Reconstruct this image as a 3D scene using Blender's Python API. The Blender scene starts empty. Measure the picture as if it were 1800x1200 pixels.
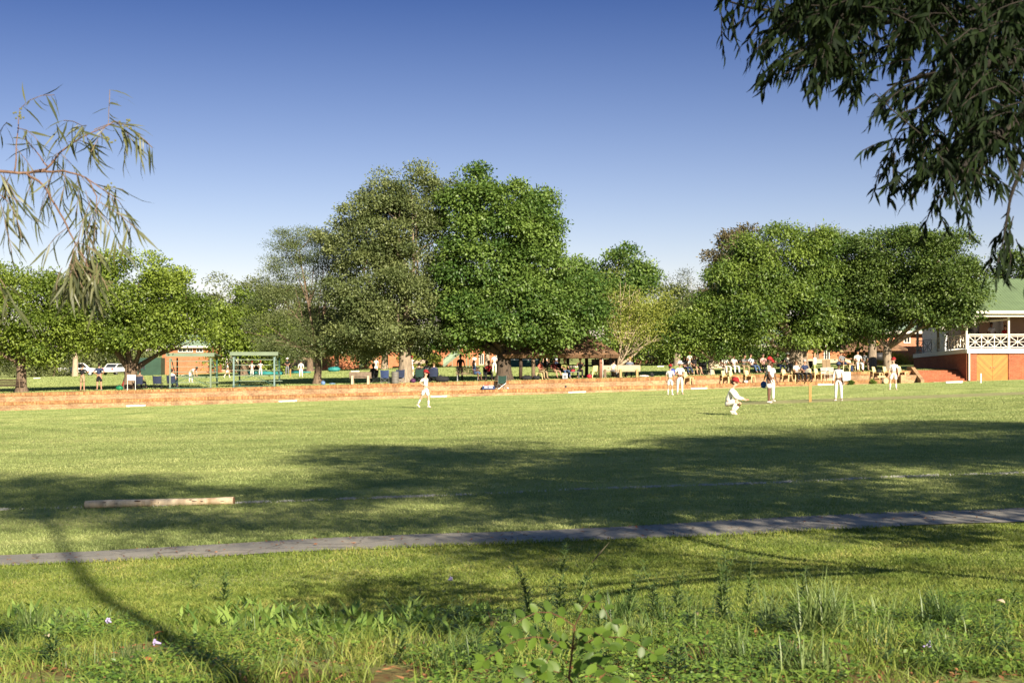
import bpy, math, random
import numpy as np
from mathutils import Vector, Matrix, noise

R = random.Random(11)
NR = np.random.default_rng(11)
C = bpy.context.scene.collection
F, CX, HY, CZ = 2500.0, 900.0, 606.0, 2.6      # focal length in photo pixels, centre, horizon row, eye height
PI = math.pi

# ------------------------------------------------------------------ terrain
def sstep(t):
    t = np.clip(t, 0, 1)
    return t * t * (3 - 2 * t)
def drop_field(x, d):
    x = np.asarray(x, float); d = np.asarray(d, float)
    b = 2.45 + 0.8 * (np.clip((d - 50) / 42, 0, 1.2)) ** 1.5
    b = b - 0.95 * sstep((17.2 - d) / 14.5)
    u = 0.012 * np.sin(x * 0.9 + d * 0.7) + 0.01 * np.sin(x * 0.37 - d * 1.1)
    return b - 0.0308 * np.clip(x, -80, 80) + u * np.clip((60 - d) / 30, 0, 1)
def zf(x, d): return CZ - drop_field(x, d)
def zu(x, d):
    return CZ - (2.33 - 0.0252 * np.clip(np.asarray(x, float), -80, 80) + 0.003 * (np.asarray(d, float) - 92))
def z_mid(x): return CZ - (2.86 - 0.0257 * x)
def z_top(x): return CZ - (2.33 - 0.0252 * x)
def pt(px, py, d): return Vector(((px - CX) / F * d, d, CZ - (py - HY) / F * d))
def solve(px, py, fn, a, b):
    for _ in range(60):
        m = (a + b) / 2
        if CZ - (py - HY) / F * m > fn((px - CX) / F * m, m): a = m
        else: b = m
    d = (a + b) / 2
    x = (px - CX) / F * d
    return Vector((x, d, float(fn(x, d))))
def on_field(px, py): return solve(px, py, zf, 3, 92)
def on_upper(px, py): return solve(px, py, zu, 93, 400)
def up(px, d):
    x = (px - CX) / F * d
    return Vector((x, d, float(zu(x, d))))
def tier(px, d=92.3):
    x = (px - CX) / F * d
    return Vector((x, d, z_mid(x)))

# ------------------------------------------------------------------ materials
def newmat(name):
    m = bpy.data.materials.new(name); m.use_nodes = True
    nt = m.node_tree; nt.nodes.clear()
    out = nt.nodes.new('ShaderNodeOutputMaterial')
    return m, nt, out
def N(nt, typ, **kw):
    n = nt.nodes.new(typ)
    for k, v in kw.items(): setattr(n, k, v)
    return n
def rgba(c): return (c[0], c[1], c[2], 1)
def noisetex(nt, vec, scale, detail=4, rough=0.6):
    n = N(nt, 'ShaderNodeTexNoise'); n.inputs['Scale'].default_value = scale
    n.inputs['Detail'].default_value = detail; n.inputs['Roughness'].default_value = rough
    if vec is not None: nt.links.new(vec, n.inputs['Vector'])
    return n
def ramp(nt, fac, stops):
    r = N(nt, 'ShaderNodeValToRGB')
    e = r.color_ramp.elements
    while len(e) < len(stops): e.new(0.5)
    for k, (p, c) in enumerate(stops): e[k].position = p; e[k].color = rgba(c)
    nt.links.new(fac, r.inputs['Fac'])
    return r
def mixc(nt, fac, a, b, mode='MIX'):
    m = N(nt, 'ShaderNodeMix', data_type='RGBA', blend_type=mode)
    for s, v in ((m.inputs['Factor'], fac), (m.inputs[6], a), (m.inputs[7], b)):
        if hasattr(v, 'is_linked'): nt.links.new(v, s)
        elif isinstance(v, (int, float)): s.default_value = v
        else: s.default_value = rgba(v)
    return m.outputs[2]
MATS = {}
def mat(name, col, rough=0.7, var=0.25, scale=6.0, metal=0.0, col2=None, bump=0.0, spec=0.3):
    """plain surface with a mottled procedural colour"""
    if name in MATS: return MATS[name]
    m, nt, out = newmat(name)
    tc = N(nt, 'ShaderNodeTexCoord')
    n = noisetex(nt, tc.outputs['Object'], scale, 5)
    c2 = col2 or tuple(v * (1 - var) for v in col)
    r = ramp(nt, n.outputs['Fac'], [(0.3, c2), (0.7, col)])
    b = N(nt, 'ShaderNodeBsdfPrincipled')
    nt.links.new(r.outputs['Color'], b.inputs['Base Color'])
    b.inputs['Roughness'].default_value = rough; b.inputs['Metallic'].default_value = metal
    b.inputs['Specular IOR Level'].default_value = spec
    if bump:
        bp = N(nt, 'ShaderNodeBump'); bp.inputs['Strength'].default_value = bump
        n2 = noisetex(nt, tc.outputs['Object'], scale * 5, 3)
        nt.links.new(n2.outputs['Fac'], bp.inputs['Height']); nt.links.new(bp.outputs['Normal'], b.inputs['Normal'])
    nt.links.new(b.outputs['BSDF'], out.inputs['Surface'])
    MATS[name] = m
    return m
def brick(name, c1, c2, mortar, bw=0.23, rh=0.086, dirt=0.35):
    if name in MATS: return MATS[name]
    m, nt, out = newmat(name)
    uv = N(nt, 'ShaderNodeTexCoord')
    bt = N(nt, 'ShaderNodeTexBrick')
    bt.inputs['Scale'].default_value = 1; bt.inputs['Brick Width'].default_value = bw
    bt.inputs['Row Height'].default_value = rh; bt.inputs['Mortar Size'].default_value = 0.008
    bt.inputs['Color1'].default_value = rgba(c1); bt.inputs['Color2'].default_value = rgba(c2)
    bt.inputs['Mortar'].default_value = rgba(mortar); bt.inputs['Bias'].default_value = 0.0
    if bw < rh: bt.offset = 0.0
    nt.links.new(uv.outputs['UV'], bt.inputs['Vector'])
    n = noisetex(nt, uv.outputs['Object'], 0.9, 6, 0.7)
    r = ramp(nt, n.outputs['Fac'], [(0.35, (1 - dirt, 1 - dirt, 1 - dirt)), (0.62, (1.08, 1.05, 1.0))])
    n2 = noisetex(nt, uv.outputs['Object'], 9, 4, 0.7)
    r2 = ramp(nt, n2.outputs['Fac'], [(0.3, (0.72, 0.7, 0.68)), (0.7, (1.15, 1.12, 1.05))])
    c = mixc(nt, 1.0, bt.outputs['Color'], r.outputs['Color'], 'MULTIPLY')
    c = mixc(nt, 1.0, c, r2.outputs['Color'], 'MULTIPLY')
    b = N(nt, 'ShaderNodeBsdfPrincipled'); b.inputs['Roughness'].default_value = 0.85
    b.inputs['Specular IOR Level'].default_value = 0.2
    nt.links.new(c, b.inputs['Base Color']); nt.links.new(b.outputs['BSDF'], out.inputs['Surface'])
    MATS[name] = m
    return m
def leafmat(name, ca, cb, trans=0.3, rough=0.45, spec=0.35, tcol=None):
    """leaf: two tints mixed by the per-leaf 'tint' attribute, light passes through"""
    m, nt, out = newmat(name)
    at = N(nt, 'ShaderNodeAttribute', attribute_name='tint')
    r = ramp(nt, at.outputs['Fac'], [(0.1, ca), (0.9, cb)])
    b = N(nt, 'ShaderNodeBsdfPrincipled'); b.inputs['Roughness'].default_value = rough
    b.inputs['Specular IOR Level'].default_value = spec
    nt.links.new(r.outputs['Color'], b.inputs['Base Color'])
    t = N(nt, 'ShaderNodeBsdfTranslucent')
    tc = mixc(nt, 1.0, r.outputs['Color'], tcol or (1.25, 1.35, 0.55), 'MULTIPLY')
    nt.links.new(tc, t.inputs['Color'])
    mx = N(nt, 'ShaderNodeMixShader'); mx.inputs[0].default_value = trans
    nt.links.new(b.outputs['BSDF'], mx.inputs[1]); nt.links.new(t.outputs['BSDF'], mx.inputs[2])
    nt.links.new(mx.outputs['Shader'], out.inputs['Surface'])
    MATS[name] = m
    return m

# ------------------------------------------------------------------ mesh building
class MB:
    def __init__(s): s.v = []; s.f = []
    def add(s, vs, fs):
        o = len(s.v); s.v += [tuple(p) for p in vs]; s.f += [tuple(i + o for i in f) for f in fs]
        return s
    def box(s, c, size, rz=0.0, tilt=None):
        hx, hy, hz = size[0] / 2, size[1] / 2, size[2] / 2
        M = Matrix.Rotation(rz, 3, 'Z')
        if tilt: M = M @ Matrix.Rotation(tilt[1], 3, tilt[0])
        vs = [Vector(c) + M @ Vector((x * hx, y * hy, z * hz)) for x in (-1, 1) for y in (-1, 1) for z in (-1, 1)]
        return s.add(vs, [(0, 1, 3, 2), (4, 6, 7, 5), (0, 4, 5, 1), (2, 3, 7, 6), (0, 2, 6, 4), (1, 5, 7, 3)])
    def bar(s, a, b, w, h=None):
        """rectangular bar from a to b"""
        a = Vector(a); b = Vector(b); h = h or w
        t = (b - a).normalized(); up_ = Vector((0, 0, 1)) if abs(t.z) < 0.9 else Vector((0, 1, 0))
        x = t.cross(up_).normalized(); y = x.cross(t)
        vs = [p + x * (i * w / 2) + y * (j * h / 2) for p in (a, b) for i, j in ((-1, -1), (1, -1), (1, 1), (-1, 1))]
        return s.add(vs, [(0, 3, 2, 1), (4, 5, 6, 7), (0, 1, 5, 4), (1, 2, 6, 5), (2, 3, 7, 6), (3, 0, 4, 7)])
    def tube(s, pts, rad, n=8, cap=True):
        pts = [Vector(p) for p in pts]
        if not hasattr(rad, '__len__'): rad = [rad] * len(pts)
        o = len(s.v); prev = None
        for k, p in enumerate(pts):
            t = (pts[min(k + 1, len(pts) - 1)] - pts[max(k - 1, 0)])
            t = t.normalized() if t.length > 1e-9 else Vector((0, 0, 1))
            if prev is None:
                prev = t.cross(Vector((0.31, 0.9, 0.2)))
                if prev.length < 1e-3: prev = t.cross(Vector((1, 0, 0)))
            x = (prev - t * prev.dot(t)).normalized(); y = t.cross(x); prev = x
            for i in range(n):
                a = 2 * PI * i / n
                s.v.append(tuple(p + (x * math.cos(a) + y * math.sin(a)) * rad[k]))
        for k in range(len(pts) - 1):
            for i in range(n):
                j = (i + 1) % n
                s.f.append((o + k * n + i, o + k * n + j, o + (k + 1) * n + j, o + (k + 1) * n + i))
        if cap:
            s.f.append(tuple(o + i for i in reversed(range(n))))
            s.f.append(tuple(o + (len(pts) - 1) * n + i for i in range(n)))
        return s
    def lathe(s, prof, c=(0, 0, 0), n=16):
        o = len(s.v); c = Vector(c)
        for r, z in prof:
            for i in range(n):
                a = 2 * PI * i / n
                s.v.append(tuple(c + Vector((r * math.cos(a), r * math.sin(a), z))))
        for k in range(len(prof) - 1):
            for i in range(n):
                j = (i + 1) % n
                s.f.append((o + k * n + i, o + k * n + j, o + (k + 1) * n + j, o + (k + 1) * n + i))
        s.f.append(tuple(o + i for i in reversed(range(n)))); s.f.append(tuple(o + (len(prof) - 1) * n + i for i in range(n)))
        return s
    def ball(s, c, r, n=10, m=7, M=None, z0=-1.0):
        """ellipsoid, cut below z0 (in radii)"""
        c = Vector(c); r = r if hasattr(r, '__len__') else (r, r, r)
        o = len(s.v); a0 = math.asin(max(-0.999, z0))
        for k in range(m + 1):
            t = a0 + (PI / 2 * 0.995 - a0) * k / m
            for i in range(n):
                a = 2 * PI * i / n
                p = Vector((r[0] * math.cos(t) * math.cos(a), r[1] * math.cos(t) * math.sin(a), r[2] * math.sin(t)))
                s.v.append(tuple(c + (M @ p if M else p)))
        for k in range(m):
            for i in range(n):
                j = (i + 1) % n
                s.f.append((o + k * n + i, o + k * n + j, o + (k + 1) * n + j, o + (k + 1) * n + i))
        s.f.append(tuple(o + i for i in reversed(range(n)))); s.f.append(tuple(o + m * n + i for i in range(n)))
        return s
    def prism(s, poly, a, b):
        """extrude the polygon (list of 3-D points) by the vector b-a"""
        n = len(poly); d = Vector(b) - Vector(a)
        vs = [Vector(p) for p in poly] + [Vector(p) + d for p in poly]
        fs = [tuple(reversed(range(n))), tuple(range(n, 2 * n))]
        fs += [(i, (i + 1) % n, n + (i + 1) % n, n + i) for i in range(n)]
        return s.add(vs, fs)
    def build(s, name, m, parent=None, smooth=False, bevel=0.0):
        me = bpy.data.meshes.new(name); me.from_pydata(s.v, [], s.f)
        uv = me.uv_layers.new(name='UVMap')
        for p in me.polygons:
            n = p.normal; ax = (abs(n.x), abs(n.y), abs(n.z))
            for li in p.loop_indices:
                co = me.vertices[me.loops[li].vertex_index].co
                if ax[2] > max(ax[0], ax[1]): q = (co.x, co.y)
                elif ax[0] > ax[1]: q = (co.y, co.z)
                else: q = (co.x, co.z)
                uv.data[li].uv = q
            p.use_smooth = smooth
        if m: me.materials.append(m)
        o = bpy.data.objects.new(name, me); C.objects.link(o)
        if parent: o.parent = parent
        if bevel:
            b = o.modifiers.new('bevel', 'BEVEL'); b.width = bevel; b.segments = 2; b.limit_method = 'ANGLE'
        return o
def npmesh(name, V, Fq, m, parent=None, tint=None, smooth=False):
    """mesh from numpy arrays; Fq is (n, k) faces"""
    me = bpy.data.meshes.new(name); k = Fq.shape[1]; n = len(Fq)
    me.vertices.add(len(V)); me.vertices.foreach_set('co', V.astype(np.float32).ravel())
    me.loops.add(n * k); me.loops.foreach_set('vertex_index', Fq.astype(np.int32).ravel())
    me.polygons.add(n); me.polygons.foreach_set('loop_start', np.arange(0, n * k, k, dtype=np.int32))
    if smooth: me.polygons.foreach_set('use_smooth', np.ones(n, dtype=bool))
    me.update(calc_edges=True)
    if tint is not None:
        a = me.attributes.new('tint', 'FLOAT', 'FACE'); a.data.foreach_set('value', tint.astype(np.float32))
    me.materials.append(m)
    o = bpy.data.objects.new(name, me); C.objects.link(o)
    if parent: o.parent = parent
    return o
def tag(o, label, cat, group=None, kind=None):
    if label: o['label'] = label
    if cat: o['category'] = cat
    if group: o['group'] = group
    if kind: o['kind'] = kind
    return o
def thing(name, label, cat, loc=(0, 0, 0), rz=0.0, group=None):
    o = bpy.data.objects.new(name, None); C.objects.link(o)
    o.empty_display_size = 0.2; o.location = loc; o.rotation_euler = (0, 0, rz)
    return tag(o, label, cat, group)
def struct(o): o['kind'] = 'structure'; return o
def copy_tree(o, parent=None):
    c = o.copy(); C.objects.link(c)
    if parent: c.parent = parent
    for ch in [x for x in o.children]: copy_tree(ch, c)
    return c
def place(proto, used, loc, rz, label, group=None, s=1.0):
    o = proto if proto.name not in used else copy_tree(proto)
    used.add(proto.name)
    o.location = loc; o.rotation_euler = (0, 0, rz); o.scale = (s, s, s); o['label'] = label
    if group: o['group'] = group
    return o
USED = set()
SKY_STRENGTH = 0.12
SKY_RAMP = [(0.0, (.44, .365, .365)), (0.12, (.275, .245, .285)), (0.24, (.1, .122, .205)), (.42, (.27, .29, .33)), (1.0, (.42, .43, .44))]
SUN_POWER = 4.8
EXPOSURE = 1.45
GRASS_A, GRASS_B, GRASS_C = (0.16, 0.2, 0.062), (0.24, 0.275, 0.098), (0.33, 0.345, 0.14)
BLADE = ((0.075, 0.12, 0.02), (0.15, 0.2, 0.035), (0.25, 0.275, 0.065))
BLADE2 = ((0.15, 0.2, 0.062), (0.27, 0.32, 0.115), (0.375, 0.4, 0.168))
# label, x, y, crown lobes (centre, radii), seed, clumps, gap, trunk radius, lean
SHADE = [
    ('tall gum tree behind the photographer', 3.9, -6.0, [((4.6, -6.5, 19.3), (3.6, 3.0, 2.2)), ((1.8, -6, 17.6), (3.0, 2.5, 1.8))], 51, 480, .62, .085, 1.4),
    ('gum tree out of view to the right, nearest the photographer', 11.0, 8.0, [((11, 8, 9.8), (3.0, 2.6, 2.0)), ((9.3, 7, 12.4), (3.0, 2.6, 1.8)), ((12.5, 8, 14), (3.2, 2.6, 2.0)), ((8.6, 7.5, 15.2), (2.4, 2.2, 1.3)), ((9.4, 6.6, 7.7), (2.7, 2.2, 1.2)), ((13, 7, 7.8), (2.9, 2.3, 1.2)), ((7.2, 7.0, 13.4), (2.3, 2.0, 1.3)), ((8.0, 6.0, 9.4), (1.9, 1.7, 1.0)), ((11.2, 7, 8.7), (2.2, 1.8, .9))], 52, 980, .28, .1),
    ('gum tree out of view to the right, second along', 17.0, 9.0, [((17, 9, 10.2), (3.2, 2.6, 2.0)), ((15.4, 9, 13.6), (3.2, 2.6, 2.0)), ((19, 9, 12.6), (3.2, 2.6, 2.2)), ((15.5, 7.5, 8.6), (2.4, 2.0, 1.1)), ((16.8, 8, 7.5), (2.6, 2.0, 1.0))], 53, 800, .2, .12),
    ('gum tree out of view to the far right', 23.5, 10.0, [((23, 10, 11.8), (3.4, 2.8, 2.4)), ((21, 10, 15.2), (3.2, 2.6, 1.8)), ((25.5, 9.5, 14.8), (3.6, 2.6, 2.4))], 54, 620, .2, .12),
]
# ------------------------------------------------------------------ sky, sun, camera
sc = bpy.context.scene
SUN_AZ, SUN_EL = math.radians(24), math.radians(28)
w = bpy.data.worlds.new('World'); sc.world = w; w.use_nodes = True
nt = w.node_tree; nt.nodes.clear()
sky = N(nt, 'ShaderNodeTexSky', sky_type='NISHITA'); sky.sun_disc = False
sky.sun_elevation = SUN_EL; sky.sun_rotation = PI - SUN_AZ
sky.altitude = 1400; sky.air_density = 1.0; sky.dust_density = 0.6; sky.ozone_density = 2.0
bg = N(nt, 'ShaderNodeBackground'); bg.inputs['Strength'].default_value = SKY_STRENGTH
tcw = N(nt, 'ShaderNodeTexCoord'); sep = N(nt, 'ShaderNodeSeparateXYZ')
nt.links.new(tcw.outputs['Generated'], sep.inputs[0])
rp = ramp(nt, sep.outputs['Z'], SKY_RAMP)
cm = mixc(nt, 1.0, sky.outputs['Color'], rp.outputs['Color'], 'MULTIPLY')
nt.links.new(cm, bg.inputs['Color'])
wo = N(nt, 'ShaderNodeOutputWorld'); nt.links.new(bg.outputs[0], wo.inputs['Surface'])
sl = bpy.data.lights.new('sun', 'SUN'); sl.energy = SUN_POWER; sl.angle = math.radians(0.5); sl.color = (1.0, 0.88, 0.7)
so = bpy.data.objects.new('sun', sl); C.objects.link(so)
SUNV = Vector((math.sin(SUN_AZ) * math.cos(SUN_EL), -math.cos(SUN_AZ) * math.cos(SUN_EL), math.sin(SUN_EL)))
so.rotation_euler = (-SUNV).to_track_quat('-Z', 'Y').to_euler(); so.location = SUNV * 60
cd = bpy.data.cameras.new('camera'); cam = bpy.data.objects.new('camera', cd); C.objects.link(cam)
cd.sensor_width = 36; cd.lens = 36 * F / 1800; cd.clip_start = 0.05; cd.clip_end = 6000
cam.location = (0, 0, CZ); cam.rotation_euler = (PI / 2 + math.atan((HY - 600) / F), 0, 0)
cd.dof.use_dof = True; cd.dof.focus_distance = 60; cd.dof.aperture_fstop = 9
sc.camera = cam
sc.view_settings.view_transform = 'Standard'; sc.view_settings.look = 'None'
sc.view_settings.exposure = EXPOSURE; sc.view_settings.gamma = 1
sc.cycles.max_bounces = 6; sc.cycles.transparent_max_bounces = 4; sc.cycles.transmission_bounces = 3
sc.cycles.use_denoising = True

# ------------------------------------------------------------------ ground sheets
def grid_sheet(name, xs, ds, fn, m):
    X, D = np.meshgrid(xs, ds); Z = fn(X, D)
    V = np.stack([X.ravel(), D.ravel(), Z.ravel()], 1)
    nx = len(xs); i = np.arange(len(ds) - 1)[:, None] * nx + np.arange(nx - 1)[None]
    i = i.ravel(); Fq = np.stack([i, i + 1, i + nx + 1, i + nx], 1)
    o = npmesh(name, V, Fq, m, smooth=True); return struct(o)
def path_mid(x): return 18.05 + 0.108 * x + 0.0012 * x * x
PATH_W = 1.2
def fieldmat(name, upper=False):
    m, nt, out = newmat(name)
    g = N(nt, 'ShaderNodeNewGeometry'); pos = g.outputs['Position']
    sepn = N(nt, 'ShaderNodeSeparateXYZ'); nt.links.new(pos, sepn.inputs[0])
    mp = N(nt, 'ShaderNodeMapping'); mp.inputs['Scale'].default_value = (0.25, 0.9, 1)
    nt.links.new(pos, mp.inputs['Vector'])
    n1 = noisetex(nt, mp.outputs['Vector'], 0.35, 6, 0.65)
    c1 = ramp(nt, n1.outputs['Fac'], [(0.32, GRASS_A), (0.5, GRASS_B), (0.66, GRASS_C)])
    n2 = noisetex(nt, pos, 2.2, 6, 0.75)
    c2 = ramp(nt, n2.outputs['Fac'], [(0.28, (0.66, 0.7, 0.64)), (0.72, (1.28, 1.22, 1.2))])
    c = mixc(nt, 1.0, c1.outputs['Color'], c2.outputs['Color'], 'MULTIPLY')
    n3 = noisetex(nt, pos, 26, 3, 0.7)
    c3 = ramp(nt, n3.outputs['Fac'], [(0.3, (0.72, 0.76, 0.7)), (0.7, (1.22, 1.2, 1.15))])
    c = mixc(nt, 1.0, c, c3.outputs['Color'], 'MULTIPLY')
    # faint mower rounds
    wv = N(nt, 'ShaderNodeTexWave', wave_type='RINGS', rings_direction='Z'); wv.inputs['Scale'].default_value = 0.16
    wv.inputs['Distortion'].default_value = 1.2; wv.inputs['Detail'].default_value = 2
    mp2 = N(nt, 'ShaderNodeMapping'); mp2.inputs['Location'].default_value = (-6, -62, 0); nt.links.new(pos, mp2.inputs['Vector'])
    nt.links.new(mp2.outputs['Vector'], wv.inputs['Vector'])
    wr = ramp(nt, wv.outputs['Fac'], [(0.35, (0.93, 0.94, 0.92)), (0.8, (1.06, 1.06, 1.05))])
    c = mixc(nt, 0.8, c, wr.outputs['Color'], 'MULTIPLY')
    # bare red soil and litter showing close to the weeds, worn earth under the spectators
    def mr(src, a, b_, lo=0, hi=1):
        r_ = N(nt, 'ShaderNodeMapRange'); r_.inputs[1].default_value = a; r_.inputs[2].default_value = b_
        r_.inputs[3].default_value = lo; r_.inputs[4].default_value = hi; nt.links.new(src, r_.inputs[0]); return r_.outputs[0]
    def mul(a, b_):
        q = N(nt, 'ShaderNodeMath', operation='MULTIPLY'); nt.links.new(a, q.inputs[0]); nt.links.new(b_, q.inputs[1]); return q.outputs[0]
    n4 = noisetex(nt, pos, 1.1, 5, 0.7)
    if upper:
        f = mul(mr(sepn.outputs['Y'], 98, 94, 0, 1), mr(n4.outputs['Fac'], 0.4, 0.62, 0, 0.8))
        soil = (0.22, 0.12, 0.06)
    else:
        f = mul(mr(sepn.outputs['Y'], 10.5, 7.8, 0, 1), mr(n4.outputs['Fac'], 0.45, 0.6, 0, 0.9))
        soil = (0.13, 0.062, 0.032)
    c = mixc(nt, f, c, soil)
    b = N(nt, 'ShaderNodeBsdfPrincipled'); b.inputs['Roughness'].default_value = 0.9; b.inputs['Specular IOR Level'].default_value = 0.1
    b.inputs['Sheen Weight'].default_value = 0.0
    bp = N(nt, 'ShaderNodeBump'); bp.inputs['Strength'].default_value = 0.6; bp.inputs['Distance'].default_value = 0.03
    n5 = noisetex(nt, pos, 40, 3, 0.8); nt.links.new(n5.outputs['Fac'], bp.inputs['Height']); nt.links.new(bp.outputs['Normal'], b.inputs['Normal'])
    nt.links.new(c, b.inputs['Base Color']); nt.links.new(b.outputs['BSDF'], out.inputs['Surface'])
    MATS[name] = m
    return m
xs = np.unique(np.concatenate([np.arange(-160, -30, 5), np.arange(-30, 40, 0.5), np.arange(40, 165, 5)]))
ds = np.unique(np.concatenate([np.arange(-40, 2, 2), np.arange(2, 60, 0.5), np.arange(60, 92.31, 1.0), [92.3]]))
grid_sheet('cricket_field', xs, ds, zf, fieldmat('field turf'))
xs = np.unique(np.concatenate([np.arange(-1500, -100, 100), np.arange(-100, 100, 4), np.arange(100, 1501, 100)]))
ds = np.unique(np.concatenate([[92.75], np.arange(94, 220, 4), np.arange(220, 3000, 90)]))
grid_sheet('upper_field', xs, ds, zu, fieldmat('upper turf', True))

# path
m, nt, out = newmat('path asphalt')
g = N(nt, 'ShaderNodeNewGeometry')
n1 = noisetex(nt, g.outputs['Position'], 1.3, 6, 0.7); n2 = noisetex(nt, g.outputs['Position'], 60, 2, 0.7)
c = ramp(nt, n1.outputs['Fac'], [(0.3, (0.16, 0.155, 0.135)), (0.55, (0.22, 0.208, 0.178)), (0.72, (0.32, 0.275, 0.205))]).outputs['Color']
c = mixc(nt, 1.0, c, ramp(nt, n2.outputs['Fac'], [(0.3, (0.75, 0.75, 0.75)), (0.7, (1.2, 1.2, 1.2))]).outputs['Color'], 'MULTIPLY')
vo = N(nt, 'ShaderNodeTexVoronoi', feature='DISTANCE_TO_EDGE'); vo.inputs['Scale'].default_value = .9; nd = noisetex(nt, g.outputs['Position'], 2.5, 4, .7); vm = mixc(nt, .25, g.outputs['Position'], nd.outputs['Color'], 'ADD'); nt.links.new(vm, vo.inputs['Vector'])
c = mixc(nt, 1.0, c, ramp(nt, vo.outputs['Distance'], [(0.0, (.45, .43, .4)), (.018, (1, 1, 1))]).outputs['Color'], 'MULTIPLY')
n3 = noisetex(nt, g.outputs['Position'], .5, 5, .75); c = mixc(nt, 1.0, c, ramp(nt, n3.outputs['Fac'], [(.35, (.72, .72, .74)), (.6, (1.08, 1.06, 1.02))]).outputs['Color'], 'MULTIPLY')
b = N(nt, 'ShaderNodeBsdfPrincipled'); b.inputs['Roughness'].default_value = 0.75; nt.links.new(c, b.inputs['Base Color'])
nt.links.new(b.outputs['BSDF'], out.inputs['Surface'])
px_ = np.arange(-30, 31, 0.25)
def ribbon(name, xs, mid, wid, lift, m, wob=0.03, seed=0):
    rr = np.random.default_rng(seed); k = len(xs)
    def wavy():
        r = rr.normal(0, 1, k); r = np.convolve(r, np.ones(5) / 5, 'same'); return r * wob
    e0 = mid - wid / 2 + wavy(); e1 = mid + wid / 2 + wavy()
    cols = [e0, e0 * 0.67 + e1 * 0.33, e0 * 0.33 + e1 * 0.67, e1]
    V = np.concatenate([np.stack([xs, e, zf(xs, e) + lift], 1) for e in cols])
    Fq = []
    for c_ in range(3):
        i = np.arange(k - 1) + c_ * k; Fq.append(np.stack([i, i + 1, i + k + 1, i + k], 1))
    return npmesh(name, V, np.concatenate(Fq), m, smooth=True)
struct(ribbon('path', px_, path_mid(px_), PATH_W + .02 * np.clip(px_, -8, 12), 0.012, m, 0.09, 3))
# worn cricket pitch strip
pm = mat('rolled pitch clay', (0.3, 0.29, 0.12), 0.9, 0.3, 3)
a_ = on_field(1296, 709.5); b_ = on_field(1800, 691)
a_pitch, b_pitch = a_, b_
k = 80; t = np.linspace(0, 1.25, k)
ctr = np.stack([a_.x + (b_.x - a_.x) * t, a_.y + (b_.y - a_.y) * t], 1)
nrm = np.array([-(b_.y - a_.y), b_.x - a_.x]); nrm = nrm / np.linalg.norm(nrm)
Vp = []
for off in (-1.5, -0.5, 0.5, 1.5):
    q = ctr + nrm * off; Vp.append(np.stack([q[:, 0], q[:, 1], zf(q[:, 0], q[:, 1]) + 0.008], 1))
Fq = []
for c_ in range(3):
    i = np.arange(k - 1) + c_ * k; Fq.append(np.stack([i, i + 1, i + k + 1, i + k], 1))
struct(npmesh('cricket_pitch', np.concatenate(Vp), np.concatenate(Fq), pm, smooth=True))
# ------------------------------------------------------------------ foliage
def unit(a): return a / np.maximum(np.linalg.norm(a, axis=1, keepdims=True), 1e-9)
def leaves_mesh(name, P, A, Nn, L, Wd, m, parent=None, tint=None, fold=0.15, long=False):
    """one small folded leaf face pair per row: base P, axis A, normal N, length L, width Wd"""
    A = unit(A); S = unit(np.cross(A, Nn)); Nn = np.cross(S, A)
    L = L[:, None]; Wd = Wd[:, None]; n = len(P)
    if not long:
        V = np.stack([P, P + A * L * .45 + S * Wd * .5 + Nn * fold * Wd, P + A * L, P + A * L * .45 - S * Wd * .5 + Nn * fold * Wd], 1).reshape(-1, 3)
        i = np.arange(n)[:, None] * 4
        Fq = np.concatenate([i + np.array([[0, 1, 2]]), i + np.array([[0, 2, 3]])], 0)
        tt = np.concatenate([tint, tint]) if tint is not None else None
    else:           # lance-shaped, bending leaf
        B = -Nn
        rows = []
        for t, wv, bd in ((0, .06, 0), (.3, 1, .0), (.65, .75, .06), (1, .02, .22)):
            c = P + A * L * t + B * L * bd
            rows += [c - S * Wd * wv * .5, c + S * Wd * wv * .5]
        V = np.stack(rows, 1).reshape(-1, 3)
        i = np.arange(n)[:, None] * 8
        Fq = np.concatenate([i + np.array([[k, k + 1, k + 3, k + 2]]) for k in (0, 2, 4)], 0)
        tt = np.concatenate([tint] * 3) if tint is not None else None
    return npmesh(name, V, Fq, m, parent, tt)
def clump_points(lobes, n, seed, shell=(0.72, 1.02), inner=0.12, bumps=0.24, cut=0.62):
    rr = np.random.default_rng(seed)
    Cn = np.array([l[0] for l in lobes], float); Rd = np.array([l[1] for l in lobes], float)
    wgt = (Rd[:, 0] * Rd[:, 2]); wgt = wgt / wgt.sum()
    out = []; dirs = []
    tries = 0; tot = 0
    while tot < n and tries < 40:
        tries += 1; k = n * 2
        li = rr.choice(len(lobes), k, p=wgt)
        d = unit(rr.normal(size=(k, 3)))
        r = rr.uniform(shell[0], shell[1], k); ins = rr.random(k) < inner
        r = np.where(ins, rr.uniform(0.25, shell[0], k), r)
        ph = rr.uniform(0, 6.28, 3) * 0 + seed
        bump = np.sin(d[:, 0] * 5.1 + ph[0] + li) * np.sin(d[:, 1] * 4.3 + ph[1] + li * 2) + np.sin(d[:, 2] * 6.1 + ph[2] + li * 3) * .7
        r = r * (1 + bumps * bump)
        p = Cn[li] + d * r[:, None] * Rd[li]
        q = np.linalg.norm((p[:, None] - Cn[None]) / Rd[None], axis=2); q[np.arange(k), li] = 9
        ok = (q.min(1) > cut) | ins
        out.append(p[ok]); dirs.append(d[ok]); tot += ok.sum()
    return np.concatenate(out)[:n], np.concatenate(dirs)[:n]
CLUMP = 6.0
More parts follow.
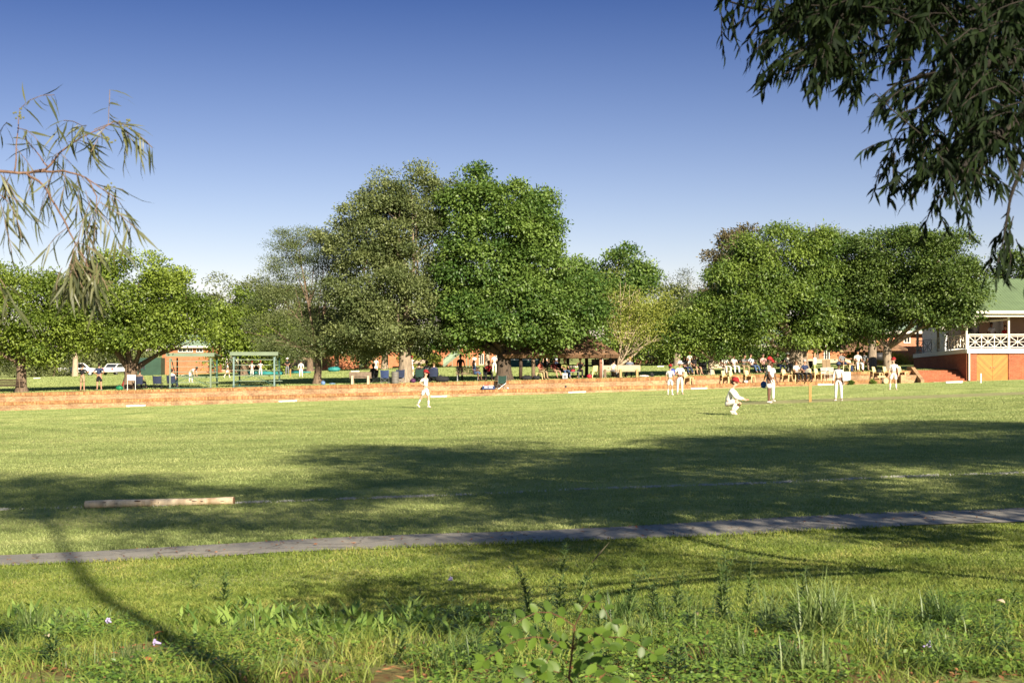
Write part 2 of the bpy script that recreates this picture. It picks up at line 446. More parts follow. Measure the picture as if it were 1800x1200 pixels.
def crown(name, parent, org, lobes, n, per, leaf, cr, m, seed, flat=0.5, upb=0.75, droop=0.0, gap=0.0, zmin=None, **kw):
    rr = np.random.default_rng(seed + 99)
    n = max(12, int(n / CLUMP)); per = int(per * CLUMP * 1.9); cr = cr * CLUMP ** .25; leaf = (leaf[0] * .7, leaf[1] * .7)
    P, D = clump_points(lobes, n, seed, **kw)
    if gap > 0:        # open the crown: drop clumps where a coarse noise is low
        g = np.array([noise.noise(Vector(p) * 0.55 + Vector((seed, 0, 0))) for p in P]); keep = g > np.quantile(g, gap)
        P, D = P[keep], D[keep]
    if zmin is not None: k_ = P[:, 2] > zmin + .3 * cr + 1.0 * rr.random(len(P)) ** 2; P, D = P[k_], D[k_]
    n = len(P); per = int(per)
    ct = rr.random(n)
    cs = rr.uniform(0.65, 1.35, n)
    li = np.repeat(np.arange(n), per); k = len(li)
    u = unit(rr.normal(size=(k, 3)) + D[li] * .35 + np.array([0, 0, .3]))
    off = u * np.array([1, 1, flat]) * (cr * cs[li] * rr.random(k) ** .42)[:, None] + rr.normal(size=(k, 3)) * cr * .13
    off[:, 2] -= .3 * (off[:, 0] ** 2 + off[:, 1] ** 2) / cr * droop
    pos = P[li] + off - np.array(org)
    o2 = unit(off + D[li] * cr * 0.4)
    Nn = unit(u * .75 + np.array([0, 0, upb * .8]) + rr.normal(size=(k, 3)) * 0.3)
    A = unit(o2 * 0.8 + rr.normal(size=(k, 3)) * 0.6 + np.array([0, 0, -droop]))
    L = rr.uniform(0.65, 1.3, k) * leaf[0]; Wd = rr.uniform(0.75, 1.25, k) * leaf[1]
    tint = np.clip(0.5 + (ct[li] - .5) * 0.75 + rr.normal(size=k) * 0.08, 0, 1)
    return leaves_mesh(name, pos, A, Nn, L, Wd, m, parent, tint), P
def limb(mb, a, b, r0, r1, seg=5, wig=0.12, n=7, sag=0.0):
    a = Vector(a); b = Vector(b); L = (b - a).length; pts = []; rad = []
    s1 = Vector((R.uniform(-1, 1), R.uniform(-1, 1), R.uniform(-.5, .5))) * wig * L
    for k in range(seg + 1):
        t = k / seg
        p = a.lerp(b, t) + s1 * math.sin(PI * t) * (0.7 + .3 * math.sin(5 * t)) + Vector((0, 0, sag * L * math.sin(PI * t)))
        pts.append(p); rad.append(r0 * (1 - t) + r1 * t)
    mb.tube(pts, rad, n, cap=True); return pts
def barkmat(name, c1, c2, sc_=1.0):
    m, nt, out = newmat(name)
    tc = N(nt, 'ShaderNodeTexCoord'); mp = N(nt, 'ShaderNodeMapping'); mp.inputs['Scale'].default_value = (9 * sc_, 9 * sc_, 1.6 * sc_)
    nt.links.new(tc.outputs['Object'], mp.inputs['Vector'])
    n1 = noisetex(nt, mp.outputs['Vector'], 1.4, 6, 0.7)
    r = ramp(nt, n1.outputs['Fac'], [(0.33, c1), (0.66, c2)])
    b = N(nt, 'ShaderNodeBsdfPrincipled'); b.inputs['Roughness'].default_value = 0.9
    bp = N(nt, 'ShaderNodeBump'); bp.inputs['Strength'].default_value = 0.7; bp.inputs['Distance'].default_value = 0.05
    nt.links.new(n1.outputs['Fac'], bp.inputs['Height']); nt.links.new(bp.outputs['Normal'], b.inputs['Normal'])
    nt.links.new(r.outputs['Color'], b.inputs['Base Color']); nt.links.new(b.outputs['BSDF'], out.inputs['Surface'])
    MATS[name] = m; return m
BK = {'brown': barkmat('brown bark', (0.06, 0.04, 0.027), (0.2, 0.14, 0.09)),
      'grey': barkmat('grey bark', (0.11, 0.085, 0.06), (0.32, 0.25, 0.175)),
      'pale': barkmat('pale bark', (0.22, 0.17, 0.11), (0.45, 0.36, 0.25)),
      'dark': barkmat('dark bark', (0.03, 0.022, 0.016), (0.1, 0.07, 0.045))}
LM = {k: leafmat('leaves ' + k, a, b_, t) for k, a, b_, t in (
    ('yellowgreen', (0.068, 0.113, 0.016), (0.226, 0.294, 0.045), .3),
    ('oak', (0.047, 0.102, 0.020), (0.153, 0.226, 0.047), .3),
    ('olive', (0.075, 0.104, 0.036), (0.181, 0.210, 0.077), .25),
    ('feathery', (0.073, 0.104, 0.041), (0.169, 0.198, 0.072), .3),
    ('mid', (0.056, 0.106, 0.020), (0.181, 0.249, 0.045), .3),
    ('dark', (0.038, 0.073, 0.016), (0.113, 0.164, 0.034), .25),
    ('spring', (0.147, 0.186, 0.034), (0.316, 0.339, 0.068), .35),
    ('russet', (0.079, 0.070, 0.034), (0.158, 0.130, 0.068), .2),
    ('hedge', (0.051, 0.070, 0.020), (0.136, 0.158, 0.051), .2),
    ('smoky', (0.079, 0.096, 0.068), (0.147, 0.164, 0.113), .25))}
def tree(name, label, base, lob, leafkind, n, per=26, leaf=(0.26, 0.15), cr=0.75, bark='brown', r=0.3, fork=0.3,
         stems=1, seed=1, gap=0.0, group=None, flat=0.52, droop=0.15, twigs=0, dz=0.75, ymax=None, **kw):
    base = Vector(base); d = base.y; s = d / F
    t = thing(name, label, 'tree', base, 0, group)
    rr = random.Random(seed)
    L = []
    for q in lob:
        px, py, rx, ry = q[:4]; off = q[4] if len(q) > 4 else rr.uniform(-.35, .35) * rx * s
        c = pt(px, py, d); c.y += off
        L.append((tuple(c), (rx * s, rx * s * dz, ry * s)))
    cz = min(l[0][2] - l[1][2] for l in L); top = max(l[0][2] for l in L)
    crown('crown', t, base, L, n, per, leaf, cr, LM[leafkind], seed, droop=droop, gap=gap, flat=flat, zmin=None if ymax is None else CZ - (ymax - HY) * (d - 3) / F, **kw)
    mb = MB(); zero = Vector((0, 0, 0))
    fz = max(0.5, (top - base.z) * fork)
    ends = [Vector(l[0]) - base for l in L]
    tb = MB()
    forks = []
    for k in range(stems):
        ang = 2 * PI * k / stems + .6
        b0 = zero + (Vector((math.cos(ang), math.sin(ang), 0)) * r * .5 if stems > 1 else zero)
        f = Vector((math.cos(ang) * fz * .28, math.sin(ang) * fz * .28, fz)) if stems > 1 else Vector((rr.uniform(-.1, .1), 0, fz))
        rs = r / math.sqrt(stems) * 1.1
        pts = [b0 + Vector((0, 0, -.15)), b0 + Vector((0, 0, .06)), b0.lerp(f, .22), b0.lerp(f, .6) + Vector((rr.uniform(-.08, .08), 0, 0)), f]
        tb.tube(pts, [rs * 1.75, rs * 1.4, rs * 1.08, rs * .95, rs * .85], 10); forks.append((f, rs * .8))
    tb.build('trunk', BK[bark], t, smooth=True)
    for k, e in enumerate(ends):
        f, rs = min(forks, key=lambda q: (q[0].xy - e.xy * .4).length)
        pts = limb(mb, f - Vector((0, 0, rs * .6)), e, rs * rr.uniform(.45, .7), rs * .14, 6, .1)
        for j in range(3 + twigs):
            a = pts[rr.randint(2, len(pts) - 1)]
            dv = Vector((rr.gauss(0, 1), rr.gauss(0, .8), rr.gauss(.45, .6))).normalized()
            ra = L[k][1]
            tip = e + Vector((dv.x * ra[0], dv.y * ra[1], dv.z * ra[2])) * .88
            limb(mb, a, tip, rs * .22, rs * .05, 4, .1, 5)
    mb.build('branch', BK[bark], t, smooth=True)
    return t
g_ = 'trees along the terrace edge'
tree('leafy_tree', 'round yellow green tree behind the bench at the far left of the wall', up(38, 94.6),
     [(20, 548, 88, 76), (92, 530, 66, 55), (-70, 550, 90, 90), (70, 588, 76, 50), (0, 618, 62, 34), (120, 560, 40, 50)], 'yellowgreen', 1200, ymax=640, seed=3, r=.3, fork=.34, group=g_, leaf=(.3, .17))
tree('leafy_tree', 'yellow green tree with a forked trunk above the row of camp chairs', up(228, 94.8),
     [(235, 515, 74, 72), (178, 560, 52, 56), (302, 548, 62, 64), (250, 590, 76, 42), (325, 597, 42, 36), (185, 500, 40, 36)], 'yellowgreen', 1150, ymax=625, seed=4, r=.42, fork=.2, group=g_, leaf=(.3, .17))
tree('feathery_tree', 'thin feathery multi stemmed tree left of the tall grey green tree', up(558, 97),
     [(525, 440, 46, 50), (492, 520, 44, 56), (580, 470, 44, 66), (560, 560, 78, 46), (480, 585, 62, 40), (605, 600, 58, 34), (530, 610, 60, 24)], 'feathery', 1700, per=30, leaf=(.2, .07), cr=.62, bark='brown', seed=5, r=.23, fork=.2, stems=1, gap=.15, twigs=5, droop=.1, flat=.4, inner=.3, group=g_)
tree('tall_tree', 'tall grey green tree rising beside the bright green oak', up(712, 94.8),
     [(738, 352, 46, 60), (662, 405, 72, 72), (735, 440, 72, 90), (640, 480, 56, 80), (700, 540, 90, 70), (642, 592, 60, 50), (748, 585, 56, 56), (690, 340, 30, 34)], 'olive', 2600, ymax=628, leaf=(.24, .15), bark='grey', cr=.64, seed=6, r=.42, fork=.18, gap=.0, group=g_)
tree('oak_tree', 'large bright green oak at the centre shading the thatched shelter', up(886, 94.4),
     [(828, 352, 40, 58), (888, 400, 72, 72), (938, 402, 40, 62), (845, 450, 62, 84), (940, 480, 78, 76), (880, 540, 98, 66), (975, 555, 74, 54), (838, 590, 50, 34), (915, 598, 70, 24), (1010, 528, 40, 42), (868, 598, 76, 30), (815, 520, 44, 56), (800, 600, 40, 34)], 'oak', 2600, ymax=624, leaf=(.3, .2), bark='dark', cr=.7, seed=7, r=.46, fork=.16, group=g_, droop=.35, bumps=.22)
tree('blossom_tree', 'small pale spring tree with bare looking branches beside the thatched roof', up(1087, 95),
     [(1090, 530, 44, 50), (1132, 545, 38, 46), (1112, 585, 58, 34), (1078, 545, 26, 40), (1140, 600, 30, 18)], 'spring', 560, ymax=618, per=15, leaf=(.2, .1), cr=.75, bark='pale', seed=8, r=.2, fork=.16, stems=1, gap=.2, twigs=9, group=g_)
tree('small_tree', 'small tree with a thin pale trunk between two groups of spectators', up(1250, 95),
     [(1240, 568, 52, 40), (1202, 588, 34, 28), (1272, 590, 38, 28)], 'mid', 480, leaf=(.26, .15), cr=.6, bark='pale', seed=9, r=.17, fork=.3, group=g_)
tree('spreading_tree', 'broad dome shaped green tree over the seated spectators', up(1403, 95.6),
     [(1375, 470, 84, 70), (1302, 500, 66, 70), (1450, 480, 66, 68), (1372, 558, 98, 66), (1470, 565, 76, 56), (1288, 560, 52, 46), (1420, 600, 66, 26), (1512, 540, 36, 44), (1345, 600, 50, 22)], 'mid', 2300, ymax=613, leaf=(.32, .15), cr=.7, seed=10, r=.62, fork=.24, group=g_, droop=.5, bark='grey')
tree('spreading_tree', 'dark rounded tree standing next to the white railed pavilion', up(1562, 94.3),
     [(1580, 460, 84, 66), (1638, 478, 58, 62, -2.2), (1536, 510, 66, 66), (1664, 506, 34, 42, -3.6), (1618, 535, 76, 34, -1.5), (1520, 575, 44, 34), (1650, 545, 28, 22, -3.6)], 'dark', 2000, ymax=596, leaf=(.26, .16), cr=.66, seed=12, r=.27, fork=.22, group=g_, bark='grey')
g_ = 'trees behind the upper field'
bt = lambda px, d: up(px, d)
tree('background_tree', 'pale green tree in front of the white building far left', bt(428, 150),
     [(420, 580, 50, 46), (398, 600, 32, 40), (472, 600, 42, 40), (428, 548, 30, 26)], 'yellowgreen', 520, leaf=(.42, .26), cr=1.1, seed=21, r=.35, group=g_)
tree('background_tree', 'dark distant tree showing above the pale green far left tree', bt(450, 215),
     [(400, 535, 40, 38), (455, 530, 46, 36), (510, 545, 50, 36), (350, 560, 50, 40)], 'hedge', 420, leaf=(.5, .32), cr=1.3, seed=22, r=.4, group=g_)
tree('background_tree', 'wide green tree behind the feathery tree and far cricketers', bt(545, 170),
     [(530, 585, 60, 36), (600, 575, 66, 46), (470, 610, 42, 24), (660, 590, 56, 36)], 'hedge', 560, leaf=(.42, .26), cr=1.1, seed=23, r=.35, group=g_)
tree('background_tree', 'green rounded tree rising behind the thatched shelter', bt(1080, 150),
     [(1068, 482, 66, 50), (1112, 508, 42, 46), (1035, 520, 50, 50), (1090, 560, 66, 46)], 'oak', 620, leaf=(.45, .28), cr=1.1, seed=24, r=.4, group=g_)
tree('background_tree', 'dark green tree behind the small pale spring tree', bt(1180, 145),
     [(1178, 570, 50, 50), (1160, 598, 46, 36), (1228, 600, 45, 40), (1120, 590, 40, 36)], 'mid', 560, leaf=(.4, .24), cr=1.1, seed=25, r=.35, group=g_)
tree('wispy_tree', 'thin wispy tree top poking up left of the broad dome tree', bt(1208, 150),
     [(1208, 505, 22, 26), (1200, 530, 26, 30), (1218, 545, 24, 30)], 'smoky', 120, per=16, leaf=(.36, .12), cr=1.0, seed=26, r=.2, gap=.25, twigs=4, group=g_)
tree('brown_tree', 'brownish tree showing behind the left side of the broad dome tree', bt(1285, 150),
     [(1290, 455, 30, 42), (1250, 500, 26, 56), (1325, 445, 34, 40), (1262, 560, 34, 60)], 'russet', 420, leaf=(.4, .26), cr=1.0, seed=27, r=.35, gap=.2, group=g_)
tree('wispy_tree', 'grey wispy tree top above the crest of the broad dome tree', bt(1435, 150),
     [(1432, 410, 24, 24), (1460, 430, 30, 24), (1430, 450, 40, 30)], 'smoky', 170, per=16, leaf=(.36, .14), cr=.9, seed=28, r=.25, gap=.25, twigs=4, group=g_)
tree('background_tree', 'dark tree behind the pavilion roof at the right edge', bt(1790, 160),
     [(1795, 478, 34, 34), (1830, 480, 40, 40), (1800, 520, 50, 40)], 'dark', 260, leaf=(.42, .26), cr=1.0, seed=29, r=.3, group=g_)
def hedge(label, px0, px1, py0, d, depth, kind, n, seed, name='hedge', cat='hedge', leaf=(.34, .2), cr=.8):
    a = up(px0, d); b_ = up(px1, d); s = d / F
    mid = (a + b_) / 2
    t = thing(name, label, cat, mid)
    zt = CZ - (py0 - HY) * s; L = []; k = max(2, int((b_.x - a.x) / 2.2))
    for i in range(k):
        x = a.x + (b_.x - a.x) * (i + .5) / k; zb = float(zu(x, d)); h = (zt - zb) * R.uniform(.85, 1.08)
        L.append(((x, d + R.uniform(-.3, .3), zb + h * .45), (1.6, depth / 2, h * .56)))
    crown('foliage', t, mid, L, n, 22, leaf, cr, LM[kind], seed, cut=.5)
    for i in range(k):
        mb = MB(); p = Vector(L[i][0]) - mid; limb(mb, (p.x, p.y, float(zu(L[i][0][0], d)) - mid.z - .05), p, .06, .03, 3, .1, 5); mb.build('stem', BK['brown'], t)
    return t
hedge('tall dark hedge behind the parked pickup at the far left', -60, 112, 588, 184, 3.0, 'hedge', 620, 31)
hedge('clipped dark green hedge beyond the thatched shelter', 884, 972, 629, 168, 1.6, 'dark', 240, 32)
hedge('low shrubs in front of the brick planter behind the far cricketers', 335, 500, 640, 186, 1.6, 'russet', 260, 33, 'shrub_row', 'shrubs')
hedge('dry golden grass bank beside the steps pavilion house', 1585, 1612, 627, 116, 1.2, 'spring', 60, 34, 'shrub_row', 'shrubs', (.4, .05), .4)
hedge('green bush beside the open pergola behind the seated couple', 1505, 1532, 600, 114, 2.0, 'spring', 110, 35, 'bush', 'bush', (.24, .14), .5)
hedge('dark background bushes right of the shelter beneath the trees', 1060, 1300, 572, 178, 3.0, 'hedge', 560, 36, 'hedge', 'hedge', (.44, .28), 1.0)
hedge('dense bushes behind the central brick building', 690, 1010, 585, 205, 3.5, 'hedge', 560, 37, 'hedge', 'hedge', (.46, .3), 1.1)
hedge('far bushes showing between the two left terrace trees', 110, 330, 560, 212, 3.5, 'hedge', 480, 38, 'hedge', 'hedge', (.46, .3), 1.1)
hedge('far bushes filling the gap below the brown and dome trees', 1290, 1560, 560, 165, 3.5, 'dark', 560, 39, 'hedge', 'hedge', (.42, .28), 1.0)

hedge('dark shrubs added to darken the front of the orange brick house behind the seated row', 1290, 1398, 610, 146, 1.6, 'dark', 260, 71, 'hedge', 'hedge', (.34, .2), .7)  # shrubs added to darken the background below the dome tree

# ---------------------------------------------------------------- trees around the photographer
def spray(P0, dirs, n, rr, L, step, curve=.35, spread=.9, Lw=.19):
    """leaves hung alternately along a drooping twig; returns leaf rows and the twig points"""
    p = np.array(P0, float); d = np.array(dirs, float); d /= np.linalg.norm(d)
    pts = [p.copy()]; rows = []
    for k in range(n):
        d = d + np.array([0, 0, -1]) * curve / n * 1.6 + rr.normal(size=3) * .07; d /= np.linalg.norm(d)
        p = p + d * step; pts.append(p.copy())
        side = unit(np.cross(d, rr.normal(size=3))[None])[0]
        a = d * .55 + side * spread * rr.uniform(.4, 1) + np.array([0, 0, -.65])
        l = L * rr.uniform(.65, 1.15)
        rows.append((p.copy(), a, rr.normal(size=3) * .7 + np.array([0, -.4, .5]), l, l * Lw * rr.uniform(.8, 1.2)))
    return rows, pts
def rows_mesh(name, rows, org, m, parent, rr, long=True):
    P = np.array([r_[0] for r_ in rows]) - np.array(org); A = np.array([r_[1] for r_ in rows]); Nn = np.array([r_[2] for r_ in rows])
    return leaves_mesh(name, P, A, Nn, np.array([r_[3] for r_ in rows]), np.array([r_[4] for r_ in rows]), m, parent, rr.random(len(rows)), long=long)
def inpoly(x, y, poly):
    c = False; j = len(poly) - 1
    for i in range(len(poly)):
        if (poly[i][1] > y) != (poly[j][1] > y) and x < (poly[j][0] - poly[i][0]) * (y - poly[i][1]) / (poly[j][1] - poly[i][1]) + poly[i][0]: c = not c
        j = i
    return c
LM['ash'] = leafmat('shade darkened overhang leaves', (0.0045, 0.01, 0.004), (0.014, 0.025, 0.007), .12, .65, .08)  # shade on the overhang is put into these near-black leaf colours
LM['gum'] = leafmat('leaves gum', (0.048, 0.06, 0.026), (0.115, 0.122, 0.048), .22, .45, .4)
rr = np.random.default_rng(5)
# the overhanging tree at the right of the view
base = Vector((8.0, 5.0, float(zf(8.0, 5.0))))
ot = thing('overhanging_tree', 'dark overhanging tree with long hanging leaves at the top right', 'tree', base)
rows = []; tw = MB(); bw = MB()
poly = [(1298, -60), (1310, -10), (1350, -34), (1366, 16), (1410, 52), (1450, 105), (1500, 125), (1570, 112), (1610, 165), (1618, 250), (1650, 292), (1705, 296), (1760, 262), (1840, 225), (1840, -150), (1262, -150)]
k = 0
while k < 960:
    x = rr.uniform(1290, 1850); y = rr.uniform(-150, 305)
    if not inpoly(x, y, poly): continue
    dens = .1 + .9 * (noise.noise(Vector((x / 62, y / 62, 3.1))) > -.06)
    if rr.random() > dens: continue
    d = rr.uniform(5.0, 7.6); k += 1
    r_, pts = spray(pt(x, y, d), (rr.normal() * .8 - .25, rr.normal() * .6, rr.uniform(-.7, .3)), int(rr.integers(15, 25)), rr, .068, .0108, .5, .9, .21)
    rows += r_; tw.tube(pts[::4] + [pts[-1]], .0022, 4, cap=False)
for x, y, d, nn in ((1566, 262, 6.0, 16), (1560, 270, 6.0, 18), (1574, 268, 6.1, 14), (1550, 282, 6.0, 12), (1776, 365, 5.4, 22), (1770, 395, 5.4, 20), (1782, 380, 5.5, 22), (1765, 420, 5.4, 14),
                    (1786, 420, 5.4, 18), (1268, 22, 6.6, 16), (1276, 12, 6.6, 18), (1288, 4, 6.6, 12), (1352, 70, 6.3, 18), (1372, 92, 6.3, 18), (1660, 335, 5.6, 18), (1640, 340, 5.6, 14), (1700, 330, 5.5, 18)):
    r_, pts = spray(pt(x, y, d), (rr.normal() * .4, rr.normal() * .4, -.8), nn, rr, .07, .012, .4)
    rows += r_; tw.tube(pts[::4] + [pts[-1]], .0022, 4, cap=False)
def bough(mb, px_pts, r0, r1, org, n=7):
    ctl = [pt(*q) - org for q in px_pts]; pts = []
    for k in range(len(ctl) - 1):
        for j in range(3): pts.append(ctl[k].lerp(ctl[k + 1], j / 3) + Vector((R.uniform(-1, 1), R.uniform(-1, 1), R.uniform(-1, 1))) * (0 if j == 0 else .03 * (ctl[k + 1] - ctl[k]).length))
    pts.append(ctl[-1]); m_ = len(pts)
    mb.tube(pts, [r0 + (r1 - r0) * i / (m_ - 1) for i in range(m_)], n)
fz = Vector((7.6, 5.2, 5.4)) - base
for q, r0, r1 in (([(1900, -60, 6.2), (1700, 20, 6.2), (1540, 40, 6.3), (1400, 30, 6.4), (1275, 0, 6.6)], .03, .004),
                  ([(1950, 60, 6.0), (1760, 110, 5.9), (1650, 130, 6.0), (1560, 150, 6.2)], .03, .005),
                  ([(1610, 190, 6.0), (1585, 225, 6.0), (1560, 270, 6.0)], .004, .002),
                  ([(1980, 120, 5.8), (1820, 200, 5.7), (1740, 240, 5.6), (1690, 300, 5.5), (1660, 345, 5.5)], .03, .004),
                  ([(1860, 230, 5.5), (1800, 280, 5.4), (1776, 350, 5.4), (1762, 430, 5.4)], .014, .002)):
    bough(bw, q, r0, r1, base)
    limb(bw, fz, pt(*q[0]) - base, .035, r0, 8, .16, sag=.05)
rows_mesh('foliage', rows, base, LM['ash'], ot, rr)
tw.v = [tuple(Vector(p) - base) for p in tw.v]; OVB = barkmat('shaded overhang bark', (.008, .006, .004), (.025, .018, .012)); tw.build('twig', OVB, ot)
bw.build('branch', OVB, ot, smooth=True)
tb = MB(); tb.tube([(0, 0, -.2), (0, 0, .2), (.1, 0, 1.6), (-.1, .1, 3.0), fz], [.2, .16, .13, .1, .08], 12); tb.build('trunk', BK['brown'], ot, smooth=True)
L = [((5.4, 4.6, 9.4), (3.0, 2.6, 1.9)), ((3.4, 3.2, 11.5), (3.2, 2.6, 1.8)), ((6.5, 3.0, 13.2), (3.2, 2.6, 1.8)), ((8.2, 5.0, 11.3), (2.8, 2.4, 1.8)), ((7.0, 4.2, 7.4), (1.9, 1.6, .9)), ((7.6, 5.0, 5.3), (1.9, 1.2, .45))]
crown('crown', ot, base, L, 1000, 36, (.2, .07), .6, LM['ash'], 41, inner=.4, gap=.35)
mb = MB()
tp = fz + Vector((.6, -.6, 4.2)); limb(mb, fz, tp, .07, .05, 5, .04)
for c_, r_ in L: limb(mb, fz if c_[2] < 10 else tp, Vector(c_) - base, .045, .012, 6, .08)
mb.build('limb', BK['brown'], ot, smooth=True)

# gum branch reaching in from the left
base = Vector((-4.6, 5.2, float(zf(-4.6, 5.2))))
gt = thing('gum_tree', 'olive gum tree branch with long sickle leaves reaching in from the left', 'tree', base)
rows = []; tw = MB(); bw = MB()
main = [(-320, 250, 6.4), (-120, 300, 6.4), (0, 301, 6.4), (50, 304, 6.4), (80, 298, 6.4), (105, 268, 6.4), (140, 243, 6.4), (200, 214, 6.4)]
hang = [(45, 304, 6.4), (75, 325, 6.4), (98, 362, 6.3), (118, 398, 6.25), (132, 428, 6.2), (150, 455, 6.15), (165, 500, 6.1)]
for q, r0, r1 in ((main, .009, .0022), (hang, .006, .002), ([(60, 302, 6.4), (110, 300, 6.35), (150, 312, 6.3), (185, 335, 6.3)], .006, .002), ([(25, 303, 6.4), (28, 270, 6.4), (32, 225, 6.4), (34, 190, 6.4)], .004, .0015),
                  ([(-60, 303, 6.3), (-20, 330, 6.2), (10, 350, 6.2)], .006, .002), ([(85, 295, 6.4), (60, 262, 6.4), (40, 240, 6.5)], .004, .001), ([(150, 312, 6.3), (170, 345, 6.2), (168, 385, 6.2)], .004, .001),
                  ([(-60, 470, 5.6), (-30, 480, 5.4), (0, 490, 5.4)], .006, .002)):
    bough(bw, q, r0, r1, base, 6)
def gum(x, y, d, n, dx=0.0, dz=-.4, L=.135, step=.02):
    r_, pts = spray(pt(x, y, d), (dx + rr.normal() * .25, rr.normal() * .4, dz), n, rr, L, step, .4, .9, .074)
    rows.extend(r_); tw.tube(pts[::3] + [pts[-1]], .0018, 4, cap=False)
for q in ((200, 212, 6.4, 11, .4, -.1), (205, 216, 6.4, 9, .5, -.3), (190, 220, 6.4, 8, .2, .3), (140, 240, 6.4, 9, .2, .5), (120, 255, 6.4, 8, -.1, .7), (105, 268, 6.4, 8, .6, -.3), (150, 235, 6.4, 7, .4, -.5), (215, 225, 6.4, 6, .3, -.8),
          (34, 192, 6.4, 9, .2, .3), (30, 225, 6.4, 8, .4, 0), (28, 260, 6.4, 7, .5, -.2), (60, 262, 6.4, 7, -.2, .4), (20, 300, 6.4, 8, -.2, -.5), (5, 301, 6.4, 9, 0, -.6), (-5, 300, 6.4, 9, .1, -.4), (12, 215, 6.4, 7, -.3, 0),
          (10, 350, 6.2, 12, .25, -.5), (0, 355, 6.2, 12, 0, -.8), (15, 345, 6.2, 9, .6, -.1), (95, 300, 6.35, 10, .1, -.8), (115, 300, 6.35, 10, .3, -.6), (135, 308, 6.3, 9, .2, -.7), (80, 300, 6.4, 8, -.1, -.8), (60, 302, 6.4, 7, -.2, -.7),
          (185, 335, 6.3, 12, .3, -.3), (178, 340, 6.3, 12, 0, -.8), (190, 338, 6.3, 9, .5, -.5), (168, 385, 6.2, 12, .1, -.8), (172, 370, 6.2, 11, .4, -.5), (160, 350, 6.2, 12, -.2, -.7), (150, 335, 6.3, 10, -.2, -.8), (175, 355, 6.2, 10, .5, -.4),
          (118, 400, 6.25, 7, -.4, -.3), (132, 428, 6.2, 8, -.4, -.3), (130, 425, 6.2, 8, .4, -.1), (145, 400, 6.2, 9, .1, -.6), (155, 430, 6.15, 12, .3, -.6), (150, 235, 6.4, 9, -.2, .4), (165, 228, 6.4, 9, .3, .4), (120, 250, 6.35, 9, .5, .2), (90, 285, 6.4, 8, -.3, .5), (185, 222, 6.4, 8, .1, -.6), (100, 300, 6.3, 10, .5, -.2), (160, 320, 6.3, 10, .6, -.1), (0, 490, 5.4, 6, .5, -.5), (-8, 488, 5.4, 6, .3, -.8)):
    gum(*q)
for k in range(20):
    gum(150 + rr.normal() * 20, 435 + rr.random() * 50, 6.15 + rr.normal() * .05, int(rr.integers(6, 11)), rr.normal() * .28, -.9, .14, .014)
rows_mesh('foliage', rows, base, LM['gum'], gt, rr)
buds = MB()
for x, y in ((33, 203), (193, 497), (192, 245), (192, 330), (165, 395), (222, 218), (20, 380)):
    for k in range(12):
        buds.ball(pt(x + rr.normal() * 5, y + rr.normal() * 5, 6.3) - base, .005, 6, 4)
buds.build('bud', mat('gum buds', (0.13, 0.135, 0.05), .6), gt)
tw.v = [tuple(Vector(p) - base) for p in tw.v]; tw.build('twig', BK['brown'], gt)
gum_bark = barkmat('reddish gum bark', (0.1, 0.055, 0.035), (0.2, 0.12, 0.08))
limb(bw, Vector((-.05, .1, 4.2)), pt(*main[0]) - base, .1, .03, 5, .05)
bw.build('branch', gum_bark, gt, smooth=True)
tb = MB(); tb.tube([(0, 0, -.2), (0, 0, .2), (.1, 0, 2), (-.05, .1, 4.2), (.1, 0, 6)], [.4, .3, .25, .2, .12], 12); tb.build('trunk', BK['pale'], gt, smooth=True)
crown('crown', gt, base, [((-5.2, 4.8, 7.4), (2.2, 2.0, 1.6)), ((-4.4, 5.6, 8.6), (2.0, 2.0, 1.4))], 260, 30, (.15, .02), .45, LM['gum'], 43, droop=.8)

# the row of gums behind the photographer that throws the shade over the grass
def shade_gum(label, x, y, lob, seed, n, gap=.25, r=.32, lean=0.0):
    b0 = Vector((x, y, float(zf(x, y)))); t = thing('gum_tree', label, 'tree', b0, 0, 'gum trees behind the photographer')
    crown('crown', t, b0, lob, n, 30, (.34, .12), .95, LM['olive'], seed, droop=.5, gap=gap, inner=.35)
    mb = MB(); tb = MB(); zt = min(l[0][2] - l[1][2] for l in lob) - b0.z + .5
    tb.tube([(0, 0, -.2), (0, 0, .3), (lean * .4, 0, zt * .45), (lean, 0, zt)], [r * 1.4, r * 1.1, r, r * .75], 10); tb.build('trunk', BK['pale'], t, smooth=True)
    for l in lob:
        limb(mb, (lean, 0, zt), Vector(l[0]) - b0, r * .5, .05, 6, .1)
    mb.build('branch', BK['pale'], t, smooth=True)
SH = SHADE
for a in SH: shade_gum(*a)
# ------------------------------------------------------------------ people
PENDING = []      # skin-modifier meshes turned into plain meshes in one go at the end
def skin(name, V, E, rad, m, parent, sub=1, root=0):
    me = bpy.data.meshes.new(name); me.from_pydata([tuple(v) for v in V], E, []); me.update()
    me.materials.append(m)
    o = bpy.data.objects.new(name, me); C.objects.link(o); o.parent = parent
    s = o.modifiers.new('skin', 'SKIN'); s.use_smooth_shade = True; s.branch_smoothing = .6
    d = me.skin_vertices[0].data
    for i, r in enumerate(rad):
        d[i].radius = r if hasattr(r, '__len__') else (r, r)
        d[i].use_root = (i == root)
    q = o.modifiers.new('sub', 'SUBSURF'); q.levels = sub; q.render_levels = sub
    PENDING.append(o)
    return o
def flush():
    bpy.context.view_layer.update()
    dg = bpy.context.evaluated_depsgraph_get()
    new = [(o, bpy.data.meshes.new_from_object(o.evaluated_get(dg))) for o in PENDING]
    for o, me in new:
        o.modifiers.clear(); me.name = o.name; o.data = me
        me.polygons.foreach_set('use_smooth', np.ones(len(me.polygons), dtype=bool))
    PENDING.clear()
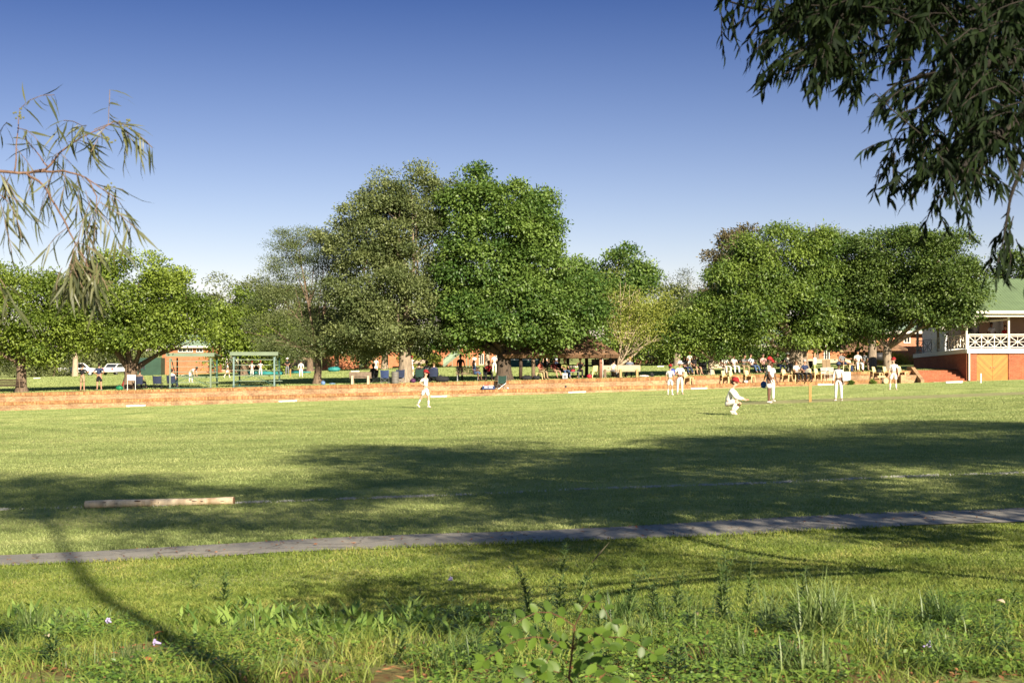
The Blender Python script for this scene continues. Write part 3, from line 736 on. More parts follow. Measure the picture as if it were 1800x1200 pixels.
class G:
    """little vertex/edge/radius graph"""
    def __init__(s): s.v = []; s.e = []; s.r = []
    def n(s, p, r, par=None):
        s.v.append(Vector(p)); s.r.append(r); i = len(s.v) - 1
        if par is not None: s.e.append((par, i))
        return i
SKIN = {'fair': mat('fair skin', (0.56, 0.33, 0.23), .6, .12, 12), 'tan': mat('tanned skin', (0.4, 0.22, 0.14), .6, .12, 12), 'brown': mat('brown skin', (0.13, 0.065, 0.04), .55, .15, 12)}
def cl(name, c, rough=.85): return mat('cloth ' + name, c, rough, .18, 9, spec=.12, bump=.5)
W_ = cl('cricket white', (0.66, 0.645, 0.6)); RED = cl('maroon cap', (0.25, 0.022, 0.022)); BLACK = cl('black', (0.018, 0.018, 0.02)); NAVY = cl('navy', (0.03, 0.042, 0.09))
GREY = cl('grey', (0.16, 0.17, 0.18)); KHAKI = cl('khaki', (0.3, 0.23, 0.13)); JEANS = cl('denim', (0.06, 0.1, 0.19)); PALE = cl('pale blue', (0.45, 0.5, 0.58))
GREEN = cl('light green', (0.23, 0.38, 0.12)); OLIVE = cl('olive', (0.2, 0.21, 0.07)); CORAL = cl('coral', (0.55, 0.14, 0.1)); DRED = cl('dark red', (0.3, 0.02, 0.025)); BLUE = cl('blue', (0.03, 0.09, 0.28)); TAUPE = cl('taupe', (0.2, 0.14, 0.1))
LINEN = cl('linen', (0.62, 0.58, 0.5)); PINK = cl('dusty pink', (0.5, 0.3, 0.28))
HAIRS = {'dark': mat('dark hair', (0.02, 0.014, 0.01), .6), 'brown': mat('brown hair', (0.09, 0.05, 0.025), .6), 'fair': mat('fair hair', (0.3, 0.19, 0.08), .6), 'grey': mat('grey hair', (0.35, 0.34, 0.33), .6)}
EYE = mat('dark eyes', (0.015, 0.01, 0.01), .3)
X_ = Vector((1, 0, 0))
# pose: sp spine, hd head, th/sh thigh and shin (left, right), ua/fa upper arm and forearm; figure faces -Y, its left is +X
def pose(sp=(0, .02, 1), hd=(0, -.12, 1), look=0.0, thl=(.08, 0, -1), thr=(-.08, 0, -1), shl=(.03, .03, -1), shr=(-.03, .03, -1),
         ual=(.3, .03, -1), uar=(-.3, .03, -1), fal=(.08, -.25, -1), far=(-.08, -.25, -1), ftl=(.25, -1, 0), ftr=(-.25, -1, 0)):
    return dict(sp=sp, hd=hd, look=look, th=(thl, thr), sh=(shl, shr), ua=(ual, uar), fa=(fal, far), ft=(ftl, ftr))
STAND = pose()
SIT = pose(sp=(0, .1, 1), thl=(.16, -1, -.03), thr=(-.16, -1, -.03), shl=(.02, -.12, -1), shr=(-.02, -.12, -1), ual=(.3, -.25, -1), uar=(-.3, -.25, -1), fal=(-.45, -1, -.15), far=(.45, -1, -.15))
SITBACK = pose(sp=(0, .3, 1), thl=(.14, -1, .02), thr=(-.14, -1, .02), shl=(.05, -.5, -1), shr=(-.05, -.5, -1), ual=(.35, -.1, -1), uar=(-.35, -.1, -1), fal=(-.3, -1, -.1), far=(.3, -1, -.1))
SITLEAN = pose(sp=(0, -.4, 1), thl=(.24, -1, -.05), thr=(-.24, -1, -.05), shl=(.05, .05, -1), shr=(-.05, .05, -1), ual=(.2, -.7, -.8), uar=(-.2, -.7, -.8), fal=(-.4, -.8, .15), far=(.4, -.8, .15))
CLASP = pose(ual=(.32, -.05, -1), uar=(-.32, -.05, -1), fal=(-.8, -.75, -.25), far=(.8, -.75, -.25))
HIPS = pose(ual=(.75, .35, -.8), uar=(-.75, .35, -.8), fal=(-.75, -.35, -.55), far=(.75, -.35, -.55))
BEND = pose(sp=(0, -1.2, .45), hd=(0, -1, .35), thl=(.14, -.1, -1), thr=(-.14, -.1, -1), shl=(.03, .08, -1), shr=(-.03, .08, -1), ual=(.1, -.35, -1), uar=(-.1, -.35, -1), fal=(-.2, -.2, -1), far=(.2, -.2, -1))
WALK = pose(thl=(.05, -.42, -1), thr=(-.05, .36, -1), shl=(0, -.12, -1), shr=(0, .8, -1), ual=(.25, .3, -1), uar=(-.25, -.2, -1), fal=(.05, .05, -1), far=(0, -.5, -1), ftl=(.1, -1, .05), ftr=(-.1, -.8, -.6))
def person(loc, rz, H, ps, label, top, bottom, skin_='fair', hair='dark', hat=None, hatm=None, sleeve='short', legs='long', shoes=None, socks=None, fat=1.06,
           seat=None, face=False, group=None, vest=False, dress=False, longhair=False, hold=None, kid=False, name='person'):
    t = thing(name, label, 'person', loc, rz, group); s = H / 1.74
    hs = (1.16 if kid else 1.0)                       # a child's head is larger for its height
    V = lambda q: Vector(q).normalized()
    P = Vector((0, 0, 0)); sp = V(ps['sp']); hd = V(ps['hd'])
    fw = Vector((0, -1, 0)); fw = (fw - sp * fw.dot(sp)).normalized()
    hipy = [X_ * .09, X_ * -.09]; J = {}
    ch = P + sp * .41; nb = P + sp * .52
    for k, sg in enumerate((1, -1)):
        hp = hipy[k] + Vector((0, 0, -.03)); kn = hp + V(ps['th'][k]) * .43; an = kn + V(ps['sh'][k]) * .41
        ft = V(ps['ft'][k]); sho = P + sp * .455 + X_ * sg * .175 * (1 + .25 * (fat - 1)); el = sho + V(ps['ua'][k]) * .28; wr = el + V(ps['fa'][k]) * .24
        J[k] = dict(hp=hp, kn=kn, an=an, heel=an + Vector((0, .035, -.055)) - ft * .02, toe=an + Vector((0, 0, -.06)) + ft * .15, sho=sho, el=el, wr=wr, fd=V(ps['fa'][k]))
    low = min(min(J[k]['heel'].z, J[k]['toe'].z) for k in (0, 1)) - .03
    off = Vector((0, 0, -low))
    if seat is not None: off = Vector((0, 0, seat / s + .1))
    def S(p): return (Vector(p) + off) * s
    def Rr(r): return r * s
    sk = SKIN[skin_]
    look = Matrix.Rotation(ps['look'], 3, 'Z')
    hf = look @ fw; hf = (hf - hd * hf.dot(hd)).normalized(); hx = hf.cross(hd)
    h0 = nb + hd * .07; h1 = nb + hd * (.07 + .07 * hs); h2 = nb + hd * (.07 + .16 * hs); h3 = nb + hd * (.07 + .22 * hs)
    # --- body: one skinned surface from head to toes
    g = G()
    pv = g.n(S(P), Rr(.1 * fat)); be = g.n(S(P + sp * .2), Rr(.1 * fat), pv); cg = g.n(S(ch), Rr(.115 * fat), be)
    nk = g.n(S(nb), Rr(.058), cg); a = g.n(S(h0), Rr(.052), nk); b = g.n(S(h1 + hf * .022), Rr(.07 * hs), a); c = g.n(S(h2), Rr(.088 * hs), b); dd = g.n(S(h3), Rr(.07 * hs), c)
    if face:
        g.n(S(h1 + hf * .112 * hs + hd * .028 * hs), Rr(.012), b)
        for sg in (1, -1): g.n(S(h1 + hx * sg * .096 * hs + hd * .03), Rr(.014), c)
    for k, sg in enumerate((1, -1)):
        j = J[k]
        hi = g.n(S(j['hp']), Rr(.085 * fat), pv); mt = g.n(S(j['hp'].lerp(j['kn'], .5)), Rr(.073 * fat), hi); kn = g.n(S(j['kn']), Rr(.054 * fat ** .7), mt)
        cf = g.n(S(j['kn'].lerp(j['an'], .33)), Rr(.053 * fat ** .7), kn); an = g.n(S(j['an']), Rr(.036), cf); g.n(S(j['heel']), Rr(.034), an); g.n(S(j['toe']), Rr(.03), an)
        sh = g.n(S(j['sho']), Rr(.058), cg); el = g.n(S(j['el']), Rr(.042 * fat ** .5), sh); fm = g.n(S(j['el'].lerp(j['wr'], .3)), Rr(.04), el); wr = g.n(S(j['wr']), Rr(.026), fm)
        f = j['fd']; sd = f.cross(Vector((0, -1, 0.2))); sd = sd.normalized() if sd.length > .1 else X_ * 1; nm = sd.cross(f)
        pm_ = g.n(S(j['wr'] + f * .05), (Rr(.036), Rr(.022)), wr)
        for q in range(4):
            ln = (.062, .075, .07, .055)[q]; o_ = sd * (-.027 + .018 * q)
            f1 = g.n(S(j['wr'] + f * .088 + o_), Rr(.0095), pm_); f2 = g.n(S(j['wr'] + f * (.088 + ln * .55) + o_ + nm * .012), Rr(.009), f1)
            g.n(S(j['wr'] + f * (.088 + ln * .85) + o_ + nm * .036), Rr(.008), f2)
        t1 = g.n(S(j['wr'] + f * .035 - sd * .04 + nm * .012), Rr(.011), pm_); g.n(S(j['wr'] + f * .075 - sd * .058 + nm * .022), Rr(.009), t1)
    skin('body', g.v, g.e, g.r, sk, t)
    # --- shirt
    g = G(); e = .034
    r0 = g.n(S(P + sp * (.03 if bottom is not top else 0)), Rr(.128 * fat)); r1 = g.n(S(P + sp * .22), Rr((.1 + e) * fat), r0); r2 = g.n(S(ch), Rr((.113 + e) * fat), r1); g.n(S(nb + sp * .005), Rr(.07), r2)
    for k in (0, 1):
        j = J[k]; a = g.n(S(j['sho'].lerp(ch, .06)), Rr(.08), r2)
        if vest: continue
        if sleeve == 'short': g.n(S(j['sho'].lerp(j['el'], .75)), Rr(.066), a)
        else:
            b = g.n(S(j['el']), Rr(.057), a); g.n(S(j['wr'] - j['fd'] * .02), Rr(.042), b)
    skin('dress' if dress else 'shirt', g.v, g.e, g.r, top, t, root=2)
    # --- trousers, shorts or skirt
    g = G(); r0 = g.n(S(P + sp * .08), Rr(.118 * fat)); r1 = g.n(S(P - sp * .02), Rr(.125 * fat), r0)
    for k in (0, 1):
        j = J[k]; a = g.n(S(j['hp'] * 1.04), Rr(.105 * fat), r1); b = g.n(S(j['hp'].lerp(j['kn'], .55)), Rr(.092 * fat), a)
        if legs == 'shorts': g.n(S(j['hp'].lerp(j['kn'], .84)), Rr(.09 * fat), b)
        else:
            c_ = g.n(S(j['kn']), Rr(.073 * fat ** .7), b); q = g.n(S(j['kn'].lerp(j['an'], .5)), Rr(.066), c_); g.n(S(j['an'] + Vector((0, 0, .0))), Rr(.06), q)
    skin('skirt' if dress else ('shorts' if legs == 'shorts' else 'trousers'), g.v, g.e, g.r, bottom, t, root=1)
    for k in (0, 1):
        j = J[k]
        if socks and legs == 'shorts':
            g = G(); a = g.n(S(j['kn'].lerp(j['an'], .22)), Rr(.06 * fat ** .7)); b = g.n(S(j['kn'].lerp(j['an'], .5)), Rr(.06), a); g.n(S(j['an']), Rr(.047), b)
            skin('sock', g.v, g.e, g.r, socks, t)
        g = G(); a = g.n(S(j['an'] + Vector((0, 0, -.005))), Rr(.046)); g.n(S(j['heel'] + Vector((0, 0, .008))), Rr(.044), a); b = g.n(S(j['heel'].lerp(j['toe'], .62) + Vector((0, 0, .012))), Rr(.044), a); g.n(S(j['toe'] + Vector((0, 0, .004))), Rr(.036), b)
        skin('shoe', g.v, g.e, g.r, shoes or W_, t)
    M = Matrix((hx, -hf, hd)).transposed()
    hc = S(h2 - hd * .005)
    hm = HAIRS[hair]
    if hat != 'cap' or longhair:
        mb = MB(); mb.ball(hc - hf * .018 * s + hd * .01 * s, [.103 * hs * s, .112 * hs * s, .113 * hs * s], 12, 7, M, -.12)
        mb.ball(hc - hf * .045 * s - hd * .03 * s, [.092 * hs * s, .075 * hs * s, .1 * hs * s], 10, 6, M)
        if longhair: mb.ball(hc - hf * .07 * s - hd * .14 * s, [.1 * s, .05 * s, .17 * s], 10, 8, M)
        mb.build('hair', hm, t, smooth=True)
    else:
        mb = MB(); mb.ball(hc - hf * .05 * s - hd * .045 * s, [.085 * hs * s, .062 * hs * s, .07 * hs * s], 10, 6, M); mb.build('hair', hm, t, smooth=True)
    if hat == 'cap':
        mb = MB(); mb.ball(hc + hd * .015 * s, [.108 * hs * s, .118 * hs * s, .116 * hs * s], 14, 8, M, -.05)
        c0 = hc + hd * .018 * s; poly = []
        for i in range(9):
            a = PI * i / 8; poly.append(c0 + hx * math.cos(a) * .088 * hs * s + hf * (.075 + math.sin(a) * .115) * hs * s - hd * math.sin(a) * .02 * s)
        mb.prism(poly, (0, 0, 0), hd * .012 * s)
        mb.ball(hc + hd * .132 * hs * s, .012 * s, 6, 4); mb.build('cap', hatm or RED, t, smooth=True)
    elif hat:
        mb = MB(); n = 18; rb = .2 * s; c0 = hc + hd * .03 * s
        prof = [(rb, -.012), (rb, 0), (.115 * s, .02 * s), (.108 * s, .1 * s), (.085 * s, .125 * s), (.01, .13 * s)]
        o = len(mb.v)
        for r_, z_ in prof:
            for i in range(n):
                a = 2 * PI * i / n; mb.v.append(tuple(c0 + hx * r_ * math.cos(a) + hf * r_ * math.sin(a) + hd * z_))
        for k in range(len(prof) - 1):
            for i in range(n): j_ = (i + 1) % n; mb.f.append((o + k * n + i, o + k * n + j_, o + (k + 1) * n + j_, o + (k + 1) * n + i))
        mb.build('sun_hat', hatm or W_, t, smooth=True)
    if face:
        for sg in (1, -1):
            mb = MB(); mb.ball(S(h1 + hf * .082 * hs + hd * .055 * hs + hx * sg * .034 * hs), .012 * s, 6, 4); mb.build('eye', EYE, t)
    if dress:
        g = G(); a = g.n(S(P), Rr(.13)); b = g.n(S((J[0]['kn'] + J[1]['kn']) / 2 + Vector((0, 0, .02))), Rr(.15), a); g.n(S((J[0]['kn'] * .8 + J[0]['an'] * .2 + J[1]['kn'] * .8 + J[1]['an'] * .2) / 2), Rr(.15), b)
        skin('skirt_front', g.v, g.e, g.r, bottom, t)
    t['hand'] = tuple(S(J[0]['wr'] + J[0]['fd'] * .1))
    return t
def hgt(px_h, d): return px_h * d / F
# cricketers on the near field
g_ = 'cricketers on the near field'
p = on_field(748, 717); person(p, math.radians(62), hgt(63, p.y), pose(thl=(.05, -.25, -1), thr=(-.05, .38, -1), shl=(0, .02, -1), shr=(0, .62, -1), ual=(.6, .5, -.9), uar=(-.7, .55, -.75), fal=(-.5, -.6, -.6), far=(.75, -.6, -.5), ftl=(0, -1, 0), ftr=(0, -.8, -.6)),
    'boy in white shorts and maroon cap walking alone with hand on hip', W_, W_, hat='cap', legs='shorts', socks=W_, face=True, kid=True, group=g_)
p = on_field(1178, 694.5); person(p, math.radians(150), hgt(51, p.y), STAND, 'boy in maroon cap and white shorts facing the umpire in the white hat', W_, W_, hat='cap', legs='shorts', socks=W_, kid=True, group=g_, skin_='tan')
p = on_field(1195, 693.5); person(p, math.radians(10), hgt(56, p.y), CLASP, 'umpire in white hat, white shirt and cream trousers with clasped hands', W_, LINEN, hat='sun', face=True, skin_='tan', fat=1.1, group=g_)
p = on_field(1278, 729.5); person(p, math.radians(68), hgt(93, p.y), pose(sp=(0, -.42, 1), hd=(0, -.3, 1), thl=(.2, -1, .1), thr=(-.2, -1, .42), shl=(.02, .75, -.9), shr=(-.02, .5, -1), ual=(.1, -.6, -.85), uar=(-.1, -.6, -.85), fal=(-.35, -1, -.25), far=(.35, -1, -.25), ftl=(.1, -1, 0), ftr=(-.1, -1, -.1)),
    'fielder in maroon cap crouching on his haunches in front of the pitch', W_, W_, hat='cap', legs='shorts', socks=W_, sleeve='long', face=True, kid=True, group=g_)
p = on_field(1352, 708.5); eb = person(p, math.radians(75), hgt(78, p.y), pose(ual=(.45, .55, -1), fal=(.2, .35, -1), uar=(-.25, -.1, -1), far=(.1, -.5, -1)), 'sturdy boy in red cap and white shorts holding a blue cap behind him', W_, W_, skin_='brown', hat='cap', hatm=cl('bright red cap', (.4, .03, .03)), legs='shorts', shoes=W_, face=True, fat=1.25, group=g_)
hp = Matrix.Rotation(math.radians(75), 3, 'Z') @ Vector(eb['hand']); del eb['hand']
ho = thing('blue_cap', 'blue cloth cap dangling from the hand of the sturdy boy', 'cap', Vector(p) + hp + Vector((0, 0, -.1)), .4)
mb = MB(); mb.ball((0, 0, -.04), (.12, .1, .13), 12, 7); mb.build('crown', BLUE, ho, smooth=True); mb = MB(); mb.box((0, 0, -.15), (.2, .14, .015), .3, ('X', .3)); mb.build('brim', BLUE, ho, bevel=.005)
p = on_field(1360, 707); person(p + Vector((0, .5, 0)), math.radians(40), hgt(72, p.y), STAND, 'player in long white trousers half hidden behind the sturdy boy', W_, W_, skin_='brown', hat='cap', group=g_)
p = on_field(1474, 704.5); person(p, math.radians(-30), hgt(66, p.y), pose(look=.5, ual=(.15, 0, -1), uar=(-.2, -.05, -1)), 'tall batting boy in long whites standing before the striped board', W_, W_, skin_='brown', hat='cap', hatm=NAVY, sleeve='long', face=True, group=g_)
p = on_field(1571, 685.5); person(p, math.radians(-15), hgt(54, p.y), pose(look=-.7, thl=(.06, 0, -1), thr=(-.24, -.05, -1), ual=(.2, .1, -1), uar=(-.25, .1, -1)), 'boy in white shirt and shorts with maroon cap near the brick steps', W_, W_, hat='cap', legs='shorts', socks=W_, face=True, kid=True, group=g_)
# players on the far upper field
g_ = 'players on the far upper field'
def far(px, py, h, rz, ps, label, top=W_, bot=W_, **kw):
    p = on_upper(px, py); return person(p, math.radians(rz), hgt(h, p.y), ps, label, top, bot, group=g_, **kw)
far(335, 672, 36, 60, BEND, 'player in white bent over at the waist seen through the left green stand', legs='long')
far(400, 664, 27, 100, WALK, 'player in white walking between the two green stands', legs='shorts', socks=W_, skin_='tan')
far(443, 662, 26, 175, HIPS, 'boy in white with red hair band, left of the pair under the right green stand', hat='cap', legs='long')
far(458, 661, 26, 185, HIPS, 'boy in white with maroon cap, right of the pair under the right green stand', hat='cap', skin_='tan')
far(505, 659, 29, 5, CLASP, 'far umpire in white hat, black shirt and grey trousers', top=BLACK, bot=GREY, hat='sun', skin_='tan')
far(529, 663, 29, 190, STAND, 'far batsman all in white beside the distant stumps', sleeve='long')
far(661, 658, 29, -20, STAND, 'distant bare headed player in white left of the navy camp chair', hair='fair', legs='shorts', socks=W_)
far(724, 661, 34, 150, pose(fal=(-.6, -.8, .3), far=(.6, -.8, .3)), 'player in maroon cap and white standing just right of the grey green tree trunk', hat='cap', legs='shorts', socks=W_)
far(834, 650, 26, 200, STAND, 'distant white shirted player near the green staircase', bot=LINEN)
far(869, 656, 34, 185, pose(sp=(0, -.2, 1), hd=(0, -.4, 1)), 'player in whites stooping just left of the oak trunk', hair='brown')
far(960, 652, 33, 190, STAND, 'person in white shirt and black trousers seen from behind through the shelter', bot=BLACK, fat=1.1)
far(978, 652, 31, 160, STAND, 'person in pale blue shirt standing far behind the shelter', top=PALE, bot=NAVY, skin_='brown')
far(1212, 651, 31, 10, STAND, 'boy with maroon cap far behind the dark dressed couple', hat='cap', bot=LINEN, skin_='tan')
# spectators standing by the left of the wall
person(up(145, 94), math.radians(160), hgt(46, 94), pose(ual=(.8, -.6, -.5), uar=(-.6, -.7, -.7), fal=(-.3, -1, .7), far=(.3, -1, .7)), 'man in black shirt and khaki shorts standing with raised forearms', BLACK, KHAKI, legs='shorts', shoes=TAUPE, fat=1.12, skin_='tan')
person(up(174.5, 94), math.radians(178), hgt(47, 94), HIPS, 'heavy man in navy shirt and black shorts with hands on hips', NAVY, BLACK, legs='shorts', shoes=GREY, fat=1.25, skin_='tan')
# ------------------------------------------------------------------ seats and their sitters
CREAM = mat('cream plastic', (0.62, 0.5, 0.26), .45, .14, 5); STEEL = mat('grey steel tube', (0.35, 0.36, 0.37), .4, .15, 9, .6)
BLK = mat('black steel', (0.03, 0.03, 0.032), .5); WOOD = mat('weathered wood', (0.2, 0.14, 0.09), .8, .4, 9); CONC = mat('cream concrete', (0.52, 0.42, 0.29), .85, .25, 4); PALEW = mat('pale painted wood', (0.55, 0.42, 0.33), .7, .2, 6)
DKW = mat('dark wood', (0.055, 0.035, 0.024), .75, .3, 8)
def plastic_chair(m=CREAM, label='cream plastic chair'):
    t = thing('plastic_chair', label, 'chair')
    mb = MB(); mb.prism([(-.22, .2, .42), (.22, .2, .42), (.235, -.22, .44), (.19, -.25, .43), (-.19, -.25, .43), (-.235, -.22, .44)], (0, 0, 0), (0, 0, .022)); mb.build('seat', m, t, bevel=.008)
    mb = MB(); n = 9
    front = []
    for i in range(n):
        a = -1 + 2 * i / (n - 1); front.append((a * .22, .2 + .06 * (1 - a * a) + .02))
    for i in range(n - 1):
        (x0, y0), (x1, y1) = front[i], front[i + 1]
        h0 = .8 + .03 * (1 - (-1 + 2 * i / (n - 1)) ** 2); h1 = .8 + .03 * (1 - (-1 + 2 * (i + 1) / (n - 1)) ** 2)
        mb.prism([(x0, y0, .43), (x1, y1, .43), (x1 * .92, y1 + .09, h1), (x0 * .92, y0 + .09, h0)], (0, 0, 0), (0, .018, 0))
    mb.build('backrest', m, t, smooth=False)
    for sx in (-1, 1):
        for sy in (-1, 1):
            mb = MB(); mb.prism([(sx * .215, sy * .19, .43), (sx * .14, sy * .2, .43), (sx * .225, sy * .235, 0), (sx * .26, sy * .235, 0)], (0, 0, 0), (0, sy * .035, 0)); mb.build('leg', m, t)
    return t
PC = plastic_chair()
cg = 'cream plastic chairs on the wall ledge'
for px, rz, lab in ((1211, 50, 'cream plastic chair on the ledge beside the umpire in the white hat'), (1278, 50, 'cream plastic chair in front of the white shirted man, left of an adjoining pair'),
                    (1291, 52, 'cream plastic chair touching the right side of another, above the crouching fielder'), (1319, 48, 'single cream plastic chair on the ledge left of the sturdy boy'),
                    (1384, 46, 'cream plastic chair on the ledge just right of the sturdy boy'), (1400, 20, 'cream plastic chair under the woman in white shirt on the ledge'), (1415, 12, 'cream plastic chair under the man in navy shirt on the ledge'),
                    (1430, 48, 'empty cream plastic chair right of the man in navy shirt'), (1441, 48, 'empty cream plastic chair left of the metal garden chairs'),
                    (1543, 50, 'cream plastic chair with a dark bag on its seat'), (1562, 48, 'cream plastic chair partly behind the boy near the steps'), (1588, 48, 'cream plastic chair at the far right end of the ledge'), (1578, 40, 'cream plastic chair wedged between boy and end chair')):
    place(PC, USED, tier(px, 92.28 if rz > 30 else 92.3), math.radians(rz), lab, cg)
for px, d, rz, lab in ((1495, 94.2, 20, 'cream plastic chair beside the man with crossed legs on the grass'), (1507, 94.4, 5, 'cream plastic chair under the man in white trousers'), (1483, 94.3, 25, 'cream plastic chair under the man with the brimmed hat'),
                       (1045, 94.5, 195, 'plastic chair with grey cloth standing by the shelter post'), (950, 94.2, -20, 'cream plastic chair under the woman in coral top'), (1208, 95.2, 20, 'plastic chair under the dark shirted spectator by the umpire'), (1223, 95.0, 15, 'plastic chair under the man with arm behind his head')):
    place(PC, USED, up(px, d), math.radians(rz), lab, 'cream plastic chairs on the grass')
def camp_chair(fab, fr, label, loc, rz, s=1.0):
    t = thing('camp_chair', label, 'camp chair', loc, rz, 'folding camp chairs')
    mb = MB(); mb.prism([(-.24, -.24, .44), (.24, -.24, .44), (.23, .2, .36), (-.23, .2, .36)], (0, 0, 0), (0, 0, .015)); mb.build('seat', fab, t)
    mb = MB(); n = 6
    for i in range(n):
        a0 = -1 + 2 * i / n; a1 = -1 + 2 * (i + 1) / n; y0 = .2 + .05 * (1 - a0 * a0); y1 = .2 + .05 * (1 - a1 * a1)
        mb.prism([(a0 * .27, y0, .36), (a1 * .27, y1, .36), (a1 * .29, y1 + .12, .9 - .04 * (1 - a1 * a1)), (a0 * .29, y0 + .12, .9 - .04 * (1 - a0 * a0))], (0, 0, 0), (0, .012, 0))
    mb.build('backrest', fab, t)
    mb = MB(); k = .011
    for sx in (-1, 1):
        mb.tube([(sx * .27, .25, 0), (sx * .29, .33, .92)], k, 6); mb.tube([(sx * .27, -.27, 0), (sx * .28, -.26, .6)], k, 6)
        mb.tube([(sx * .27, .25, .02), (sx * .27, -.25, .43)], k, 6); mb.tube([(sx * .272, -.25, .02), (sx * .272, .23, .4)], k, 6)
    mb.tube([(-.27, .26, .02), (.27, .24, .4)], k, 6); mb.tube([(.27, .27, .02), (-.27, .25, .4)], k, 6)
    mb.tube([(-.27, -.27, .02), (.27, -.25, .42)], k, 6); mb.tube([(.27, -.28, .02), (-.27, -.26, .42)], k, 6)
    mb.build('frame', fr, t)
    for sx in (-1, 1):
        mb = MB(); mb.box((sx * .285, .0, .615), (.06, .56, .02)); mb.build('armrest', fab, t, bevel=.006)
    t.scale = (s, s, s)
    return t
FN = mat('navy canvas', (0.025, 0.035, 0.075), .85, .25, 6); FB = mat('black canvas', (0.016, 0.017, 0.02), .85, .25, 6); FG = mat('bottle green canvas', (0.018, 0.05, 0.04), .85, .25, 6); FBL = mat('blue canvas', (0.035, 0.06, 0.15), .85, .25, 6)
for px, d, rz, f_, fr, lab in ((247, 94, 172, FN, BLK, 'dark camp chair with a dark haired sitter behind the white notice board'), (278, 94, 182, FN, BLK, 'empty dark camp chair between two seated spectators'), (303, 94, 176, FN, BLK, 'dark camp chair with a white shirted sitter by the left green stand'),
                               (678, 94, 172, FBL, STEEL, 'navy camp chair with pale crossed legs left of the dustbin'), (703, 94.4, 190, FN, STEEL, 'navy camp chair half hidden behind the dustbin and trunk'), (736, 95, 196, FG, BLK, 'green camp chair beside the walking boy'),
                               (763, 94.6, 180, FN, BLK, 'dark navy camp chair with a fair haired sitter'), (858, 95, 10, FB, BLK, 'black camp chair under the spectator in red'), (750, 95.4, 180, FB, BLK, 'black camp chair under the grey shirted spectator'),
                               (655, 96.2, 210, FB, BLK, 'black camp chair beside the navy one holding a dark figure'), (1238, 95.2, 150, FB, BLK, 'black camp chair left of the thin pale trunk')):
    camp_chair(f_, fr, lab, up(px, d), math.radians(rz))
camp_chair(FG, STEEL, 'dark green camp chair with silver crossed legs standing on the brick ledge', tier(880, 92.3), math.radians(200), 1.0)
def bench(label, loc, rz, L, m_slab, m_leg, kind='slab', group=None):
    t = thing('bench', label, 'bench', loc, rz, group)
    if kind == 'slab':
        mb = MB(); mb.box((0, .22, .64), (L, .07, .34), tilt=('X', -.15)); mb.build('backrest', m_slab, t, bevel=.01)
        mb = MB(); mb.box((0, -.03, .42), (L, .42, .07)); mb.build('seat', m_slab, t, bevel=.01)
        for sx in (-1, 1):
            mb = MB(); mb.prism([(sx * L * .36 - .07, .34, 0), (sx * L * .36 - .07, .28, .56), (sx * L * .36 - .07, .14, .56), (sx * L * .36 - .07, .12, .37), (sx * L * .36 - .07, -.2, .37), (sx * L * .36 - .07, -.2, 0)], (0, 0, 0), (.14, 0, 0)); mb.build('leg', m_leg, t)
    else:
        for k in range(4):
            mb = MB(); mb.box((0, .2 + k * .035, .52 + k * .12), (L, .03, .08), tilt=('X', -.2)); mb.build('back_slat', m_slab, t)
        for k in range(4):
            mb = MB(); mb.box((0, -.22 + k * .115, .44), (L, .09, .03)); mb.build('seat_slat', m_slab, t)
        for sx in (-1, 1):
            mb = MB(); x = sx * L * .42
            mb.bar((x, -.22, 0), (x, -.22, .43), .05); mb.bar((x, .2, 0), (x, .36, .95), .05); mb.bar((x, -.25, .41), (x, .24, .41), .045); mb.build('leg', m_leg, t)
    return t
bench('grey concrete bench seen from behind beyond the feathery tree', up(634, 93.8), math.radians(0) + PI, 1.45, mat('stained concrete', (0.24, 0.18, 0.13), .9, .55, 5, bump=.3), CONC)
bench('cream concrete bench with a seated man, seen from behind', up(1105, 93.6), PI, 1.5, CONC, mat('ochre post', (0.4, 0.27, 0.12), .8))
bench('dark slatted wooden bench at the far left edge under the tree', up(8, 94.3), PI, 2.6, DKW, WOOD, 'slat')
bench('brown slatted bench where the woman in the blue dress sits', up(822, 94.6), 0, 1.6, WOOD, STEEL, 'slat')
bench('pale pink bench far behind the walking boy', on_upper(738, 644.5), PI, 3.0, PALEW, PALEW, 'slat')
bench('cream bench behind the post at the right end of the shelter', up(1072, 94.5), PI, .9, CONC, WOOD)
bench('slatted wooden bench right of the thin pale trunk', up(1260, 95.0), .1, 1.1, PALEW, STEEL, 'slat')
bench('bench with dark slats behind the row of four spectators', up(1300, 96.0), .1, 2.6, DKW, BLK, 'slat')
bench('long dark bench behind the woman in green', up(1362, 95.6), .1, 2.2, DKW, BLK, 'slat')
bench('dark bench between the shelter poles behind the bare legged man', up(985, 95.0), 0, 2.0, DKW, DKW, 'slat')
# silver metal garden chairs stacked on the ledge
def metal_chair(label, loc, rz):
    t = thing('garden_chair', label, 'chair', loc, rz, 'white metal garden chairs on the ledge')
    WM = mat('white metal', (0.6, 0.55, 0.48), .5, .2, 8)
    mb = MB()
    for sx in (-1, 1):
        mb.tube([(sx * .23, -.24, 0), (sx * .23, -.2, .62), (sx * .23, .2, .62)], .014, 6); mb.tube([(sx * .22, .24, 0), (sx * .22, .2, .45), (sx * .22, .3, .85)], .014, 6)
    mb.tube([(-.22, .3, .85), (.22, .3, .85)], .014, 6); mb.build('frame', WM, t)
    mb = MB()
    for k in range(5): mb.box((0, -.2 + k * .1, .43), (.44, .06, .015))
    mb.build('seat', WM, t); mb = MB()
    for k in range(4): mb.box((0, .22 + k * .025, .52 + k * .09), (.42, .015, .05))
    mb.build('backrest', WM, t)
metal_chair('white metal slatted chair next to the plastic ones on the ledge', tier(1452, 92.25), math.radians(20))
metal_chair('white metal slatted chair just left of the tall batting boy', tier(1462, 92.35), math.radians(10))

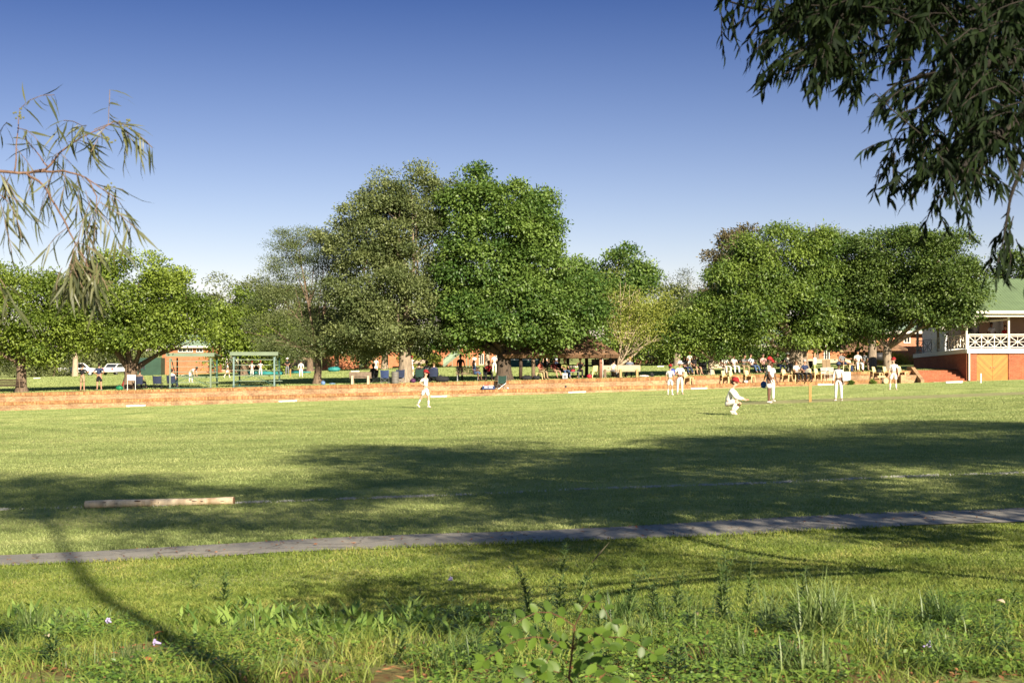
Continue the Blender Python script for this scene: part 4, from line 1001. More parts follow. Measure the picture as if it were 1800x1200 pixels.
g_ = 'spectators on the terrace'
def sit(px, d, rz, ps, label, top, bot, s=1.68, seat=.45, loc=None, **kw):
    return person(loc or up(px, d), math.radians(rz), s, ps, label, top, bot, seat=seat, group=g_, shoes=kw.pop('shoes', BLACK), **kw)
sit(247, 94, 172, SITBACK, 'dark haired person seated from behind next to the white notice board', TAUPE, BLACK, seat=.42, skin_='tan')
sit(303, 94, 176, SITBACK, 'person in white shirt seated from behind by the left green stand', W_, JEANS, seat=.42)
sit(655, 96.2, 210, SITBACK, 'dark figure lounging in a black camp chair left of the navy chair', BLACK, BLACK, seat=.42, skin_='brown', vest=True)
sit(736, 95, 196, SITBACK, 'dark haired person slouched in the green camp chair', BLACK, NAVY, seat=.42)
sit(750, 95.4, 180, SIT, 'dark haired person in grey shirt seated from behind right of the walking boy', GREY, NAVY, seat=.46, s=1.75)
sit(763, 94.6, 182, SITBACK, 'fair haired woman seen from behind in the dark navy chair', NAVY, BLACK, seat=.42, hair='fair')
person(up(809, 95.2), math.radians(170), 1.75, pose(sp=(0, -.25, 1), ual=(.3, -.5, -1), uar=(-.2, -.5, -1)), 'person dressed in black leaning behind the brown slatted bench', BLACK, BLACK, shoes=BLACK, skin_='brown', group=g_)
sit(834, 94.5, 55, SIT, 'woman in blue dress sitting sideways on the brown slatted bench', JEANS, JEANS, skin_='brown', vest=True, dress=True, longhair=True, legs='shorts')
sit(858, 95, 8, SITLEAN, 'person in red shirt leaning forward in a black camp chair', DRED, BLACK, skin_='brown')
sit(950, 94.2, 50, SIT, 'woman in coral top and patterned trousers left in the shelter', CORAL, KHAKI, longhair=True, skin_='tan')
sit(975, 94.6, 30, SITBACK, 'bare legged man in dark red shirt sitting in the shelter', cl('deep maroon', (.1, .02, .02)), KHAKI, legs='shorts', skin_='tan', shoes=BLACK)
sit(984, 95.1, 20, SITBACK, 'person in black sitting just behind the bare legged man', BLACK, BLACK, skin_='brown')
sit(993, 94.6, 20, SIT, 'person in olive shirt and jeans in the middle of the shelter', OLIVE, JEANS, skin_='tan', hair='brown')
sit(1020, 94.6, -5, pose(sp=(0, -.1, 1), thl=(.16, -1, 0), thr=(-.16, -1, 0), shl=(0, -.1, -1), shr=(0, -.1, -1), ual=(.3, -.6, -.7), uar=(-.3, -.6, -.7), fal=(-.45, -.5, .8), far=(.45, -.5, .8)), 'person in black with hands clasped at the chin in the shelter', BLACK, BLACK, skin_='tan', hair='brown')
sit(1077, 94.2, 160, SITLEAN, 'child in white shirt sitting between shelter post and pale trunk', W_, GREY, s=1.4, seat=.42)
sit(1107, 93.55, 182, SIT, 'man in grey blue shirt seen from behind on the cream concrete bench', cl('slate', (.13, .15, .2)), NAVY, hair='fair', seat=.44)
sit(1205, 95.2, 30, SITBACK, 'dark shirted person seated just behind the umpire in the white hat', BLACK, NAVY, skin_='tan')
sit(1222, 95, 25, pose(sp=(0, .3, 1), thl=(.14, -1, .02), thr=(-.16, -1, .1), shl=(.05, -.3, -1), shr=(-.05, -.3, -1), ual=(.9, -.1, .45), fal=(-.9, .2, .25), uar=(-.35, -.2, -1), far=(.3, -1, -.1)), 'bare legged man in black shirt with one arm behind his head', BLACK, BLACK, legs='shorts', skin_='tan', s=1.8)
sit(1275, 95.2, 20, SIT, 'man in white shirt with hand at his face, first of the row of four', W_, LINEN, skin_='tan', s=1.75)
sit(1290, 95.2, 20, SIT, 'dark haired man in white shirt and trousers, second of the row of four', W_, W_, skin_='tan')
sit(1306, 95.2, 25, SITLEAN, 'man in dark shirt and khaki trousers, third of the row of four', GREY, KHAKI, skin_='tan', s=1.72)
sit(1322, 95.2, 35, SITBACK, 'person in pale blue shirt and jeans at the right end of the row of four', PALE, JEANS, hair='brown', s=1.72)
sit(1342, 95.4, 20, SIT, 'person in dusty pink shirt hidden behind the sturdy boy', PINK, BLACK, longhair=True)
sit(1368, 95, 30, SIT, 'woman in light green shirt under the broad dome tree', GREEN, NAVY, longhair=True, hair='brown')
sit(1385, 95.4, 10, SIT, 'person in white hat and beige top near the thick trunk', LINEN, GREY, hat='sun', hatm=cl('white hat', (.7, .68, .62)), skin_='tan')
sit(0, 0, 25, SIT, 'woman in white shirt and dark trousers on a ledge chair by the thick trunk', W_, BLACK, loc=tier(1400, 92.3), skin_='tan', hair='brown')
sit(0, 0, 20, SIT, 'man in navy shirt and dark trousers on a ledge chair holding white paper', NAVY, BLACK, loc=tier(1415, 92.3), skin_='tan', hair='grey', s=1.78)
sit(1482, 94.3, 45, pose(sp=(0, .35, 1), thl=(.14, -1, .05), thr=(.12, -1, .2), shl=(.05, -.3, -1), shr=(.75, -.5, -.35), ual=(.5, -.5, -.5), fal=(.5, -1, .1), uar=(-.35, -.1, -1), far=(.3, -1, -.1)), 'heavy man in brimmed hat and grey shirt with crossed bare legs', GREY, NAVY, hat='sun', hatm=cl('khaki hat', (.24, .19, .1)), legs='shorts', fat=1.25, skin_='tan', s=1.8)
sit(1508, 94.4, 5, SIT, 'man in pale checked shirt and white trousers facing the field', LINEN, W_, fat=1.12, s=1.78, skin_='tan')
sit(1519, 95.4, 0, SIT, 'person in grey shirt behind the man in white trousers', GREY, TAUPE, skin_='tan')
person(up(1508, 97.5), math.radians(30), 1.8, pose(ual=(.5, -.6, .6), fal=(-.4, -.6, .8)), 'dark dressed person holding up a white towel behind the seated pair', BLACK, NAVY, shoes=BLACK, skin_='brown', group=g_)
# pavilion guests
PAV = []
# ------------------------------------------------------------------ the brick terrace wall
BR_A, BR_B, MORT = (0.33, 0.18, 0.095), (0.46, 0.295, 0.165), (0.44, 0.36, 0.26)
BW = brick('buff orange brick', BR_A, BR_B, MORT, dirt=.5); BS = brick('soldier brick', (0.5, 0.3, 0.14), (0.3, 0.14, 0.06), (0.12, 0.08, 0.05), .1, .23, .35)
tw_ = thing('terrace_wall', 'long two tiered orange brick retaining wall along the back of the field', 'wall', (0, 92, 0))
xs = np.arange(-46, 26.41, 2.0); xs = np.append(xs[:-1], 26.4)
def wallstrip(y0, y1, zb, zt):
    mb = MB(); k = len(xs)
    for i in range(k - 1):
        a, b_ = xs[i], xs[i + 1]
        v = [(a, y0, zb(a)), (b_, y0, zb(b_)), (b_, y0, zt(b_)), (a, y0, zt(a)), (a, y1, zb(a)), (b_, y1, zb(b_)), (b_, y1, zt(b_)), (a, y1, zt(a))]
        mb.add(v, [(0, 1, 2, 3), (3, 2, 6, 7), (5, 4, 7, 6)])
    v = [(xs[0], y0, zb(xs[0])), (xs[0], y0, zt(xs[0])), (xs[0], y1, zt(xs[0])), (xs[0], y1, zb(xs[0]))]; mb.add(v, [(0, 1, 2, 3)])
    e = xs[-1]; mb.add([(e, y0, zb(e)), (e, y1, zb(e)), (e, y1, zt(e)), (e, y0, zt(e))], [(0, 1, 2, 3)])
    return mb
fz_ = lambda x: float(zf(x, 92)) - .15
wallstrip(0, .62, fz_, lambda x: z_mid(x) - .2).build('lower_brickwork', BW, tw_)
wallstrip(-.03, .62, lambda x: z_mid(x) - .2, z_mid).build('lower_coping', BS, tw_)
wallstrip(.55, .78, lambda x: z_mid(x) - .05, lambda x: z_top(x) - .2).build('upper_brickwork', BW, tw_)
wallstrip(.52, .8, lambda x: z_top(x) - .2, lambda x: z_top(x) + .01).build('upper_coping', BS, tw_)
mb = MB()
for px, py in ((995, 680), (1007, 691.5)):
    x = (px - CX) / F * 92; mb.box((x, .54 if py < 684 else -.005, CZ - (py - HY) / F * 92), (.12, .06, .16))
mb.build('drain_hole', BLK, tw_)

# ------------------------------------------------------------------ field furniture
WP = mat('white painted plank', (0.72, 0.68, 0.58), .6, .15, 4)
def plank(px0, px1, py, fn, label):
    mid = fn((px0 + px1) / 2, py); dd = 91.72 if fn is on_field and px0 < 1600 else mid.y; zfn = zf if fn is on_field else zu
    xa, xb = (px0 - CX) / F * dd, (px1 - CX) / F * dd; a = Vector((xa, dd, float(zfn(xa, dd)))); b_ = Vector((xb, dd, float(zfn(xb, dd)))); mid = (a + b_) / 2; L = (b_ - a).length
    t = thing('boundary_marker', label, 'marker', mid + Vector((0, 0, .0)), 0, 'white boundary planks')
    d = (b_ - a).normalized() * L / 2
    mb = MB(); mb.bar(-d + Vector((0, 0, .07)), d + Vector((0, 0, .07)), .14, .1); mb.build('board', WP, t, bevel=.012)
    for s_ in (-.7, .7):
        mb = MB(); mb.box(d * s_ + Vector((0, .0, .01)), (.09, .2, .05)); mb.build('foot', WP, t)
for a in ((222, 256, 718.5, 'white plank at the foot of the wall, leftmost one on the near field'), (490, 522, 708.5, 'white plank by the wall below the right green stand'), (757, 786, 702, 'white plank by the wall just right of the walking boy'),
          (999, 1030, 694.5, 'white plank by the wall below the thatched shelter'), (1214, 1243, 688, 'white plank by the wall right of the umpire in the white hat'), (1437, 1465, 680.5, 'white plank by the wall between the stumps and the batting boy'), (1662, 1692, 673.5, 'white plank at the foot of the brick steps')):
    plank(a[0], a[1], a[2], on_field, a[3])
for a in ((59, 71, 665.5, 'far white plank left, in front of the dark hedge'), (314, 331, 660.5, 'far white plank behind the bending player'), (617, 632, 653.5, 'far white plank before the central brick building'), (1001, 1016, 645.5, 'far white plank seen under the shelter'),
          (1155, 1167, 645, 'far white plank right of the cream bench'), (1068, 1078, 646, 'far white plank behind the shelter post')):
    plank(a[0], a[1], a[2], on_upper, a[3])
# log
LOGM = barkmat('peeled log', (0.5, 0.34, 0.19), (0.8, 0.66, 0.45), .45)
a = on_field(151, 893); b_ = on_field(411, 886); mid = (a + b_) / 2; L = (b_ - a).length
t = thing('log', 'pale peeled log lying on the grass beyond the path', 'log', mid)
mb = MB(); pts = []; rad = []
for k in range(15):
    q = k / 14; p = (a - mid).lerp(b_ - mid, q); pts.append(p + Vector((0, 0, .06 + .004 * math.sin(q * 7)))); rad.append(.066 + .003 * math.sin(q * 14) - .006 * q)
mb.tube(pts, rad, 14); mb.build('trunk_wood', LOGM, t, smooth=True)
for e, s_, r_ in ((pts[0], -1, rad[0]), (pts[-1], 1, rad[-1])):
    mb = MB(); dv = (b_ - a).normalized() * s_; mb.tube([e - dv * .002, e + dv * .006], r_ * .97, 14); mb.build('cut_end', mat('cut wood end', (0.36, 0.2, 0.1), .9, .4, 30), t)
mb = MB()
for k in range(9):
    q = R.random(); p = (a - mid).lerp(b_ - mid, q); mb.ball(p + Vector((0, -.048, .075 + R.uniform(-.03, .03))), (R.uniform(.02, .06), .02, R.uniform(.006, .013)), 8, 5)
mb.build('bark_remnant', mat('bark remnant', (0.13, 0.06, 0.03), .9), t)
# stumps
def stumps(label, loc, rz, h, s=1.0):
    t = thing('cricket_stumps', label, 'stumps', loc, rz, 'cricket stumps'); SM = mat('stump wood', (0.38, 0.22, 0.075), .5, .2, 12)
    for k in (-1, 0, 1):
        mb = MB(); mb.lathe([(.012, -.05), (.021, 0), (.021, h * .96), (.017, h * .985), (.01, h)], (k * .088 * s, 0, 0), 10); mb.build('stump', SM, t, smooth=True)
    mb = MB()
    for k in (-.5, .5): mb.tube([(k * .088 * s - .05, 0, h + .008), (k * .088 * s + .05, 0, h + .008)], .01, 6)
    mb.build('bail', SM, t)
p = on_field(1424, 706.5); stumps('set of wooden stumps on the near pitch between the two boys', p, math.radians(58), hgt(34, p.y), 1.0)
p = on_upper(510.5, 662.5); stumps('distant wooden stumps on the far upper field by the far umpire', p, math.radians(70), .72)
# striped score board
p = Vector(((1489 - CX) / F * 91.8, 91.82, 0)); p.z = float(zf(p.x, 91.8)); zb = CZ - (668.5 - HY) / F * 91.8 - p.z
t = thing('score_board', 'white framed board with four dark bars behind the batting boy', 'board', p, math.radians(8))
mb = MB(); mb.box((0, .03, zb + .27), (.5, .015, .54)); mb.build('panel', mat('board white', (.72, .72, .7), .5, .08), t)
mb = MB()
for s_ in (-1, 1): mb.box((s_ * .235, .015, zb + .27), (.035, .03, .56)); mb.box((0, .015, zb + .27 + s_ * .27), (.435, .03, .035))
mb.build('frame', WP, t)
mb = MB()
for k in range(4): mb.box((-.15 + k * .1, .02, zb + .28), (.03, .008, .38))
mb.build('bar_mark', NAVY, t)
for s_ in (-1, 1):
    mb = MB(); mb.bar((s_ * .2, .04, -.02), (s_ * .2, .05, zb + .02), .035); mb.build('leg', WP, t)
# cut log seats by the wall
for px, py, r_, lab in ((1555, 674, .19, 'round cut log standing on edge against the brick wall'),):
    p = on_field(px, py); t = thing('cut_log', lab, 'log', p, .35)
    mb = MB(); mb.tube([(0, -.16, r_), (0, .3, r_)], r_, 18); mb.build('bark_side', BK['grey'], t, smooth=True)
    mb = MB(); mb.tube([(0, -.168, r_), (0, -.158, r_)], r_ * .95, 18); mb.build('cut_face', mat('cut wood face', (0.6, 0.42, 0.22), .8, .2, 14), t)
    o = thing('wooden_slab', 'short pale wooden slab resting on the round cut log', 'slab', p + Vector((-.2, .1, r_ * 2)), .2); mb = MB(); mb.prism([(-.32, -.15, 0), (.25, -.13, 0), (.3, .1, 0), (-.28, .14, 0)], (0, 0, 0), (0, 0, .13)); mb.build('block', mat('slab wood', (0.55, 0.4, 0.2), .8), o, bevel=.02)
# notice board at the left
t = thing('notice_board', 'blank white sign on two thin legs at the wall edge', 'sign', up(231, 93.2)); WS = mat('white sign', (.72, .7, .66), .5, .08)
mb = MB(); mb.box((0, 0, .82), (.56, .03, .36)); mb.build('panel', WS, t, bevel=.006)
for s_ in (-1, 1): mb = MB(); mb.box((s_ * .26, .02, .45), (.03, .025, 1.0)); mb.build('leg', WS, t)
# dustbin, cooler, ball, bags
t = thing('dustbin', 'grey ribbed dustbin beside the tall tree trunk', 'bin', up(694.5, 93.5)); mb = MB()
pr = []
for k in range(9): pr += [(.235 + .006 * (k % 2) + .004 * k / 8, .02 + k * .085), (.235 + .006 * (k % 2) + .004 * k / 8, .07 + k * .085)]
mb.lathe(pr, (0, 0, 0), 20); mb.build('drum', mat('galvanised', (.16, .15, .13), .6, .3, 6), t, smooth=False); mb = MB(); mb.lathe([(.25, .745), (.255, .765), (.2, .77)], (0, 0, .02), 20); mb.build('rim', STEEL, t)
t = thing('cooler_box', 'blue cooler box with white stripe and red contents on the ledge', 'cooler box', tier(858.5, 92.3), .05); mb = MB(); mb.box((0, 0, .13), (.8, .36, .22)); mb.build('box', FBL, t, bevel=.02)
mb = MB(); mb.box((-.16, -.183, .14), (.2, .004, .06)); mb.box((.14, -.183, .14), (.26, .004, .06)); mb.build('white_panel', WS, t); mb = MB(); mb.box((0, 0, .25), (.7, .3, .03)); mb.build('tray', WS, t, bevel=.01); mb = MB(); mb.box((-.12, 0, .285), (.3, .2, .05)); mb.build('towel', DRED, t, bevel=.02)
t = thing('ball', 'small white ball on the brick ledge below the oak', 'ball', tier(892.5, 92.2)); mb = MB(); mb.ball((0, 0, .065), .065, 12, 8); mb.build('sphere', W_, t, smooth=True); mb = MB(); mb.tube([(math.cos(a) * .066, math.sin(a) * .066, .065) for a in [i * .5 for i in range(14)]], .003, 4); mb.build('seam', GREY, t)
def bag(label, loc, size, m, rz=0.0, name='bag', strap=True):
    t = thing(name, label, 'bag', loc, rz, 'bags and kit on the grass'); n0 = R.random() * 9
    mb = MB(); mb.ball((0, 0, size[2] * .42), (size[0] / 2, size[1] / 2, size[2] * .55), 14, 9, None, -.75)
    mb.v = [(x * (1 + .15 * noise.noise(Vector((x * 6, y * 6, z * 6 + n0)))), y, max(0, z) * (1 + .3 * noise.noise(Vector((x * 4 + n0, y * 4, 1))))) for x, y, z in mb.v]; mb.build('sack', m, t, smooth=True)
    if strap:
        mb = MB(); mb.tube([(-size[0] * .25, -size[1] * .3, size[2] * .8), (-size[0] * .1, -size[1] * .2, size[2] * 1.15), (size[0] * .1, -size[1] * .2, size[2] * 1.15), (size[0] * .25, -size[1] * .3, size[2] * .8)], .015, 5); mb.build('handle', BLK, t)
for a in (('large black kit bag lying behind the walking boy', up(777, 94), (.95, .5, .42), FB), ('black bag left of the first shelter pole', up(926, 94), (.8, .5, .3), FB), ('black rucksack between the shelter poles', up(943, 93.8), (.5, .4, .3), FB), ('red round bag right of the shelter', up(1036, 94), (.36, .3, .28), mat('red nylon', (.35, .02, .03), .5)),
          ('green and red bag left of the notice board', up(210, 94.2), (.5, .4, .32), mat('emerald nylon', (.01, .16, .07), .5)), ('dark red jacket bundle behind the green bag', up(219, 94.6), (.4, .4, .62), cl('brick red', (.22, .03, .025))), ('purple and black satchel left of the green camp chair', up(726, 94.2), (.36, .3, .3), mat('plum nylon', (.08, .02, .07), .6)),
          ('pale blue bag beside the feathery tree trunk', up(568, 94.4), (.3, .26, .3), mat('pale blue nylon', (.13, .22, .4), .5)), ('folded blue sheet on the grass right of the feathery tree', up(584, 95.5), (.45, .4, .1), mat('blue sheet', (.14, .24, .38), .6)), ('black helmet bag on the grass right of the cream bench', up(1146, 94), (.28, .25, .22), FB),
          ('white and dark clothes heap on the wall right of the cream bench', up(1132, 94), (.7, .35, .14), LINEN), ('dark bag standing under the cream bench', up(1100, 94.2), (.2, .2, .24), FB), ('blue and white sports bag left of the umpire in the white hat', up(1182, 94.5), (.5, .35, .55), mat('royal blue nylon', (.05, .08, .3), .5)),
          ('dark bag on the ledge chair next to the round cut log', tier(1545, 92.2) + Vector((0, 0, .45)), (.38, .3, .2), FB), ('white plastic bag on the ledge below a cream chair', tier(1311, 92.3), (.28, .25, .2), W_), ('navy bag beside the man in white trousers', up(1497, 94), (.22, .22, .45), NAVY), ('red flask bag next to the man in white trousers', up(1516.5, 94), (.12, .14, .36), mat('red nylon', (.35, .02, .03), .5))):
    bag(a[0], a[1], a[2], a[3])
t = thing('cool_box', 'small grey and white cool box on the shelter floor', 'cool box', up(993, 93.8)); mb = MB(); mb.box((0, 0, .17), (.34, .3, .32)); mb.build('box', mat('pale plastic', (.5, .5, .52), .5), t, bevel=.03); mb = MB(); mb.box((0, 0, .35), (.36, .32, .05)); mb.build('lid', mat('white plastic', (.7, .7, .68), .4), t, bevel=.015)
mb = MB(); mb.box((0, -.152, .16), (.2, .008, .2)); mb.build('front_panel', GREY, t)
t = thing('camp_table', 'low metal camp table in the shelter with red things on it', 'table', up(1010, 94.1)); mb = MB(); mb.box((0, 0, .45), (.62, .4, .025)); mb.build('table_top', STEEL, t, bevel=.006)
for sx in (-1, 1):
    for sy in (-1, 1): mb = MB(); mb.tube([(sx * .27, sy * .16, .44), (sx * .29, sy * .18, 0)], .015, 6); mb.build('leg', STEEL, t)
bag('red bag on top of the low camp table', up(1007, 94.1) + Vector((0, 0, .462)), (.28, .2, .17), mat('red nylon', (.35, .02, .03), .5))
t = thing('bottle', 'dark bottle with red cap on the low camp table', 'bottle', up(1003, 94.15) + Vector((0, .05, .462))); mb = MB(); mb.lathe([(.035, 0), (.04, .02), (.04, .2), (.018, .27), (.018, .3)], n=10); mb.build('flask', FB, t, smooth=True); mb = MB(); mb.lathe([(.02, .3), (.02, .33)], n=10); mb.build('cap', DRED, t)
t = thing('paper', 'white sheet of paper in the lap of the man in navy shirt', 'paper', tier(1419, 91.95) + Vector((0, 0, .62)), .3); mb = MB(); mb.box((0, 0, .06), (.26, .02, .32), tilt=('X', .9)); mb.build('sheet', W_, t)
t = thing('utility_box', 'white box on a green post behind the seated man in navy', 'box', up(1432, 95)); mb = MB(); mb.box((0, 0, .75), (.18, .18, .48)); mb.build('cabinet', WS, t, bevel=.01); mb = MB(); mb.box((0, 0, .26), (.12, .12, .52)); mb.build('post', mat('lime post', (.3, .34, .12), .7), t)
for px, lab in ((1449, 'left brown folding board behind the ledge chairs'), (1441, 'right brown folding board standing behind the empty ledge chairs')):
    t = thing('folded_table', lab, 'folded table', up(px if px != 1441 else 1456, 94.6), .1); mb = MB(); mb.box((0, 0, .52), (.28, .04, .62), tilt=('X', -.12)); mb.build('panel', mat('brown board', (.22, .15, .08), .7), t, bevel=.008)
    mb = MB(); mb.bar((-.12, .08, 0), (-.12, .03, .75), .025); mb.bar((.12, .08, 0), (.12, .03, .75), .025); mb.build('leg', BLK, t)
t = thing('loudspeaker', 'black box speaker behind the thick trunk of the broad dome tree', 'speaker', up(1421, 95.6), .1); mb = MB(); mb.box((0, 0, .55), (.5, .4, .42)); mb.build('cabinet', FB, t, bevel=.02); mb = MB(); mb.box((0, .0, .17), (.3, .3, .34)); mb.build('stand', BLK, t)
# teal ground sheets on the far field
TEAL = mat('teal tarpaulin', (.03, .22, .21), .55, .3, 2)
for px, py, w_, h_, lab in ((452, 658.5, 2.6, .55, 'teal tarpaulin heap beneath the right green stand'), (468, 659, 1.8, .4, 'teal tarpaulin heap right of the pair in maroon caps'), (490, 659, 1.0, .4, 'small teal tarpaulin heap left of the far umpire'), (522, 656, 2.2, .25, 'flat teal tarpaulin behind the far batsman'), (540, 655.5, .9, .2, 'tiny teal tarpaulin fold right of the far batsman'), (587, 653, 1.5, .6, 'teal tarpaulin mound right of the feathery tree trunk')):
    bag(lab, on_upper(px, py), (w_, w_ * .7, h_), TEAL, 0, 'tarpaulin', False)
# spectator stands
SG = mat('sage green paint', (.17, .22, .15), .6, .2, 3); SB = mat('blue green paint', (.17, .25, .24), .55, .2, 3); SGD = mat('dark green paint', (.03, .09, .07), .6)
def stand(label, px0, px1, d, ytop, ybase, mp):
    a = up(px0, d); b_ = up(px1, d); mid = (a + b_) / 2; s = d / F; W = b_.x - a.x; H = (ybase - ytop) * s
    t = thing('spectator_stand', label, 'stand', mid, 0, 'green steel spectator stands')
    z = lambda py: (ybase - py) * s
    mb = MB(); mb.prism([(-W / 2, -.05, H - .24), (-W / 2, -.05, H - .0), (-W / 2, 2.1, H - .2), (-W / 2, 2.1, H - .24), (-W / 2, .0, H - .06), (-W / 2, .0, H - .24)], (0, 0, 0), (W, 0, 0)); mb.build('roof', SG, t)
    for k, sx in enumerate((-.42, .42)):
        for y in (0, 2.0):
            mb = MB(); mb.box((sx * W, y + .03, (H - .34) / 2 - .03), (.1, .08, H - .28)); mb.build('post', mp if y == 0 else SGD, t)
    for k in range(5):
        mb = MB(); mb.box((R.uniform(-.1, .1), .25 + k * .38, .35 + (4 - k) * .36), (W * .96, .28, .045)); mb.build('seat_plank', SG, t)
    for sx in (-.42, .42):
        mb = MB(); mb.bar((sx * W + .06, .1, 1.95), (sx * W + .06, 2.0, .2), .05); mb.build('stringer', SB, t)
    mb = MB(); mb.bar((-.1 * W, .12, .9), (.42 * W - .05, .12, .12), .03); mb.bar((.1 * W, .12, .9), (-.42 * W + .05, .12, .3), .03); mb.bar((-.2 * W, .14, .8), (.4 * W, .14, .8), .025); mb.build('brace', SGD, t)
    mb = MB(); mb.bar((-.45 * W, .0, .04), (.45 * W, .0, .04), .05); mb.build('sill', SGD, t)
stand('left green steel spectator stand with tiers of planks', 292, 377, 93.6, 621.5, 684, SG)
stand('right spectator stand with sky blue posts and green roof edge', 404, 489, 93.6, 618.5, 680, SB)

# ------------------------------------------------------------------ thatched shelter
def thatchmat():
    m, nt, out = newmat('thatch'); tc = N(nt, 'ShaderNodeTexCoord'); mp = N(nt, 'ShaderNodeMapping'); mp.inputs['Scale'].default_value = (8, 2, 3); nt.links.new(tc.outputs['Object'], mp.inputs['Vector'])
    n1 = noisetex(nt, mp.outputs['Vector'], 3, 6, .8); n2 = noisetex(nt, tc.outputs['Object'], 1.3, 5, .7)
    c = ramp(nt, n1.outputs['Fac'], [(.3, (.1, .055, .03)), (.7, (.3, .18, .1))]).outputs['Color']
    c = mixc(nt, 1.0, c, ramp(nt, n2.outputs['Fac'], [(.4, (.45, .42, .4)), (.56, (1.1, 1.05, 1))]).outputs['Color'], 'MULTIPLY')
    b = N(nt, 'ShaderNodeBsdfPrincipled'); b.inputs['Roughness'].default_value = .95; bp = N(nt, 'ShaderNodeBump'); bp.inputs['Strength'].default_value = 1; bp.inputs['Distance'].default_value = .08
    nt.links.new(n1.outputs['Fac'], bp.inputs['Height']); nt.links.new(bp.outputs['Normal'], b.inputs['Normal']); nt.links.new(c, b.inputs['Base Color']); nt.links.new(b.outputs['BSDF'], out.inputs['Surface']); MATS['thatch'] = m; return m
THATCH = thatchmat()
d = 95.2; t0 = up(985, d); t = thing('thatched_shelter', 'open thatched shelter on wooden poles under the oak', 'shelter', t0); s = d / F
def zz(py): return CZ - (py - HY) * s - t0.z
ex0, ex1 = (884 - 985) * s, (1087 - 985) * s; rx0, rx1 = (940 - 985) * s, (1034 - 985) * s; ze, zr = zz(623), zz(584)
mb = MB(); e = [(ex0, -1.6, ze), (ex1, -1.6, ze), (ex1, 3.2, ze), (ex0, 3.2, ze)]; r_ = [(rx0, .8, zr), (rx1, .8, zr)]
V = e + r_ + [(x * .97, .8 + (y - .8) * .94, z - .22) for x, y, z in e] + [(x, y, z - .3) for x, y, z in r_]
mb.add(V, [(0, 1, 5, 4), (1, 2, 5), (2, 3, 4, 5), (3, 0, 4), (7, 6, 10, 11), (8, 7, 11), (9, 8, 11, 10), (6, 9, 10), (0, 6, 7, 1), (1, 7, 8, 2), (2, 8, 9, 3), (3, 9, 6, 0)]); ro = mb.build('thatch_roof', THATCH, t)
mb = MB(); mb.tube([(rx0 - .05, .8, zr + .03), (rx1 + .05, .8, zr + .03)], .1, 8); mb.build('ridge_roll', THATCH, t)
for px, y, r_, m_ in ((914, -1.0, .12, DKW), (936, -1.15, .13, WOOD), (1033, 2.6, .12, DKW), (1055, -1.15, .13, mat('reddish pole', (.3, .14, .09), .8, .3, 8)), (1078, -.2, .1, WOOD), (960, 2.7, .1, DKW), (1000, 2.7, .1, DKW)):
    mb = MB(); x = (px - 985) * (d + y) / F; mb.tube([(x, y, -.1), (x + .02, y, ze * .5), (x, y, ze + .1)], r_, 9); mb.build('pole', m_, t, smooth=True)
mb = MB(); x = (1057 - 985) * s; mb.tube([(x, -1.3, -.05), (x + .02, -1.3, 1.1), (x - .02, -1.3, 1.55), (x + .1, -1.28, 1.8), (x + .12, -1.2, ze)], .03, 6); mb.build('white_pipe', W_, t, smooth=True)
mb = MB(); mb.bar((ex0 * .93, -1.15, ze - .2), (ex1 * .9, -1.15, ze - .2), .1); mb.build('beam', DKW, t)
# second thatched umbrella and table place behind the right trees
for px, d, lab, r0, top, bot in ((1563, 112, 'small thatched parasol near the right brick house', 1.5, 598, 616), (1500, 113, 'dark thatched parasol behind the seated pair at right', 1.7, 597, 618)):
    p = up(px, d); t = thing('thatched_parasol', lab, 'parasol', p, 0, 'thatched parasols'); s = d / F; z = lambda py: CZ - (py - HY) * s - p.z
    mb = MB(); mb.lathe([(r0, z(bot)), (r0 * .98, z(bot) + .1), (r0 * .45, z(top) - .3), (.06, z(top))], n=18); mb.build('thatch_top', THATCH, t, smooth=False); mb = MB(); mb.tube([(0, 0, -.1), (0, 0, z(bot) + .2)], .09, 8); mb.build('post', WOOD, t)
p = up(1545, 110); t = thing('barbecue', 'dark drum barbecue on timber legs near the right tree trunk', 'barbecue', p); mb = MB(); mb.tube([(-.5, 0, .75), (.5, 0, .75)], .33, 14); mb.build('drum', BLK, t, smooth=True)
for sx in (-1, 1): mb = MB(); mb.bar((sx * .4, -.2, 0), (sx * .4, 0, .6), .07); mb.bar((sx * .4, .2, 0), (sx * .4, 0, .6), .07); mb.build('leg', WOOD, t)
p = up(1536, 110); t = thing('timber_post', 'short timber post standing left of the drum barbecue', 'post', p); mb = MB(); mb.lathe([(.09, -.1), (.1, 0), (.09, 1.0), (.08, 1.02)], n=9); mb.build('shaft', mat('ochre post', (0.4, 0.27, 0.12), .8), t); mb = MB(); mb.lathe([(.1, 1.02), (.11, 1.04), (.11, 1.62), (.09, 1.64)], n=9); mb.build('dark_sleeve', BLK, t)
